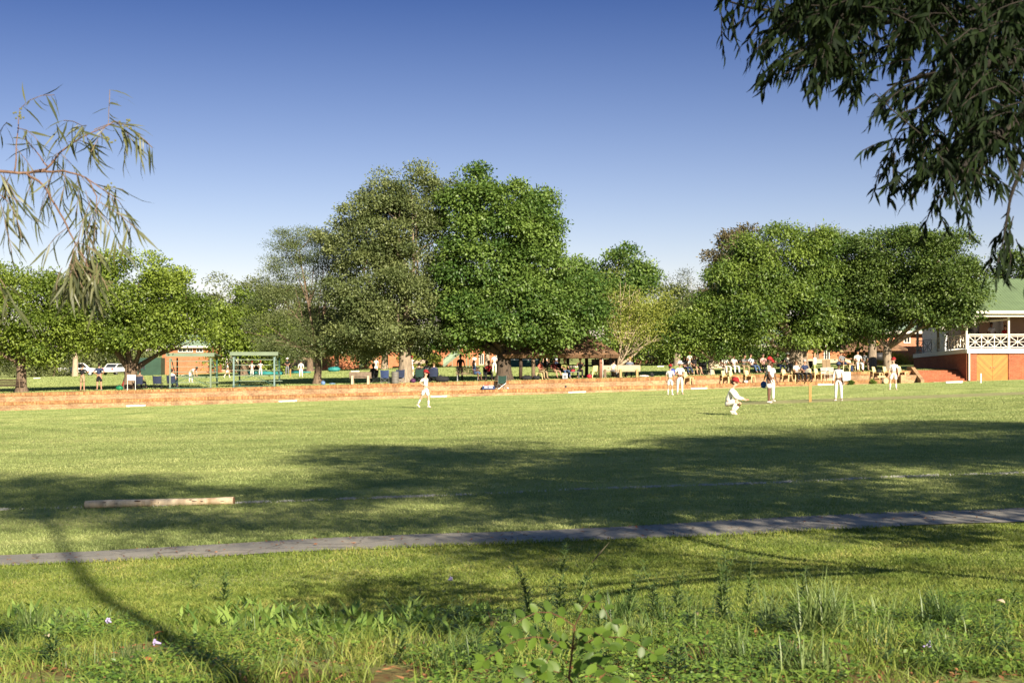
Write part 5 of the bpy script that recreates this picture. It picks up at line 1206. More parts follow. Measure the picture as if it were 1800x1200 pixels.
# ------------------------------------------------------------------ pavilion
RB = brick('red brick', (.3, .085, .04), (.36, .12, .06), (.26, .15, .1), dirt=.18); OB = brick('terracotta brick', (.4, .14, .065), (.46, .18, .09), (.36, .2, .13), dirt=.2)
PW = mat('cream white paint', (.74, .69, .58), .5, .06, 3); GRF = None
def roofmat(name, c, w_=.2, ax=0):
    m, nt, out = newmat(name); tc = N(nt, 'ShaderNodeTexCoord'); sp_ = N(nt, 'ShaderNodeSeparateXYZ'); nt.links.new(tc.outputs['Object'], sp_.inputs[0])
    mm = N(nt, 'ShaderNodeMath', operation='MULTIPLY'); mm.inputs[1].default_value = 2 * PI / w_; nt.links.new(sp_.outputs[ax], mm.inputs[0]); sn = N(nt, 'ShaderNodeMath', operation='SINE'); nt.links.new(mm.outputs[0], sn.inputs[0])
    n1 = noisetex(nt, tc.outputs['Object'], .8, 6, .7); r = ramp(nt, n1.outputs['Fac'], [(.3, tuple(v * .8 for v in c)), (.7, tuple(v * 1.1 for v in c))])
    b = N(nt, 'ShaderNodeBsdfPrincipled'); b.inputs['Roughness'].default_value = .55; bp = N(nt, 'ShaderNodeBump'); bp.inputs['Strength'].default_value = .35; bp.inputs['Distance'].default_value = .02
    nt.links.new(sn.outputs[0], bp.inputs['Height']); nt.links.new(bp.outputs['Normal'], b.inputs['Normal']); nt.links.new(r.outputs['Color'], b.inputs['Base Color']); nt.links.new(b.outputs['BSDF'], out.inputs['Surface']); MATS[name] = m; return m
GR = roofmat('green sheet roof', (.125, .18, .085)); GR2 = roofmat('pale green sheet roof', (.22, .3, .2))
GLASS = mat('dark window glass', (.03, .035, .04), .12, .2, 2, spec=.6); DOORW = None
def doormat():
    m, nt, out = newmat('varnished boards'); tc = N(nt, 'ShaderNodeTexCoord'); sp_ = N(nt, 'ShaderNodeSeparateXYZ'); nt.links.new(tc.outputs['Object'], sp_.inputs[0])
    ab = N(nt, 'ShaderNodeMath', operation='ABSOLUTE'); nt.links.new(sp_.outputs[0], ab.inputs[0])
    ad = N(nt, 'ShaderNodeMath', operation='SUBTRACT'); nt.links.new(sp_.outputs[2], ad.inputs[0]); nt.links.new(ab.outputs[0], ad.inputs[1])
    ml = N(nt, 'ShaderNodeMath', operation='MULTIPLY'); ml.inputs[1].default_value = 7.5; nt.links.new(ad.outputs[0], ml.inputs[0]); fr = N(nt, 'ShaderNodeMath', operation='FRACT'); nt.links.new(ml.outputs[0], fr.inputs[0])
    fl = N(nt, 'ShaderNodeMath', operation='FLOOR'); nt.links.new(ml.outputs[0], fl.inputs[0]); wn = N(nt, 'ShaderNodeTexWhiteNoise', noise_dimensions='1D'); nt.links.new(fl.outputs[0], wn.inputs['W'])
    c = ramp(nt, wn.outputs['Value'], [(0, (.4, .125, .012)), (1, (.5, .18, .024))]).outputs['Color']; g_ = ramp(nt, fr.outputs[0], [(0, (.45, .4, .35)), (.1, (1, 1, 1))]).outputs['Color']; c = mixc(nt, 1.0, c, g_, 'MULTIPLY')
    n1 = noisetex(nt, tc.outputs['Object'], 5, 5, .7); c = mixc(nt, 1.0, c, ramp(nt, n1.outputs['Fac'], [(.3, (.85, .82, .8)), (.7, (1.1, 1.1, 1.1))]).outputs['Color'], 'MULTIPLY')
    b = N(nt, 'ShaderNodeBsdfPrincipled'); b.inputs['Roughness'].default_value = .45; nt.links.new(c, b.inputs['Base Color']); nt.links.new(b.outputs['BSDF'], out.inputs['Surface']); MATS['varnished boards'] = m; return m
DOORW = doormat()
D0 = 91.0; s = D0 / F; X0 = (1699 - CX) * s; base_z = float(zf(X0 + 1.5, 91))
PV = thing('pavilion', 'cricket pavilion with green roof, white railed deck and wooden doors', 'pavilion', (X0, D0, base_z))
def zz(py): return CZ - (py - HY) * s - base_z
def xx(px): return (px - 1699) * s
zd, zb = zz(613), zz(620.5); Wd = 9.0
zl = zd - .42; dl = 12.0
mb = MB(); mb.box((xx(1709.5), .12, zb / 2 - .1), (xx(1717) - xx(1702), .24, zb + .2)); mb.box(((xx(1773) + Wd) / 2, .12, zb / 2 - .1), (Wd - xx(1773), .24, zb + .2))
mb.prism([(0, .0, -.2), (0, dl, -.2), (0, dl, zl - .3), (0, .0, zb)], (0, 0, 0), (.22, 0, 0)); mb.build('base_wall', RB, PV)
mb = MB(); mb.box((xx(1700) + .04, .1, zb / 2 - .1), (.1, .2, zb + .19)); mb.build('corner_pier', PW, PV)
for k in (0, 1):
    x0 = xx(1717) if k == 0 else xx(1745.2); x1 = xx(1744.8) if k == 0 else xx(1773); w_ = x1 - x0
    mb = MB(); hw = w_ - .01; mb.box(((.5 if k else -.5) * hw, 0, zb / 2), (hw, .06, zb)); o = mb.build('door_leaf', DOORW, PV); o.location = (x0 if k else x1, .1, 0)
    mb = MB(); mb.ball(((.09 if k else -.09), -.05, zb * .48), .035, 8, 5); h_ = mb.build('handle', STEEL, o)
mb = MB(); mb.box((Wd / 2, .05, (zd + zb) / 2), (Wd, .34, zd - zb)); mb.prism([(-.05, .2, zb), (-.05, dl, zl - .27), (-.05, dl, zl), (-.05, .2, zd)], (0, 0, 0), (.35, 0, 0)); mb.build('white_band', PW, PV)
mb = MB(); mb.prism([(.3, .22, zd - .12), (.3, dl, zl - .12), (.3, dl, zl - .02), (.3, .22, zd - .02)], (0, 0, 0), (Wd, 0, 0)); mb.build('deck_floor', OB, PV)
# railings
def rail(mb, a, b_, za, zb_, n):
    a = Vector(a); b_ = Vector(b_)
    for q in range(n):
        p0 = a.lerp(b_, q / n); p1 = a.lerp(b_, (q + 1) / n)
        lo0, lo1 = za, za; up_ = .92
        L0 = p0 + Vector((0, 0, .1)); L1 = p1 + Vector((0, 0, .1)); U0 = p0 + Vector((0, 0, .92)); U1 = p1 + Vector((0, 0, .92)); M0 = p0 + Vector((0, 0, .8)); M1 = p1 + Vector((0, 0, .8))
        mb.bar(L0, L1, .05); mb.bar(U0, U1, .06); mb.bar(M0, M1, .035); mb.bar(p0 + Vector((0, 0, .0)), U0, .05)
        mb.bar(L0, M1, .04); mb.bar(M0, L1, .04)
        mb.bar(L0.lerp(L1, .5), M0.lerp(M1, .5), .025); mb.bar(L0.lerp(M0, .5), L1.lerp(M1, .5), .025)
mb = MB(); rail(mb, (xx(1703), .05, zd), (xx(1771), .05, zd), 0, 0, 3); mb.build('railing', PW, PV)
mb = MB(); rail(mb, (xx(1775), .05, zd), (Wd, .05, zd), 0, 0, 6); mb.build('railing', PW, PV)
for i in range(3):
    q0, q1 = i / 3, (i + 1) / 3; f = lambda q: (.1, .3 + (dl - .5) * q, zd + (zl - zd) * q)
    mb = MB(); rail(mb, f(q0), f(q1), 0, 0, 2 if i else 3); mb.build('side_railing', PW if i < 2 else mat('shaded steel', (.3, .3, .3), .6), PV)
ze = zz(548)
for px, y, m_, top in ((1699.5, .06, PW, zz(565)), (1773.5, .06, PW, ze), (1773.5 + 74, .06, PW, ze)):
    mb = MB(); x = xx(px); mb.lathe([(.09, zd - .25), (.09, zd + .15), (.075, zd + .2), (.075, top - .35), (.1, top - .3), (.075, top - .2), (.075, top + .05)], (x, y, 0), 12); mb.build('post', m_, PV, smooth=False)
    if px > 1770:
        for sx in (-1, 1):
            mb = MB(); mb.tube([(x + sx * (.05 + .22 * (1 - math.cos(a))), y, top - .45 + .4 * math.sin(a)) for a in [i * PI / 12 for i in range(7)]], .025, 6); mb.tube([(x + sx * .22 + .08 * math.cos(a), y, top - .16 + .08 * math.sin(a)) for a in [i * PI / 5 for i in range(11)]], .018, 5); mb.build('bracket', PW, PV)
for px, y in ((1655, 6.5), (1612, 11.4)):
    mb = MB(); x = .12; q = (y) / dl; z0 = zd + (zl - zd) * q; mb.tube([(x, y, z0 - .1), (x, y, z0 + 2.3)], .09, 10); mb.build('timber_post', mat('straw timber', (.42, .36, .27), .7), PV)
mb = MB(); mb.tube([(xx(1703), -.07, .0), (xx(1703), -.07, zb + .02)], .055, 8); mb.build('downpipe', PW, PV)
# roof
zr = (HY - 490) / F * (D0 + 5.5) + CZ - base_z; xl = xx(1706)
mb = MB(); mb.prism([(0, -.55, ze), (0, 5.5, zr), (0, 11.5, ze), (0, 11.5, ze - .08), (0, 5.5, zr - .1), (0, -.55, ze - .08)], (xx(1704), 0, 0), (xx(1704) + 11, 0, 0)); mb.v = [(x + xx(1704) if x < 1 else x, y, z) for x, y, z in mb.v]; mb.build('roof', GR, PV)
mb = MB(); mb.box((xx(1704) + 5.4, -.58, ze - .04), (11, .14, .2)); mb.build('gutter', PW, PV, bevel=.03); mb = MB(); mb.box((xx(1706) + 5.4, -.4, ze - .24), (10.8, .06, .16)); mb.build('fascia', PW, PV)
mb = MB(); mb.box((xx(1708) + .05, -.46, ze - .5), (.07, .07, .7)); mb.build('short_downpipe', PW, PV)
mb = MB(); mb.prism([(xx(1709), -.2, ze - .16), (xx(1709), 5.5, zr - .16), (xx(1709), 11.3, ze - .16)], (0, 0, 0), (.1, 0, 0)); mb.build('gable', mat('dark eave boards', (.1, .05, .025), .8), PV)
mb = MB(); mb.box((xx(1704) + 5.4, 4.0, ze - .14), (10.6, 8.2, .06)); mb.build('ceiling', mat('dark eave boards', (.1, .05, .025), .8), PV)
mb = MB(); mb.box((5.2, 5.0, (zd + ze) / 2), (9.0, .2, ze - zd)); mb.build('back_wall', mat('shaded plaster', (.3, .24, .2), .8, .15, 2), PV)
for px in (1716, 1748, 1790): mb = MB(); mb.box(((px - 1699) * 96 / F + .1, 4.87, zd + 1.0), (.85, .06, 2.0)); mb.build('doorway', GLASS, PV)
mb = MB(); mb.prism([(xx(1700), 1.6, zz(567)), (xx(1700), 1.6, zz(570)), (xx(1790), 1.6, zz(562)), (xx(1790), 1.6, zz(559))], (0, 0, 0), (0, .12, 0)); mb.build('inner_beam', PW, PV)
# people on the deck
dkz = base_z + zd
def deck(px, y, z_, *a, **k): return person(Vector(((px - CX) / F * (D0 + y), D0 + y, base_z + z_ - .02)), *a, **k)
deck(1668, 5.0, zd - .42 * 5 / 12, math.radians(-20), 1.5, STAND, 'person in brown shirt standing behind the side railing of the pavilion', TAUPE, NAVY, skin_='tan', group='people on the pavilion deck')
deck(1743, 2.6, zd, math.radians(0), 1.68, STAND, 'person in white shirt in the shade of the pavilion deck', PALE, NAVY, skin_='brown', group='people on the pavilion deck')
deck(1767, 2.2, zd, math.radians(-30), 1.5, STAND, 'person in dark red beside the bracketed pavilion post', DRED, BLACK, skin_='tan', group='people on the pavilion deck')
# white post stub in front of doors
p = on_field(1724, 673); t = thing('white_peg', 'short white peg on the grass before the wooden pavilion doors', 'peg', p); mb = MB(); mb.lathe([(.045, -.05), (.045, .5), (.03, .53)], n=10); mb.build('shaft', W_, t); mb = MB(); mb.lathe([(.07, 0), (.07, .03), (.05, .04)], n=10); mb.build('base', W_, t)
# steps with a sloping cheek wall
SX0 = (1636 - CX) * s; SX1 = X0 - .02; n = 6; zg = float(zf(SX0, 91)); ztop = float(zu(SX0, 93))
t = thing('brick_steps', 'flight of red brick steps between wall and pavilion', 'steps', (SX0, 90.6, zg)); rh = (ztop - zg) / n
for k in range(n):
    mb = MB(); mb.box(((SX1 - SX0) / 2 - .25 + .0 * k, .4 + k * .36 + .6 * (1 if k == n - 1 else 0), rh * (k + .5)), (SX1 - SX0 + .5, .36 if k < n - 1 else 1.56, rh)); mb.build('step', RB, t)
mb = MB(); mb.prism([(-.75, .0, -.1), (-.75, 0, .16), (-.75, 2.2, ztop - zg + .2), (-.75, 3.2, ztop - zg + .2), (-.75, 3.2, -.1)], (0, 0, 0), (.24, 0, 0)); mb.build('cheek_wall', BW, t)
mb = MB(); mb.box((-1.3, 1.25, .18), (1.0, .9, .55)); mb.build('planter_block', BW, t)
mb = MB(); mb.box(((SX1 - SX0) / 2, .05, .01), (2.2, .5, .06)); mb.build('landing_slab', CONC, t)
# ------------------------------------------------------------------ buildings behind
def building(name, label, px0, px1, pyt, pyb, d, depth, wm, wins=(), roof=None, rm=None, over=.5, ridge=None, cat='building', winmat=None, frame=None):
    s = d / F; x0 = (px0 - CX) * s; x1 = (px1 - CX) * s; o = Vector(((x0 + x1) / 2, d, CZ - (pyb - HY) * s)); t = thing(name, label, cat, o)
    zt = (pyb - pyt) * s; W = x1 - x0
    mb = MB(); mb.box((0, depth / 2, zt / 2 - .4), (W, depth, zt + .8)); mb.build('wall', wm, t)
    for (a, b_, c_, e) in wins:
        xa = (a - CX) * s - o.x; xb = (b_ - CX) * s - o.x; za = (pyb - c_) * s; zb_ = (pyb - e) * s
        mb = MB()
        f = .07
        mb.box((xa + f / 2, -.02, (za + zb_) / 2), (f, .1, za - zb_)); mb.box((xb - f / 2, -.02, (za + zb_) / 2), (f, .1, za - zb_)); mb.box(((xa + xb) / 2, -.02, za - f / 2), (xb - xa - 2 * f, .1, f)); mb.box(((xa + xb) / 2, -.02, zb_ + f / 2), (xb - xa - 2 * f, .1, f)); mb.box(((xa + xb) / 2, -.02, (za + zb_) / 2), (f * .7, .09, za - zb_ - 2 * f))
        w_ = mb.build('window', frame or PW, t); mb = MB(); mb.box(((xa + xb) / 2, .0, (za + zb_) / 2), (xb - xa - 2 * f - .01, .04, za - zb_ - 2 * f - .01)); mb.build('pane', winmat or GLASS, w_)
    if roof:
        zr = (pyb - roof) * s
        mb = MB(); h = [(-W / 2 - over, -over, zt), (-W / 2 - over, depth / 2, zr), (-W / 2 - over, depth + over, zt), (-W / 2 - over, depth + over, zt - .1), (-W / 2 - over, depth / 2, zr - .12), (-W / 2 - over, -over, zt - .1)]
        mb.prism(h, (0, 0, 0), (W + 2 * over, 0, 0)); mb.build('roof', rm or GR2, t); mb = MB(); mb.box((0, -over - .05, zt - .1), (W + 2 * over, .1, .2)); mb.build('gutter', PW, t)
    return t
building('brick_house', 'orange brick house with white framed upper windows behind the left stand', 285, 366, 608, 660, 172, 8, OB, [(313, 328, 611, 619), (329, 339, 611, 619), (345, 357, 611, 619)], 588, GR2)
building('white_house', 'white house with green roof seen between the two left stands', 368, 400, 619, 652, 186, 7, PW, [(372, 380, 632, 644)], 603, GR2)
building('white_house', 'low white wall building behind the right green stand', 385, 450, 631, 648, 192, 5, PW, [(405, 412, 634, 646), (428, 436, 634, 646)], None)
building('garden_shed', 'dark green shed with flat roof beside the left tree trunk', 240, 283, 629, 659, 170, 3, mat('shed green', (.03, .07, .045), .7, .3, 1.5), [(244, 256, 634, 650)], frame=SGD)
building('brick_building', 'terracotta brick building behind the tall grey green tree', 566, 705, 600, 652, 186, 9, OB, [(640, 652, 606, 622), (668, 680, 606, 622)], 575, GR2)
building('brick_building', 'brick building with green outdoor staircase behind the oak', 760, 885, 606, 645, 188, 9, OB, [(842, 850, 622, 641), (872, 880, 622, 641)], 580, GR2)
building('shaded_hall', 'shade-darkened brick hall behind bushes right of the spring tree', 1095, 1310, 600, 638, 168, 9, mat('shaded plaster brown', (.12, .075, .05), .9, .3, 1), [(1120, 1130, 610, 628), (1140, 1150, 610, 628), (1170, 1180, 610, 628), (1262, 1272, 604, 622)], 575, GR2)  # tree shade is painted into the brown wall colour
building('brick_house', 'orange brick house behind the thick trunk of the dome tree', 1300, 1520, 606, 640, 150, 8, OB, [(1335, 1350, 610, 626), (1448, 1458, 612, 634)], 570, GR2)
building('brick_house', 'pink brick house with green roof left of the pavilion deck', 1540, 1666, 582, 642, 117, 8, brick('salmon brick', (.42, .17, .1), (.48, .21, .13), (.4, .25, .18), dirt=.15), [(1588, 1600, 587, 603), (1634, 1646, 583, 602)], 562, GR2)
building('white_house', 'white walled annex with small window behind the pavilion railing', 1661, 1760, 575, 640, 108, 6, mat('bluish white plaster', (.6, .62, .64), .7, .08, 2), [(1673, 1683, 578, 592)], 558, GR2, frame=WOOD)
# fence, walls, staircases
def lowwall(label, px0, px1, pyt, pyb, d, m_, name='low_wall', cat='wall', cop=None):
    s = d / F; a = (px0 - CX) * s; b_ = (px1 - CX) * s; o = Vector(((a + b_) / 2, d, CZ - (pyb - HY) * s)); t = thing(name, label, cat, o); h = (pyb - pyt) * s
    mb = MB(); mb.box((0, .15, h / 2 - .4), (b_ - a, .3, h + .72)); mb.build('brickwork', m_, t); mb = MB(); mb.box((0, .15, h - .0), (b_ - a + .04, .36, .1)); mb.build('coping', cop or m_, t)
lowwall('low brick planter wall behind the far cricketers', 365, 570, 650.5, 658, 180, BW, cop=CONC)
lowwall('low brick wall beyond the far field left of the oak', 690, 884, 644.5, 649.5, 182, BW)
lowwall('low shaded brick wall along the far side of the field, right', 1040, 1360, 632, 640, 158, brick('brown brick', (.2, .1, .055), (.25, .14, .08), (.2, .14, .1)))
lowwall('pale concrete kerb wall under the trees at right', 1400, 1480, 632, 640, 135, CONC)
lowwall('dark green board wall with white top behind the shelter', 886, 960, 632, 646, 165, SGD, cop=PW)
def boardfence(label, px0, px1, pyt, pyb, d, m_):
    s = d / F; a = (px0 - CX) * s; b_ = (px1 - CX) * s; o = Vector(((a + b_) / 2, d, CZ - (pyb - HY) * s)); t = thing('board_fence', label, 'fence', o); h = (pyb - pyt) * s
    n = int((b_ - a) / .3); mb = MB()
    for k in range(n): mb.box((-(b_ - a) / 2 + (k + .5) * (b_ - a) / n, 0, h / 2), ((b_ - a) / n * .94, .03, h + R.uniform(-.03, .03)))
    mb.build('boards', m_, t); mb = MB(); mb.box((0, .06, h * .8), (b_ - a, .06, .08)); mb.box((0, .06, h * .25), (b_ - a, .06, .08)); mb.build('rail', WOOD, t)
    for k in range(3): mb = MB(); mb.box((-(b_ - a) / 2 * .96 + k * (b_ - a) / 2 * .96, .12, h / 2), (.1, .06, h + .05)); mb.build('post', WOOD, t)
boardfence('beige board fence behind the far umpire', 494, 556, 622, 645, 184, mat('beige boards', (.42, .3, .17), .8, .25, 3))
def postrail(label, px0, px1, pyt, pyb, d, m_, n):
    s = d / F; a = (px0 - CX) * s; b_ = (px1 - CX) * s; o = Vector(((a + b_) / 2, d, CZ - (pyb - HY) * s)); t = thing('post_fence', label, 'fence', o); h = (pyb - pyt) * s; W = b_ - a
    for k in range(n): mb = MB(); mb.bar((-W / 2 + W * k / (n - 1), 0, -.1), (-W / 2 + W * k / (n - 1), 0, h), .14); mb.build('post', m_, t)
    for f in (.45, .9): mb = MB(); mb.bar((-W / 2, .1, h * f), (W / 2, .1, h * f), .09); mb.build('rail', m_, t)
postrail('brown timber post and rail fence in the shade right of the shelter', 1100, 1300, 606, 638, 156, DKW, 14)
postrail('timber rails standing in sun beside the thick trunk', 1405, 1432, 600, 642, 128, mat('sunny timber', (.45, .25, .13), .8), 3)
def staircase(label, pxa, pya, pxb, pyb, d):
    s = d / F; a = pt(pxa, pya, d); b_ = pt(pxb, pyb, d); t = thing('outdoor_staircase', label, 'staircase', a); v = b_ - a
    mb = MB(); mb.bar((0, 0, .1), v, .12, .3); mb.build('stringer', SG, t); mb = MB(); mb.bar((0, -.1, 1.0), v + Vector((0, -.1, 1.0)), .09); mb.build('handrail', SG, t)
    mb = MB(); n = 12; mb.prism([(0, .05, .2), tuple(v + Vector((0, .05, .2))), tuple(v + Vector((0, .05, .95))), (0, .05, .95)], (0, 0, 0), (0, .05, 0)); mb.build('side_panel', GR2, t)
    mb = MB()
    for k in range(n): p = v * (k + .5) / n; mb.box((p.x, .7, p.z + .1), (.3, 1.1, .05))
    mb.build('tread', SGD, t)
    for q in (.55, .98): mb = MB(); p = v * q; mb.bar((p.x, 0, -.3), (p.x, 0, p.z), .1); mb.build('support', SG, t)
staircase('green outdoor staircase rising right, behind the brown slatted bench', 779, 645, 808, 621, 184)
staircase('green staircase stringer rising right in the shade beside the brick corner', 632, 648, 660, 624, 183)
def postlamp(px, d, h, label):
    t = thing('post', label, 'post', up(px, d)); mb = MB(); mb.tube([(0, 0, -.1), (0, 0, h)], .06, 8); mb.build('shaft', SG, t); mb = MB(); mb.box((0, 0, h), (.2, .2, .06)); mb.build('cap', SG, t)
postlamp(820, 170, 2.6, 'thin green post left of the far white shirted player'); postlamp(825, 170, 2.6, 'thin green post nearest the oak among the two by the staircase'); postlamp(1000, 160, 2.5, 'thin white post seen through the shelter')
def shrubby(px, d, h, w_, kind, label, seed):
    p = up(px, d); t = thing('shrub', label, 'shrub', p); crown('foliage', t, p, [((p.x, p.y, p.z + h * .5), (w_, w_, h * .55))], 40, 20, (.3, .18), .4, LM[kind], seed); mb = MB(); mb.tube([(0, 0, -.05), (0, 0, h * .6)], .05, 5); mb.build('stem', BK['brown'], t)
shrubby(762, 178, 1.6, .9, 'spring', 'light green shrub at the foot of the green staircase', 61); shrubby(717, 180, 1.8, .8, 'spring', 'light green shrub peeping left of the pale pink bench', 62); shrubby(465, 182, 3.0, .5, 'russet', 'tall reddish shrub behind the right green stand', 63)
for px, py, lab, sd in ((1533, 674.5, 'weed tuft growing at the foot of the wall left of the round cut log', 64), (1495, 676.5, 'green weed clump at the wall foot by the striped board', 65)):
    p = on_field(px, py); t = thing('weed', lab, 'weed', p); crown('foliage', t, p, [((p.x, p.y, p.z + .1), (.16, .1, .13))], 10, 12, (.1, .04), .08, LM['mid'], sd); mb = MB(); mb.tube([(0, 0, -.02), (0, 0, .1)], .006, 5); mb.build('stem', BK['brown'], t)
for px, d, r_, h, bk, lab in ((132, 181, .35, 3.2, 'pale', 'pale bare trunk standing in front of the white pickup'), (592, 176, .22, 3.0, 'pale', 'pale tree trunk before the terracotta brick building'), (676, 172, .4, 3.2, 'grey', 'grey trunk between far player and navy camp chair'), (856, 168, .3, 3.2, 'pale', 'tan trunk in front of the brick building beside the oak'), (1533, 108, .3, 3.4, 'grey', 'grey trunk beside the drum barbecue'), (1190, 140, .3, 3.0, 'grey', 'shaded trunk behind the umpire in the white hat')):
    b0 = up(px, d); tt = thing('tree', lab, 'tree', b0); mb = MB(); mb.tube([(0, 0, -.2), (0, 0, .1), (.03, 0, h * .5), (0, 0, h), (.1, 0, h + 2)], [r_ * 1.5, r_ * 1.2, r_, r_ * .9, r_ * .5], 9); mb.build('trunk', BK[bk], tt, smooth=True)
    crown('crown', tt, b0, [((b0.x, b0.y, b0.z + h + 2.2), (2.2, 2.0, 1.9))], 70, 20, (.4, .24), .9, LM['hedge'], int(px)); mb = MB()
    for k in range(5): limb(mb, (0, 0, h), (R.uniform(-1.6, 1.6), R.uniform(-1, 1), h + R.uniform(1.4, 3)), r_ * .5, .03, 4)
    mb.build('branch', BK[bk], tt)
# ------------------------------------------------------------------ cars
CW = mat('white car paint', (.72, .72, .72), .25, .03, 2, spec=.5); TYRE = mat('tyre rubber', (.02, .02, .02), .8); TL = mat('red tail lamp', (.4, .02, .02), .3)
def wheel(t, x, y, r=.33):
    e = MB(); e.tube([(x, y - .1, r), (x, y + .1, r)], r, 18); w_ = e.build('wheel', TYRE, t, smooth=False); e = MB(); e.tube([(x, y - .115, r), (x, y + .115, r)], r * .6, 14); e.build('rim', STEEL, w_)
def car(label, loc, rz, prof, cabin, wheels, lamps, name='parked_car', cat='car', W=1.75):
    t = thing(name, label, cat, loc, rz)
    mb = MB(); mb.prism([(x, -W / 2, z) for x, z in prof], (0, 0, 0), (0, W, 0)); mb.build('body', CW, t, bevel=.06)
    mb = MB(); mb.prism([(x, -W / 2 + .12, z) for x, z in cabin], (0, 0, 0), (0, W - .24, 0)); mb.build('window_glass', GLASS, t, bevel=.04)
    rf = [cabin[1], cabin[2]]; mb = MB(); mb.box(((rf[0][0] + rf[1][0]) / 2, 0, rf[0][1] + .02), (abs(rf[1][0] - rf[0][0]) + .12, W - .2, .07)); mb.build('roof', CW, t, bevel=.02)
    for (xa, za), (xb, zb_) in ((cabin[0], cabin[1]), (cabin[2], cabin[3])):
        for sy in (-1, 1): mb = MB(); mb.bar((xa, sy * (W / 2 - .13), za), (xb, sy * (W / 2 - .13), zb_), .08); mb.build('pillar', CW, t)
    for x in wheels:
        for sy in (-1, 1): wheel(t, x, sy * (W / 2 - .12))
    for (x, y, z) in lamps: mb = MB(); mb.box((x, y, z), (.06, .22, .28)); mb.build('tail_lamp', TL, t, bevel=.02)
    for sy in (-1, 1): mb = MB(); mb.box((cabin[3][0] - .2, sy * (W / 2 + .05), cabin[0][1] + .1), (.12, .16, .12)); mb.build('mirror', CW, t, bevel=.02)
p = up(137, 186); car('white pickup parked by the hedge behind the standing men', p, math.radians(14), [(-2.4, .45), (-2.45, 1.05), (-.5, 1.08), (1.15, 1.08), (2.3, .95), (2.42, .5)], [(-.75, 1.06), (-.45, 1.62), (.7, 1.62), (1.35, 1.06)], (-1.5, 1.55), [(-2.45, -.72, .85), (-2.45, .72, .85)], 'parked_pickup', 'pickup')
mb = MB()
pk = bpy.context.scene.objects.get('parked_pickup'); mb.box((-1.55, 0, 1.0), (1.5, 1.5, .1)); mb.build('load_bed', BLK, pk)
p = up(203, 186); car('white saloon car seen from behind beside the forked tree', p, math.radians(78), [(-2.1, .4), (-2.15, .95), (-1.4, 1.02), (.9, .98), (2.0, .82), (2.1, .42)], [(-1.45, 1.0), (-.75, 1.42), (.35, 1.42), (1.1, .98)], (-1.3, 1.35), [(-2.13, -.65, .8), (-2.13, .65, .8)])
# ------------------------------------------------------------------ grass and foreground plants
def grassmat(name, a, b_, c_, dry=(0.36, 0.3, 0.12), soft=False):
    m, nt, out = newmat(name)
    at = N(nt, 'ShaderNodeAttribute', attribute_name='tint'); g = N(nt, 'ShaderNodeNewGeometry')
    n1 = noisetex(nt, g.outputs['Position'], .8, 4, .7)
    ad = N(nt, 'ShaderNodeMath', operation='MULTIPLY_ADD'); ad.inputs[1].default_value = .55; nt.links.new(at.outputs['Fac'], ad.inputs[0])
    sb = N(nt, 'ShaderNodeMath', operation='MULTIPLY_ADD'); sb.inputs[1].default_value = 1.5; sb.inputs[2].default_value = -.53; nt.links.new(n1.outputs['Fac'], sb.inputs[0]); nt.links.new(sb.outputs[0], ad.inputs[2])
    r = ramp(nt, ad.outputs[0], [(.12, a), (.45, b_), (.75, c_), (.97, dry)])
    if soft:
        wv = N(nt, 'ShaderNodeTexWave', wave_type='RINGS', rings_direction='Z'); wv.inputs['Scale'].default_value = .13; wv.inputs['Distortion'].default_value = 1.5; wv.inputs['Detail'].default_value = 2
        mp = N(nt, 'ShaderNodeMapping'); mp.inputs['Location'].default_value = (-4, -66, 0); nt.links.new(g.outputs['Position'], mp.inputs['Vector']); nt.links.new(mp.outputs['Vector'], wv.inputs['Vector'])
        mp3 = N(nt, 'ShaderNodeMapping'); mp3.inputs['Scale'].default_value = (.06, .22, 1); nt.links.new(g.outputs['Position'], mp3.inputs['Vector']); nb = noisetex(nt, mp3.outputs['Vector'], 1.0, 5, .6)
        k1 = mixc(nt, 1.0, ramp(nt, wv.outputs['Fac'], [(.3, (.9, .92, .9)), (.8, (1.07, 1.06, 1.06))]).outputs['Color'], ramp(nt, nb.outputs['Fac'], [(.3, (.8, .86, .8)), (.55, (1, 1, 1)), (.72, (1.16, 1.1, 1.14))]).outputs['Color'], 'MULTIPLY')
        r_out = mixc(nt, 1.0, r.outputs['Color'], k1, 'MULTIPLY')
    else: r_out = r.outputs['Color']
    b = N(nt, 'ShaderNodeBsdfPrincipled'); b.inputs['Roughness'].default_value = .55; b.inputs['Specular IOR Level'].default_value = .25; nt.links.new(r_out, b.inputs['Base Color'])
    t = N(nt, 'ShaderNodeBsdfTranslucent'); nt.links.new(mixc(nt, 1.0, r_out, (1.15, 1.25, .6), 'MULTIPLY'), t.inputs['Color'])
    mx = N(nt, 'ShaderNodeMixShader'); mx.inputs[0].default_value = .3; nt.links.new(b.outputs[0], mx.inputs[1]); nt.links.new(t.outputs[0], mx.inputs[2]); nt.links.new(mx.outputs[0], out.inputs['Surface']); MATS[name] = m
    return m
GM = grassmat('bank grass blades', *BLADE); GM2 = grassmat('lawn blades', *BLADE2, (.44, .42, .2), True)
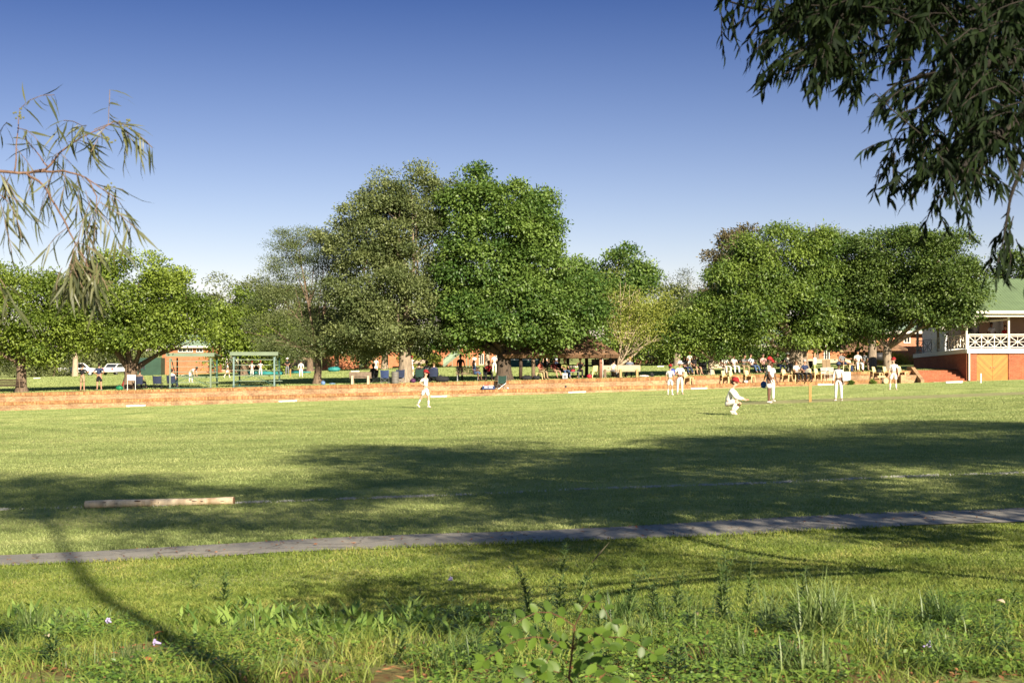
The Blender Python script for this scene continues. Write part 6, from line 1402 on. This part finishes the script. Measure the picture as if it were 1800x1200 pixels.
def blades(name, x, d, h, w_, lean, m, seed, tintb=0.0, fn=zf, tv=.9):
    rr = np.random.default_rng(seed); n = len(x); z = fn(x, d)
    a = rr.uniform(0, 2 * PI, n) if tv > .5 else rr.normal(0, .5, n); b = rr.uniform(0, 2 * PI, n)
    S = np.stack([np.cos(a), np.sin(a), np.zeros(n)], 1) * w_[:, None]; Ld = np.stack([np.cos(b), np.sin(b), np.zeros(n)], 1) * (lean * h)[:, None]
    P = np.stack([x, d, z - .005], 1); U = np.array([0, 0, 1.0])[None] * h[:, None]
    V = np.stack([P - S * .5, P + S * .5, P + U * .55 + Ld * .3 - S * .42, P + U * .55 + Ld * .3 + S * .42, P + U * .95 + Ld], 1).reshape(-1, 3)
    i = np.arange(n)[:, None] * 5
    Fq = np.concatenate([i + np.array([[0, 1, 3]]), i + np.array([[0, 3, 2]]), i + np.array([[2, 3, 4]])])
    t = np.clip(.45 + (rr.random(n) - .5) * tv + tintb, 0, 1)
    o = npmesh(name, V, Fq, m, None, np.concatenate([t] * 3)); return o
def pn(x, d, f, sd=0.0): return np.array([noise.noise(Vector((a * f + sd, b * f, sd * .7))) for a, b in zip(x, d)])
rr = np.random.default_rng(77)
def frame_pts(n, d0, d1, power=1.0, wid=.385, side=.4):
    d = d0 + (d1 - d0) * rr.random(n) ** power; x = (rr.random(n) * 2 - 1) * (wid * d + side); return x, d
# rough bank between the camera and the path
x, d = frame_pts(310000, 5.6, 17.9, .85, .385, 2.0)
ok = (d < path_mid(x) - PATH_W / 2 + .04 + rr.normal(size=len(x)) * .04); x, d = x[ok], d[ok]
g1 = pn(x, d, .9); g2 = pn(x, d, 3.2, 5)
bare = ((d < 9.8) & (g2 < .02 - .09 * (d - 7) + .12 * ((x < -.6) & (d < 8.2)))) | ((d < 10.8) & (rr.random(len(x)) < .45)); x, d, g1 = x[~bare], d[~bare], g1[~bare]
wild = np.clip((11.2 - d) / 2.5, 0, 1)
h = (.026 + .02 * rr.random(len(x)) + .02 * np.clip(g1, -.5, 1)) * (1 + wild * rr.random(len(x)) ** 2 * 3.2)
edge = np.clip(1 - np.abs(path_mid(x) - PATH_W / 2 - d) / .25, 0, 1); h *= 1 + .8 * edge
tag(blades('bank_grass', x, d, h, .004 + .0025 * rr.random(len(x)) + .0003 * d, .25 + rr.random(len(x)) * 1.1, GM, 1), 'rough green grass on the bank in front of the path', 'grass', kind='stuff')
# mown field beyond the path
x, d = frame_pts(380000, 17, 52, 1.25, .385, 1.6)
ok = d > path_mid(x) + PATH_W / 2 - .05 + rr.normal(size=len(x)) * .03; x, d = x[ok], d[ok]
h = .026 + .018 * rr.random(len(x)); edge = np.clip(1 - np.abs(path_mid(x) + PATH_W / 2 - d) / .22, 0, 1); h *= 1 + 1.5 * edge * rr.random(len(x))
tag(blades('lawn_grass', x, d, h, .006 + .00036 * d * rr.random(len(x)), .2 + .9 * rr.random(len(x)), GM2, 2, 0.0, zf, .52), 'short mown grass of the cricket field beyond the path', 'grass', kind='stuff')
for nm, n, d0, d1, hh, wf, fn, lab in (('lawn_grass', 420000, 51, 91.9, .02, .00036, zf, 'short mown grass on the sunlit far half of the cricket field'), ('upper_grass', 190000, 93.6, 190, .045, .0007, zu, 'short mown grass of the upper field behind the wall')):
    x, d = frame_pts(n, d0, d1, 1.1, .37)
    ok = (x < 28) | (d < 90); x, d = x[ok], d[ok]
    if fn is zf:
        tx = b_pitch.x - a_pitch.x; ty = b_pitch.y - a_pitch.y; q = ((x - a_pitch.x) * ty - (d - a_pitch.y) * tx) / math.hypot(tx, ty); al = ((x - a_pitch.x) * tx + (d - a_pitch.y) * ty) / (tx * tx + ty * ty)
        ok = ~((np.abs(q) < 1.45) & (al > 0) & (rr.random(len(x)) < .93)); x, d = x[ok], d[ok]
    tag(blades(nm, x, d, hh * (.7 + .6 * rr.random(len(x))), wf * d * (.6 + .8 * rr.random(len(x))), .3 + .9 * rr.random(len(x)), GM2, 7, 0.0, fn, .22), lab, 'grass', kind='stuff')
# chalk line sprayed on the grass tips
CH = mat('line chalk', (.5, .5, .46), .9, .2, 20)
ptsL = [on_field(px, py) for px, py in ((-60, 899), (0, 896), (300, 889), (600, 877.5), (900, 866), (1200, 854), (1500, 842), (1800, 831.5), (1860, 829))]
xl = np.array([p.x for p in ptsL]); dl_ = np.array([p.y for p in ptsL])
n = 26000; x = rr.uniform(xl[0], xl[-1], n); d = np.interp(x, xl, dl_) + rr.normal(size=n) * .04
keep = rr.random(n) < np.clip(.1 + .6 * pn(x, np.zeros(n), .55, 2) + .9 * pn(x, d, 4, 3) - .1 * (x < -3.5), .02, .8); x, d = x[keep], d[keep]
o = blades('boundary_line', x, d, .03 + .016 * rr.random(len(x)), .011 + .006 * rr.random(len(x)), .9 * np.ones(len(x)), CH, 3); struct(o)
# clover and small broad leaves
LM['clover'] = leafmat('clover', (.06, .12, .018), (.16, .24, .04), .25); LM['dock'] = leafmat('dock', (.1, .18, .035), (.22, .31, .07), .3); LM['weed'] = leafmat('weed stem leaves', (.04, .08, .02), (.1, .16, .04), .25)
LM['tuft'] = leafmat('tuft blades', (.08, .13, .035), (.2, .26, .09), .25); LM['robinia'] = leafmat('sapling leaflets', (.04, .08, .012), (.1, .165, .02), .35)
x, d = frame_pts(110000, 5.6, 11.2, 1.1, .385, 1.8); g = pn(x, d, 1.4, 8); k_ = g > -.08 + .2 * ((x < -.4) & (x > -2.6) & (d < 8.0)) + .5 * np.clip((d - 9.8) / 1.4, 0, 1); x, d = x[k_], d[k_]; n = len(x)
P = np.stack([x, d, zf(x, d) + .01 + (.04 + .12 * np.clip(pn(x, d, 2.3, 4) + .1, 0, 1)) * rr.random(n)], 1)
o = leaves_mesh('ground_cover', P, np.stack([rr.normal(size=n), rr.normal(size=n), .3 * rr.random(n)], 1), np.stack([rr.normal(size=n) * .4, rr.normal(size=n) * .4 - .2, np.ones(n)], 1), .018 + .03 * rr.random(n) ** 1.5, .011 + .015 * rr.random(n), LM['clover'], None, rr.random(n))
tag(o, 'low clover like ground cover among the grass at the bottom of the view', 'ground cover', kind='stuff')
x, d = frame_pts(2600, 6.4, 9.6, 1.5); xp = rr.uniform(-7.5, 8.5, 420); dp = path_mid(xp) + rr.uniform(-.55, .55, 420) * np.sign(rr.random(420) - .2)
x = np.concatenate([x, xp]); d = np.concatenate([d, dp]); n = len(x); P = np.stack([x, d, zf(x, d) + .014 + .02 * rr.random(n)], 1)
LITM = leafmat('dry litter', (.12, .045, .02), (.3, .15, .07), .05, .8, .1)
o = leaves_mesh('leaf_litter', P, np.stack([rr.normal(size=n), rr.normal(size=n), .15 * rr.normal(size=n)], 1), np.stack([rr.normal(size=n) * .3, rr.normal(size=n) * .3, np.ones(n)], 1), .03 + .05 * rr.random(n), .008 + .02 * rr.random(n), LITM, None, rr.random(n))
tag(o, 'brown dead leaves and twigs scattered over the bare soil', 'leaf litter', kind='stuff')
def gl(px, py): return on_field(px, py)
def frow(nm, rows, org, m, t, long=True): rows_mesh(nm, rows, org, m, t, rr, long)
def dock(px, py, nl, L, label, group):
    p = gl(px, py); t = thing('broadleaf_weed', label, 'weed', p, 0, group); rows = []
    for k in range(nl):
        a = rr.uniform(0, 2 * PI); up_ = rr.uniform(.9, 2.4); v = np.array([math.cos(a), math.sin(a), up_]); q = np.array([p.x, p.y, p.z]) + rr.normal(size=3) * np.array([.03, .03, 0])
        l = L * rr.uniform(.6, 1.15); rows.append((q, v, np.array([-math.cos(a) * up_ * .6, -math.sin(a) * up_ * .6, 1]) + rr.normal(size=3) * .35, l, l * rr.uniform(.17, .27)))
    frow('leaf', rows, p, LM['dock'], t); mb = MB(); mb.tube([(0, 0, -.02), (0, 0, .03)], .008, 6); mb.build('root_crown', BK['brown'], t)
for k in range(64):
    px = rr.uniform(330, 860); py = 1070 + 62 * rr.random() + (px - 600) * .03
    dock(px, py, int(rr.integers(6, 11)), rr.uniform(.11, .19), 'pale green broad leaved weed in the sunlit clump left of centre', 'broad leaved weeds left of centre')
for k in range(12):
    px = rr.uniform(10, 190); py = rr.uniform(1075, 1120)
    dock(px, py, int(rr.integers(6, 11)), rr.uniform(.12, .2), 'broad leaved weed in the lower left corner grass', 'broad leaved weeds in the lower left corner')
def stemweed(px, py, ht, label, group, lean=0.0, dens=1.0, kind='weed', br=3):
    p = gl(px, py); s = p.y / F; h = ht * s * 1.2; t = thing('stem_weed', label, 'weed', p, 0, group); rows = []; mb = MB()
    for b in range(br):
        hh = h * (1 if b == 0 else rr.uniform(.5, .9)); dx = lean * s * (1 if b == 0 else .6) + (0 if b == 0 else rr.normal() * .1 * h); dy = rr.normal() * .06 * h
        pts = [Vector((dx * q * q, dy * q, hh * q)) for q in np.linspace(0, 1, 8)]; mb.tube(pts, [.004 - .0028 * q for q in np.linspace(0, 1, 8)], 5)
        nl = int(hh / .012 * dens)
        for k in range(nl):
            q = rr.uniform(.08, 1); c = np.array([dx * q * q, dy * q, hh * q]) + np.array(p); a = rr.uniform(0, 2 * PI)
            rows.append((c, np.array([math.cos(a), math.sin(a), rr.uniform(.2, 1.1)]), np.array([-math.cos(a), -math.sin(a), 1.]), (.11 - .065 * q) * rr.uniform(.7, 1.3), .016 - .008 * q))
    frow('leaf', rows, p, LM[kind], t); mb.build('stem', mat('green stem', (.13, .18, .05), .6), t)
ws = 'thin stemmed weeds in the foreground'
for px, py, ht, ln, br, lab in ((930, 1085, 95, -40, 3, 'dark stemmed weed leaning left, left of the central weed group'), (985, 1090, 120, 12, 3, 'tallest upright weed in the central foreground group'), (1012, 1095, 90, 40, 2, 'weed leaning right in the central foreground group'), (960, 1100, 70, 5, 3, 'short bushy weed in the central foreground group'),
                                (1105, 1085, 85, 30, 4, 'feathery weed right of the long seed stalk'), (1150, 1080, 70, -20, 3, 'thin weed between the seed stalk and the big grass tuft'), (1190, 1075, 60, 10, 3, 'thin weed right of centre below the path'), (1270, 1100, 130, 10, 4, 'tall weed left of the big arching grass tuft'),
                                (1315, 1085, 90, 8, 2, 'weed just left of the big arching grass tuft'), (1410, 1060, 55, 6, 2, 'small upright weed behind the big arching grass tuft'), (1212, 1120, 70, -6, 3, 'leafy weed under the thin weeds right of centre'), (95, 1170, 95, 6, 2, 'star leaved weed standing in the lower left corner'),
                                (880, 1165, 90, 4, 2, 'pale upright weed left of the oval leaved sapling'), (1190, 1190, 70, 5, 2, 'pale weed right of the oval leaved sapling'), (1770, 1165, 60, -5, 2, 'small weed near the lower right corner'), (1640, 1100, 60, 0, 2, 'weed among the dark grass tufts at right'), (395, 1060, 55, 3, 2, 'yellowish weed spike behind the broad leaved clump'), (340, 1040, 40, 20, 1, 'pale weed spike left of the broad leaved clump'), (815, 1130, 70, -6, 3, 'rounded weed in the middle left of the sapling')):
    stemweed(px, py, ht, lab, ws, ln, 1.9, 'weed', br)
p = gl(1003, 1060); t = thing('seed_stalk', 'long dark grass seed stalk slanting right in front of the path', 'grass stalk', p); mb = MB(); s = p.y / F; mb.tube([(0, 0, 0), (25 * s, 0, 55 * s), (66 * s, 0, 105 * s)], [.0025, .002, .0015], 5); mb.build('stalk', mat('green stem', (.13, .18, .05), .6), t); mb = MB(); mb.tube([(38 * s, 0, 72 * s), (52 * s, 0, 89 * s), (68 * s, 0, 108 * s)], [.004, .008, .002], 6); mb.build('seed_head', mat('seed head', (.1, .09, .05), .8), t)
def tuft(px, py, n, L, spread, label, m='tuft', wd=.008):
    p = gl(px, py); t = thing('grass_tuft', label, 'grass tuft', p, 0, 'arching grass tufts'); rows = []
    for k in range(n):
        a = rr.uniform(0, 2 * PI); sp_ = abs(rr.normal()) * spread; v = np.array([math.cos(a) * sp_, math.sin(a) * sp_, 1.]); l = L * rr.uniform(.5, 1.2)
        rows.append((np.array(p) + rr.normal(size=3) * np.array([.07, .07, 0]), v, np.array([-math.cos(a), -math.sin(a), sp_ + .1]), l, wd * rr.uniform(.7, 1.4)))
    frow('blade', rows, p, LM[m], t); mb = MB(); mb.tube([(0, 0, -.02), (0, 0, .02)], .02, 6); mb.build('root_crown', BK['brown'], t)
tuft(1440, 1122, 260, .42, 1.1, 'large pale arching grass tuft right of centre'); tuft(1350, 1105, 90, .32, 1.1, 'grass tuft touching the left side of the large pale tuft'); tuft(1660, 1100, 130, .28, .9, 'dark spiky grass tuft at the right of the view', 'weed'); tuft(1085, 1100, 90, .26, .5, 'upright dark grass tuft behind the oval leaved sapling', 'weed')
tuft(1160, 1105, 70, .24, .6, 'small grass tuft right of the oval leaved sapling', 'weed'); tuft(1420, 1190, 70, .28, .6, 'pale grass tuft at the bottom edge right of centre'); tuft(1560, 1085, 60, .2, .8, 'low grass tuft between the large and the dark tuft'); tuft(60, 1110, 70, .24, .7, 'grass tuft in the lower left corner'); tuft(1290, 1165, 60, .22, .8, 'low shaded grass tuft below the tall weed')
for k in range(46):
    px = rr.uniform(20, 1790); py = rr.uniform(1075, 1190)
    if 860 < px < 1120 and py > 1130: continue
    tuft(px, py, int(rr.integers(22, 50)), rr.uniform(.12, .24), rr.uniform(.4, .9), 'wispy short grass tuft in the weedy strip along the bottom', 'tuft' if rr.random() < .6 else 'weed', .006)
for k in range(40):
    px = rr.uniform(640, 1790); py = rr.uniform(1070, 1185)
    stemweed(px, py, rr.uniform(28, 62), 'low narrow leaved weed in the weedy strip right of the broad leaved clump', 'low weeds in the foreground strip', rr.normal() * 8, 1.2, 'weed', int(rr.integers(2, 5)))
# oval leaved sapling close to the camera
p0 = Vector((.42, 4.9, float(zf(.42, 4.9)))); t = thing('sapling', 'sapling with rows of oval leaflets close to the camera at bottom centre', 'sapling', p0); mb = MB(); rows = []
def frond(a, b_, n, L, top=.05):
    a = Vector(a); b_ = Vector(b_); pts = []
    for k in range(n + 1): q = k / n; c = a.lerp(b_, q) + Vector((0, 0, top * math.sin(PI * q))); pts.append(c)
    mb.tube([c - p0 for c in pts], [.0022 - .0012 * k / n for k in range(n + 1)], 5)
    for k in range(1, n + 1):
        tg = (pts[k] - pts[k - 1]).normalized(); sd = tg.cross(Vector((rr.normal() * .2, -.75, .6))).normalized()
        for sg in (-1, 1):
            v = sd * sg * .9 + tg * .35 + Vector((0, rr.normal() * .2, rr.normal() * .15)); nm = Vector((rr.normal() * .3, -.65, .7)) ; rows.append((np.array(pts[k]), np.array(v), np.array(nm), L * rr.uniform(.8, 1.15), L * .58))
    rows.append((np.array(pts[-1]), np.array(tg), np.array((0, -.6, .7)), L, L * .58))
S0 = pt(1000, 1190, 4.9)
FR = []
stem_pts = [p0, S0, pt(1006, 1140, 4.9), pt(1010, 1100, 4.88)]
for a, b_, n, L, tp in ((stem_pts[3], pt(900, 1100, 4.75), 5, .046, .05), (stem_pts[3], pt(1075, 1092, 4.8), 5, .038, .08), (stem_pts[2], pt(1150, 1148, 4.75), 7, .046, .05), (stem_pts[2], pt(852, 1160, 4.8), 7, .046, .06), (stem_pts[1], pt(905, 1205, 4.6), 5, .052, .04), (stem_pts[1], pt(1075, 1190, 4.55), 6, .05, .05), (stem_pts[2], pt(1072, 1132, 4.6), 5, .048, .05), (stem_pts[2], pt(960, 1165, 4.7), 4, .04, .05)):
    rows = []; mb = MB(); frond(a, b_, n, L, tp); fo = mb.build('frond', mat('red brown stem', (.11, .05, .03), .6), t); FR.append((fo, rows))
def oval_mesh(nm, rows, org, m, t):
    P = np.array([r[0] for r in rows]) - np.array(org); A = unit(np.array([r[1] for r in rows])); Nn = np.array([r[2] for r in rows]); S = unit(np.cross(A, Nn)); Nn = np.cross(S, A); L = np.array([r[3] for r in rows])[:, None]; Wd = np.array([r[4] for r in rows])[:, None]
    prof = [(0.0, .04), (.12, .6), (.35, .97), (.6, 1.0), (.85, .7), (1.0, .15)]; k = len(prof); R_ = []
    for q, w_ in prof: c = P + A * L * q - Nn * L * .08 * q * q; R_ += [c - S * Wd * w_ * .5 + Nn * Wd * .08 * w_, c, c + S * Wd * w_ * .5 + Nn * Wd * .08 * w_]
    V = np.stack(R_, 1).reshape(-1, 3); i = np.arange(len(P))[:, None] * 3 * k; Fq = []
    for j in range(k - 1):
        for e in (0, 1): Fq.append(i + np.array([[3 * j + e, 3 * j + e + 1, 3 * j + e + 4, 3 * j + e + 3]]))
    return npmesh(nm, V, np.concatenate(Fq), m, t, np.tile(rr.random(len(P)), (k - 1) * 2), smooth=True)
for fo, rows in FR:
    for k in range(0, len(rows)): oval_mesh('leaflet', rows[k:k + 1], p0, LM['robinia'], fo)
mb = MB(); mb.tube([q - p0 for q in stem_pts], [.007, .005, .004, .003], 6); mb.build('stem', mat('red brown stem', (.11, .05, .03), .6), t)
# small leafy weeds at the bottom
for px, py, lab in ((1235, 1165, 'round leaved seedling at the bottom, right of the sapling'), (1385, 1172, 'bright leafy seedling at the bottom edge, below the large grass tuft'), (600, 1150, 'small pale seedling at the bottom left of centre'), (865, 1110, 'red stemmed seedling left of the sapling'), (1495, 1180, 'bright small leaved seedling at the bottom right')):
    p = gl(px, py); t = thing('seedling', lab, 'seedling', p, 0, 'leafy seedlings at the bottom'); rows = []; mb = MB()
    for k in range(6):
        a = rr.uniform(0, 6.28); e = Vector((math.cos(a) * .09, math.sin(a) * .06, rr.uniform(.05, .15))); mb.tube([(0, 0, 0), tuple(e * .6 + Vector((0, 0, .02))), tuple(e)], .002, 5)
        for j in range(4): b = rr.uniform(0, 6.28); rows.append((np.array(p + e), np.array((math.cos(b), math.sin(b), .3)), np.array((rr.normal() * .3, -.5, 1)), .034, .026))
    oval_mesh('leaf', rows, p, LM['clover'], t); mb.build('stem', mat('red brown stem', (.11, .05, .03), .6), t)
# fallen blossoms, single dry leaves
for px, py, lab in ((193, 1105, 'pale violet fallen flower in the lower left grass'), (278, 1145, 'violet fallen flower near the bottom left soil'), (790, 1028, 'lilac fallen flower on the grass left of the sapling'), (1628, 1153, 'pale violet flower on the dark soil at bottom right')):
    p = gl(px, py); t = thing('fallen_flower', lab, 'flower', p + Vector((0, 0, .05)), rr.uniform(0, 3), 'fallen violet flowers'); mb = MB(); mb.tube([(-.022, 0, .006), (.005, 0, .01), (.02, 0, .012)], [.005, .009, .014], 8); mb.build('tube', mat('violet petal', (.42, .36, .6), .7), t, smooth=True)
    mb = MB()
    for k in range(5): a = 2 * PI * k / 5; mb.ball((.024, math.cos(a) * .014, .012 + math.sin(a) * .014), (.004, .01, .01), 7, 5)
    mb.build('petal', mat('violet petal', (.42, .36, .6), .7), t, smooth=True)
for px, py, lab in ((280, 1128, 'orange brown curled leaf on the grass at the lower left'), (258, 1178, 'rust coloured leaf standing on edge near the bottom left'), (1758, 1072, 'pale dry leaf in the grass at the right edge'), (85, 1133, 'beige dry leaf in the lower left corner')):
    p = gl(px, py); t = thing('dry_leaf', lab, 'leaf', p + Vector((0, 0, .05)), rr.uniform(0, 3), 'single dry leaves'); n = 6; mb = MB()
    for k in range(n):
        q0, q1 = k / n, (k + 1) / n; w0, w1 = .022 * math.sin(PI * q0 * .95 + .1), .022 * math.sin(PI * q1 * .95 + .05); z0, z1 = .015 * math.sin(3 * q0), .015 * math.sin(3 * q1)
        mb.prism([(q0 * .08 - .04, -w0, z0 + .012), (q1 * .08 - .04, -w1, z1 + .012), (q1 * .08 - .04, w1, z1 + .008), (q0 * .08 - .04, w0, z0 + .008)], (0, 0, 0), (0, 0, .0012))
    mb.build('blade', mat('dry leaf ' + ('pale' if px in (1758, 85) else 'rust'), (.5, .4, .28) if px in (1758, 85) else (.34, .13, .04), .8), t); mb = MB(); mb.tube([(-.04, 0, .01), (-.065, .005, .018)], .0015, 5); mb.build('stalk', BK['brown'], t)
flush()
for o in list(bpy.context.scene.objects):
    if 'hand' in o.keys(): del o['hand']
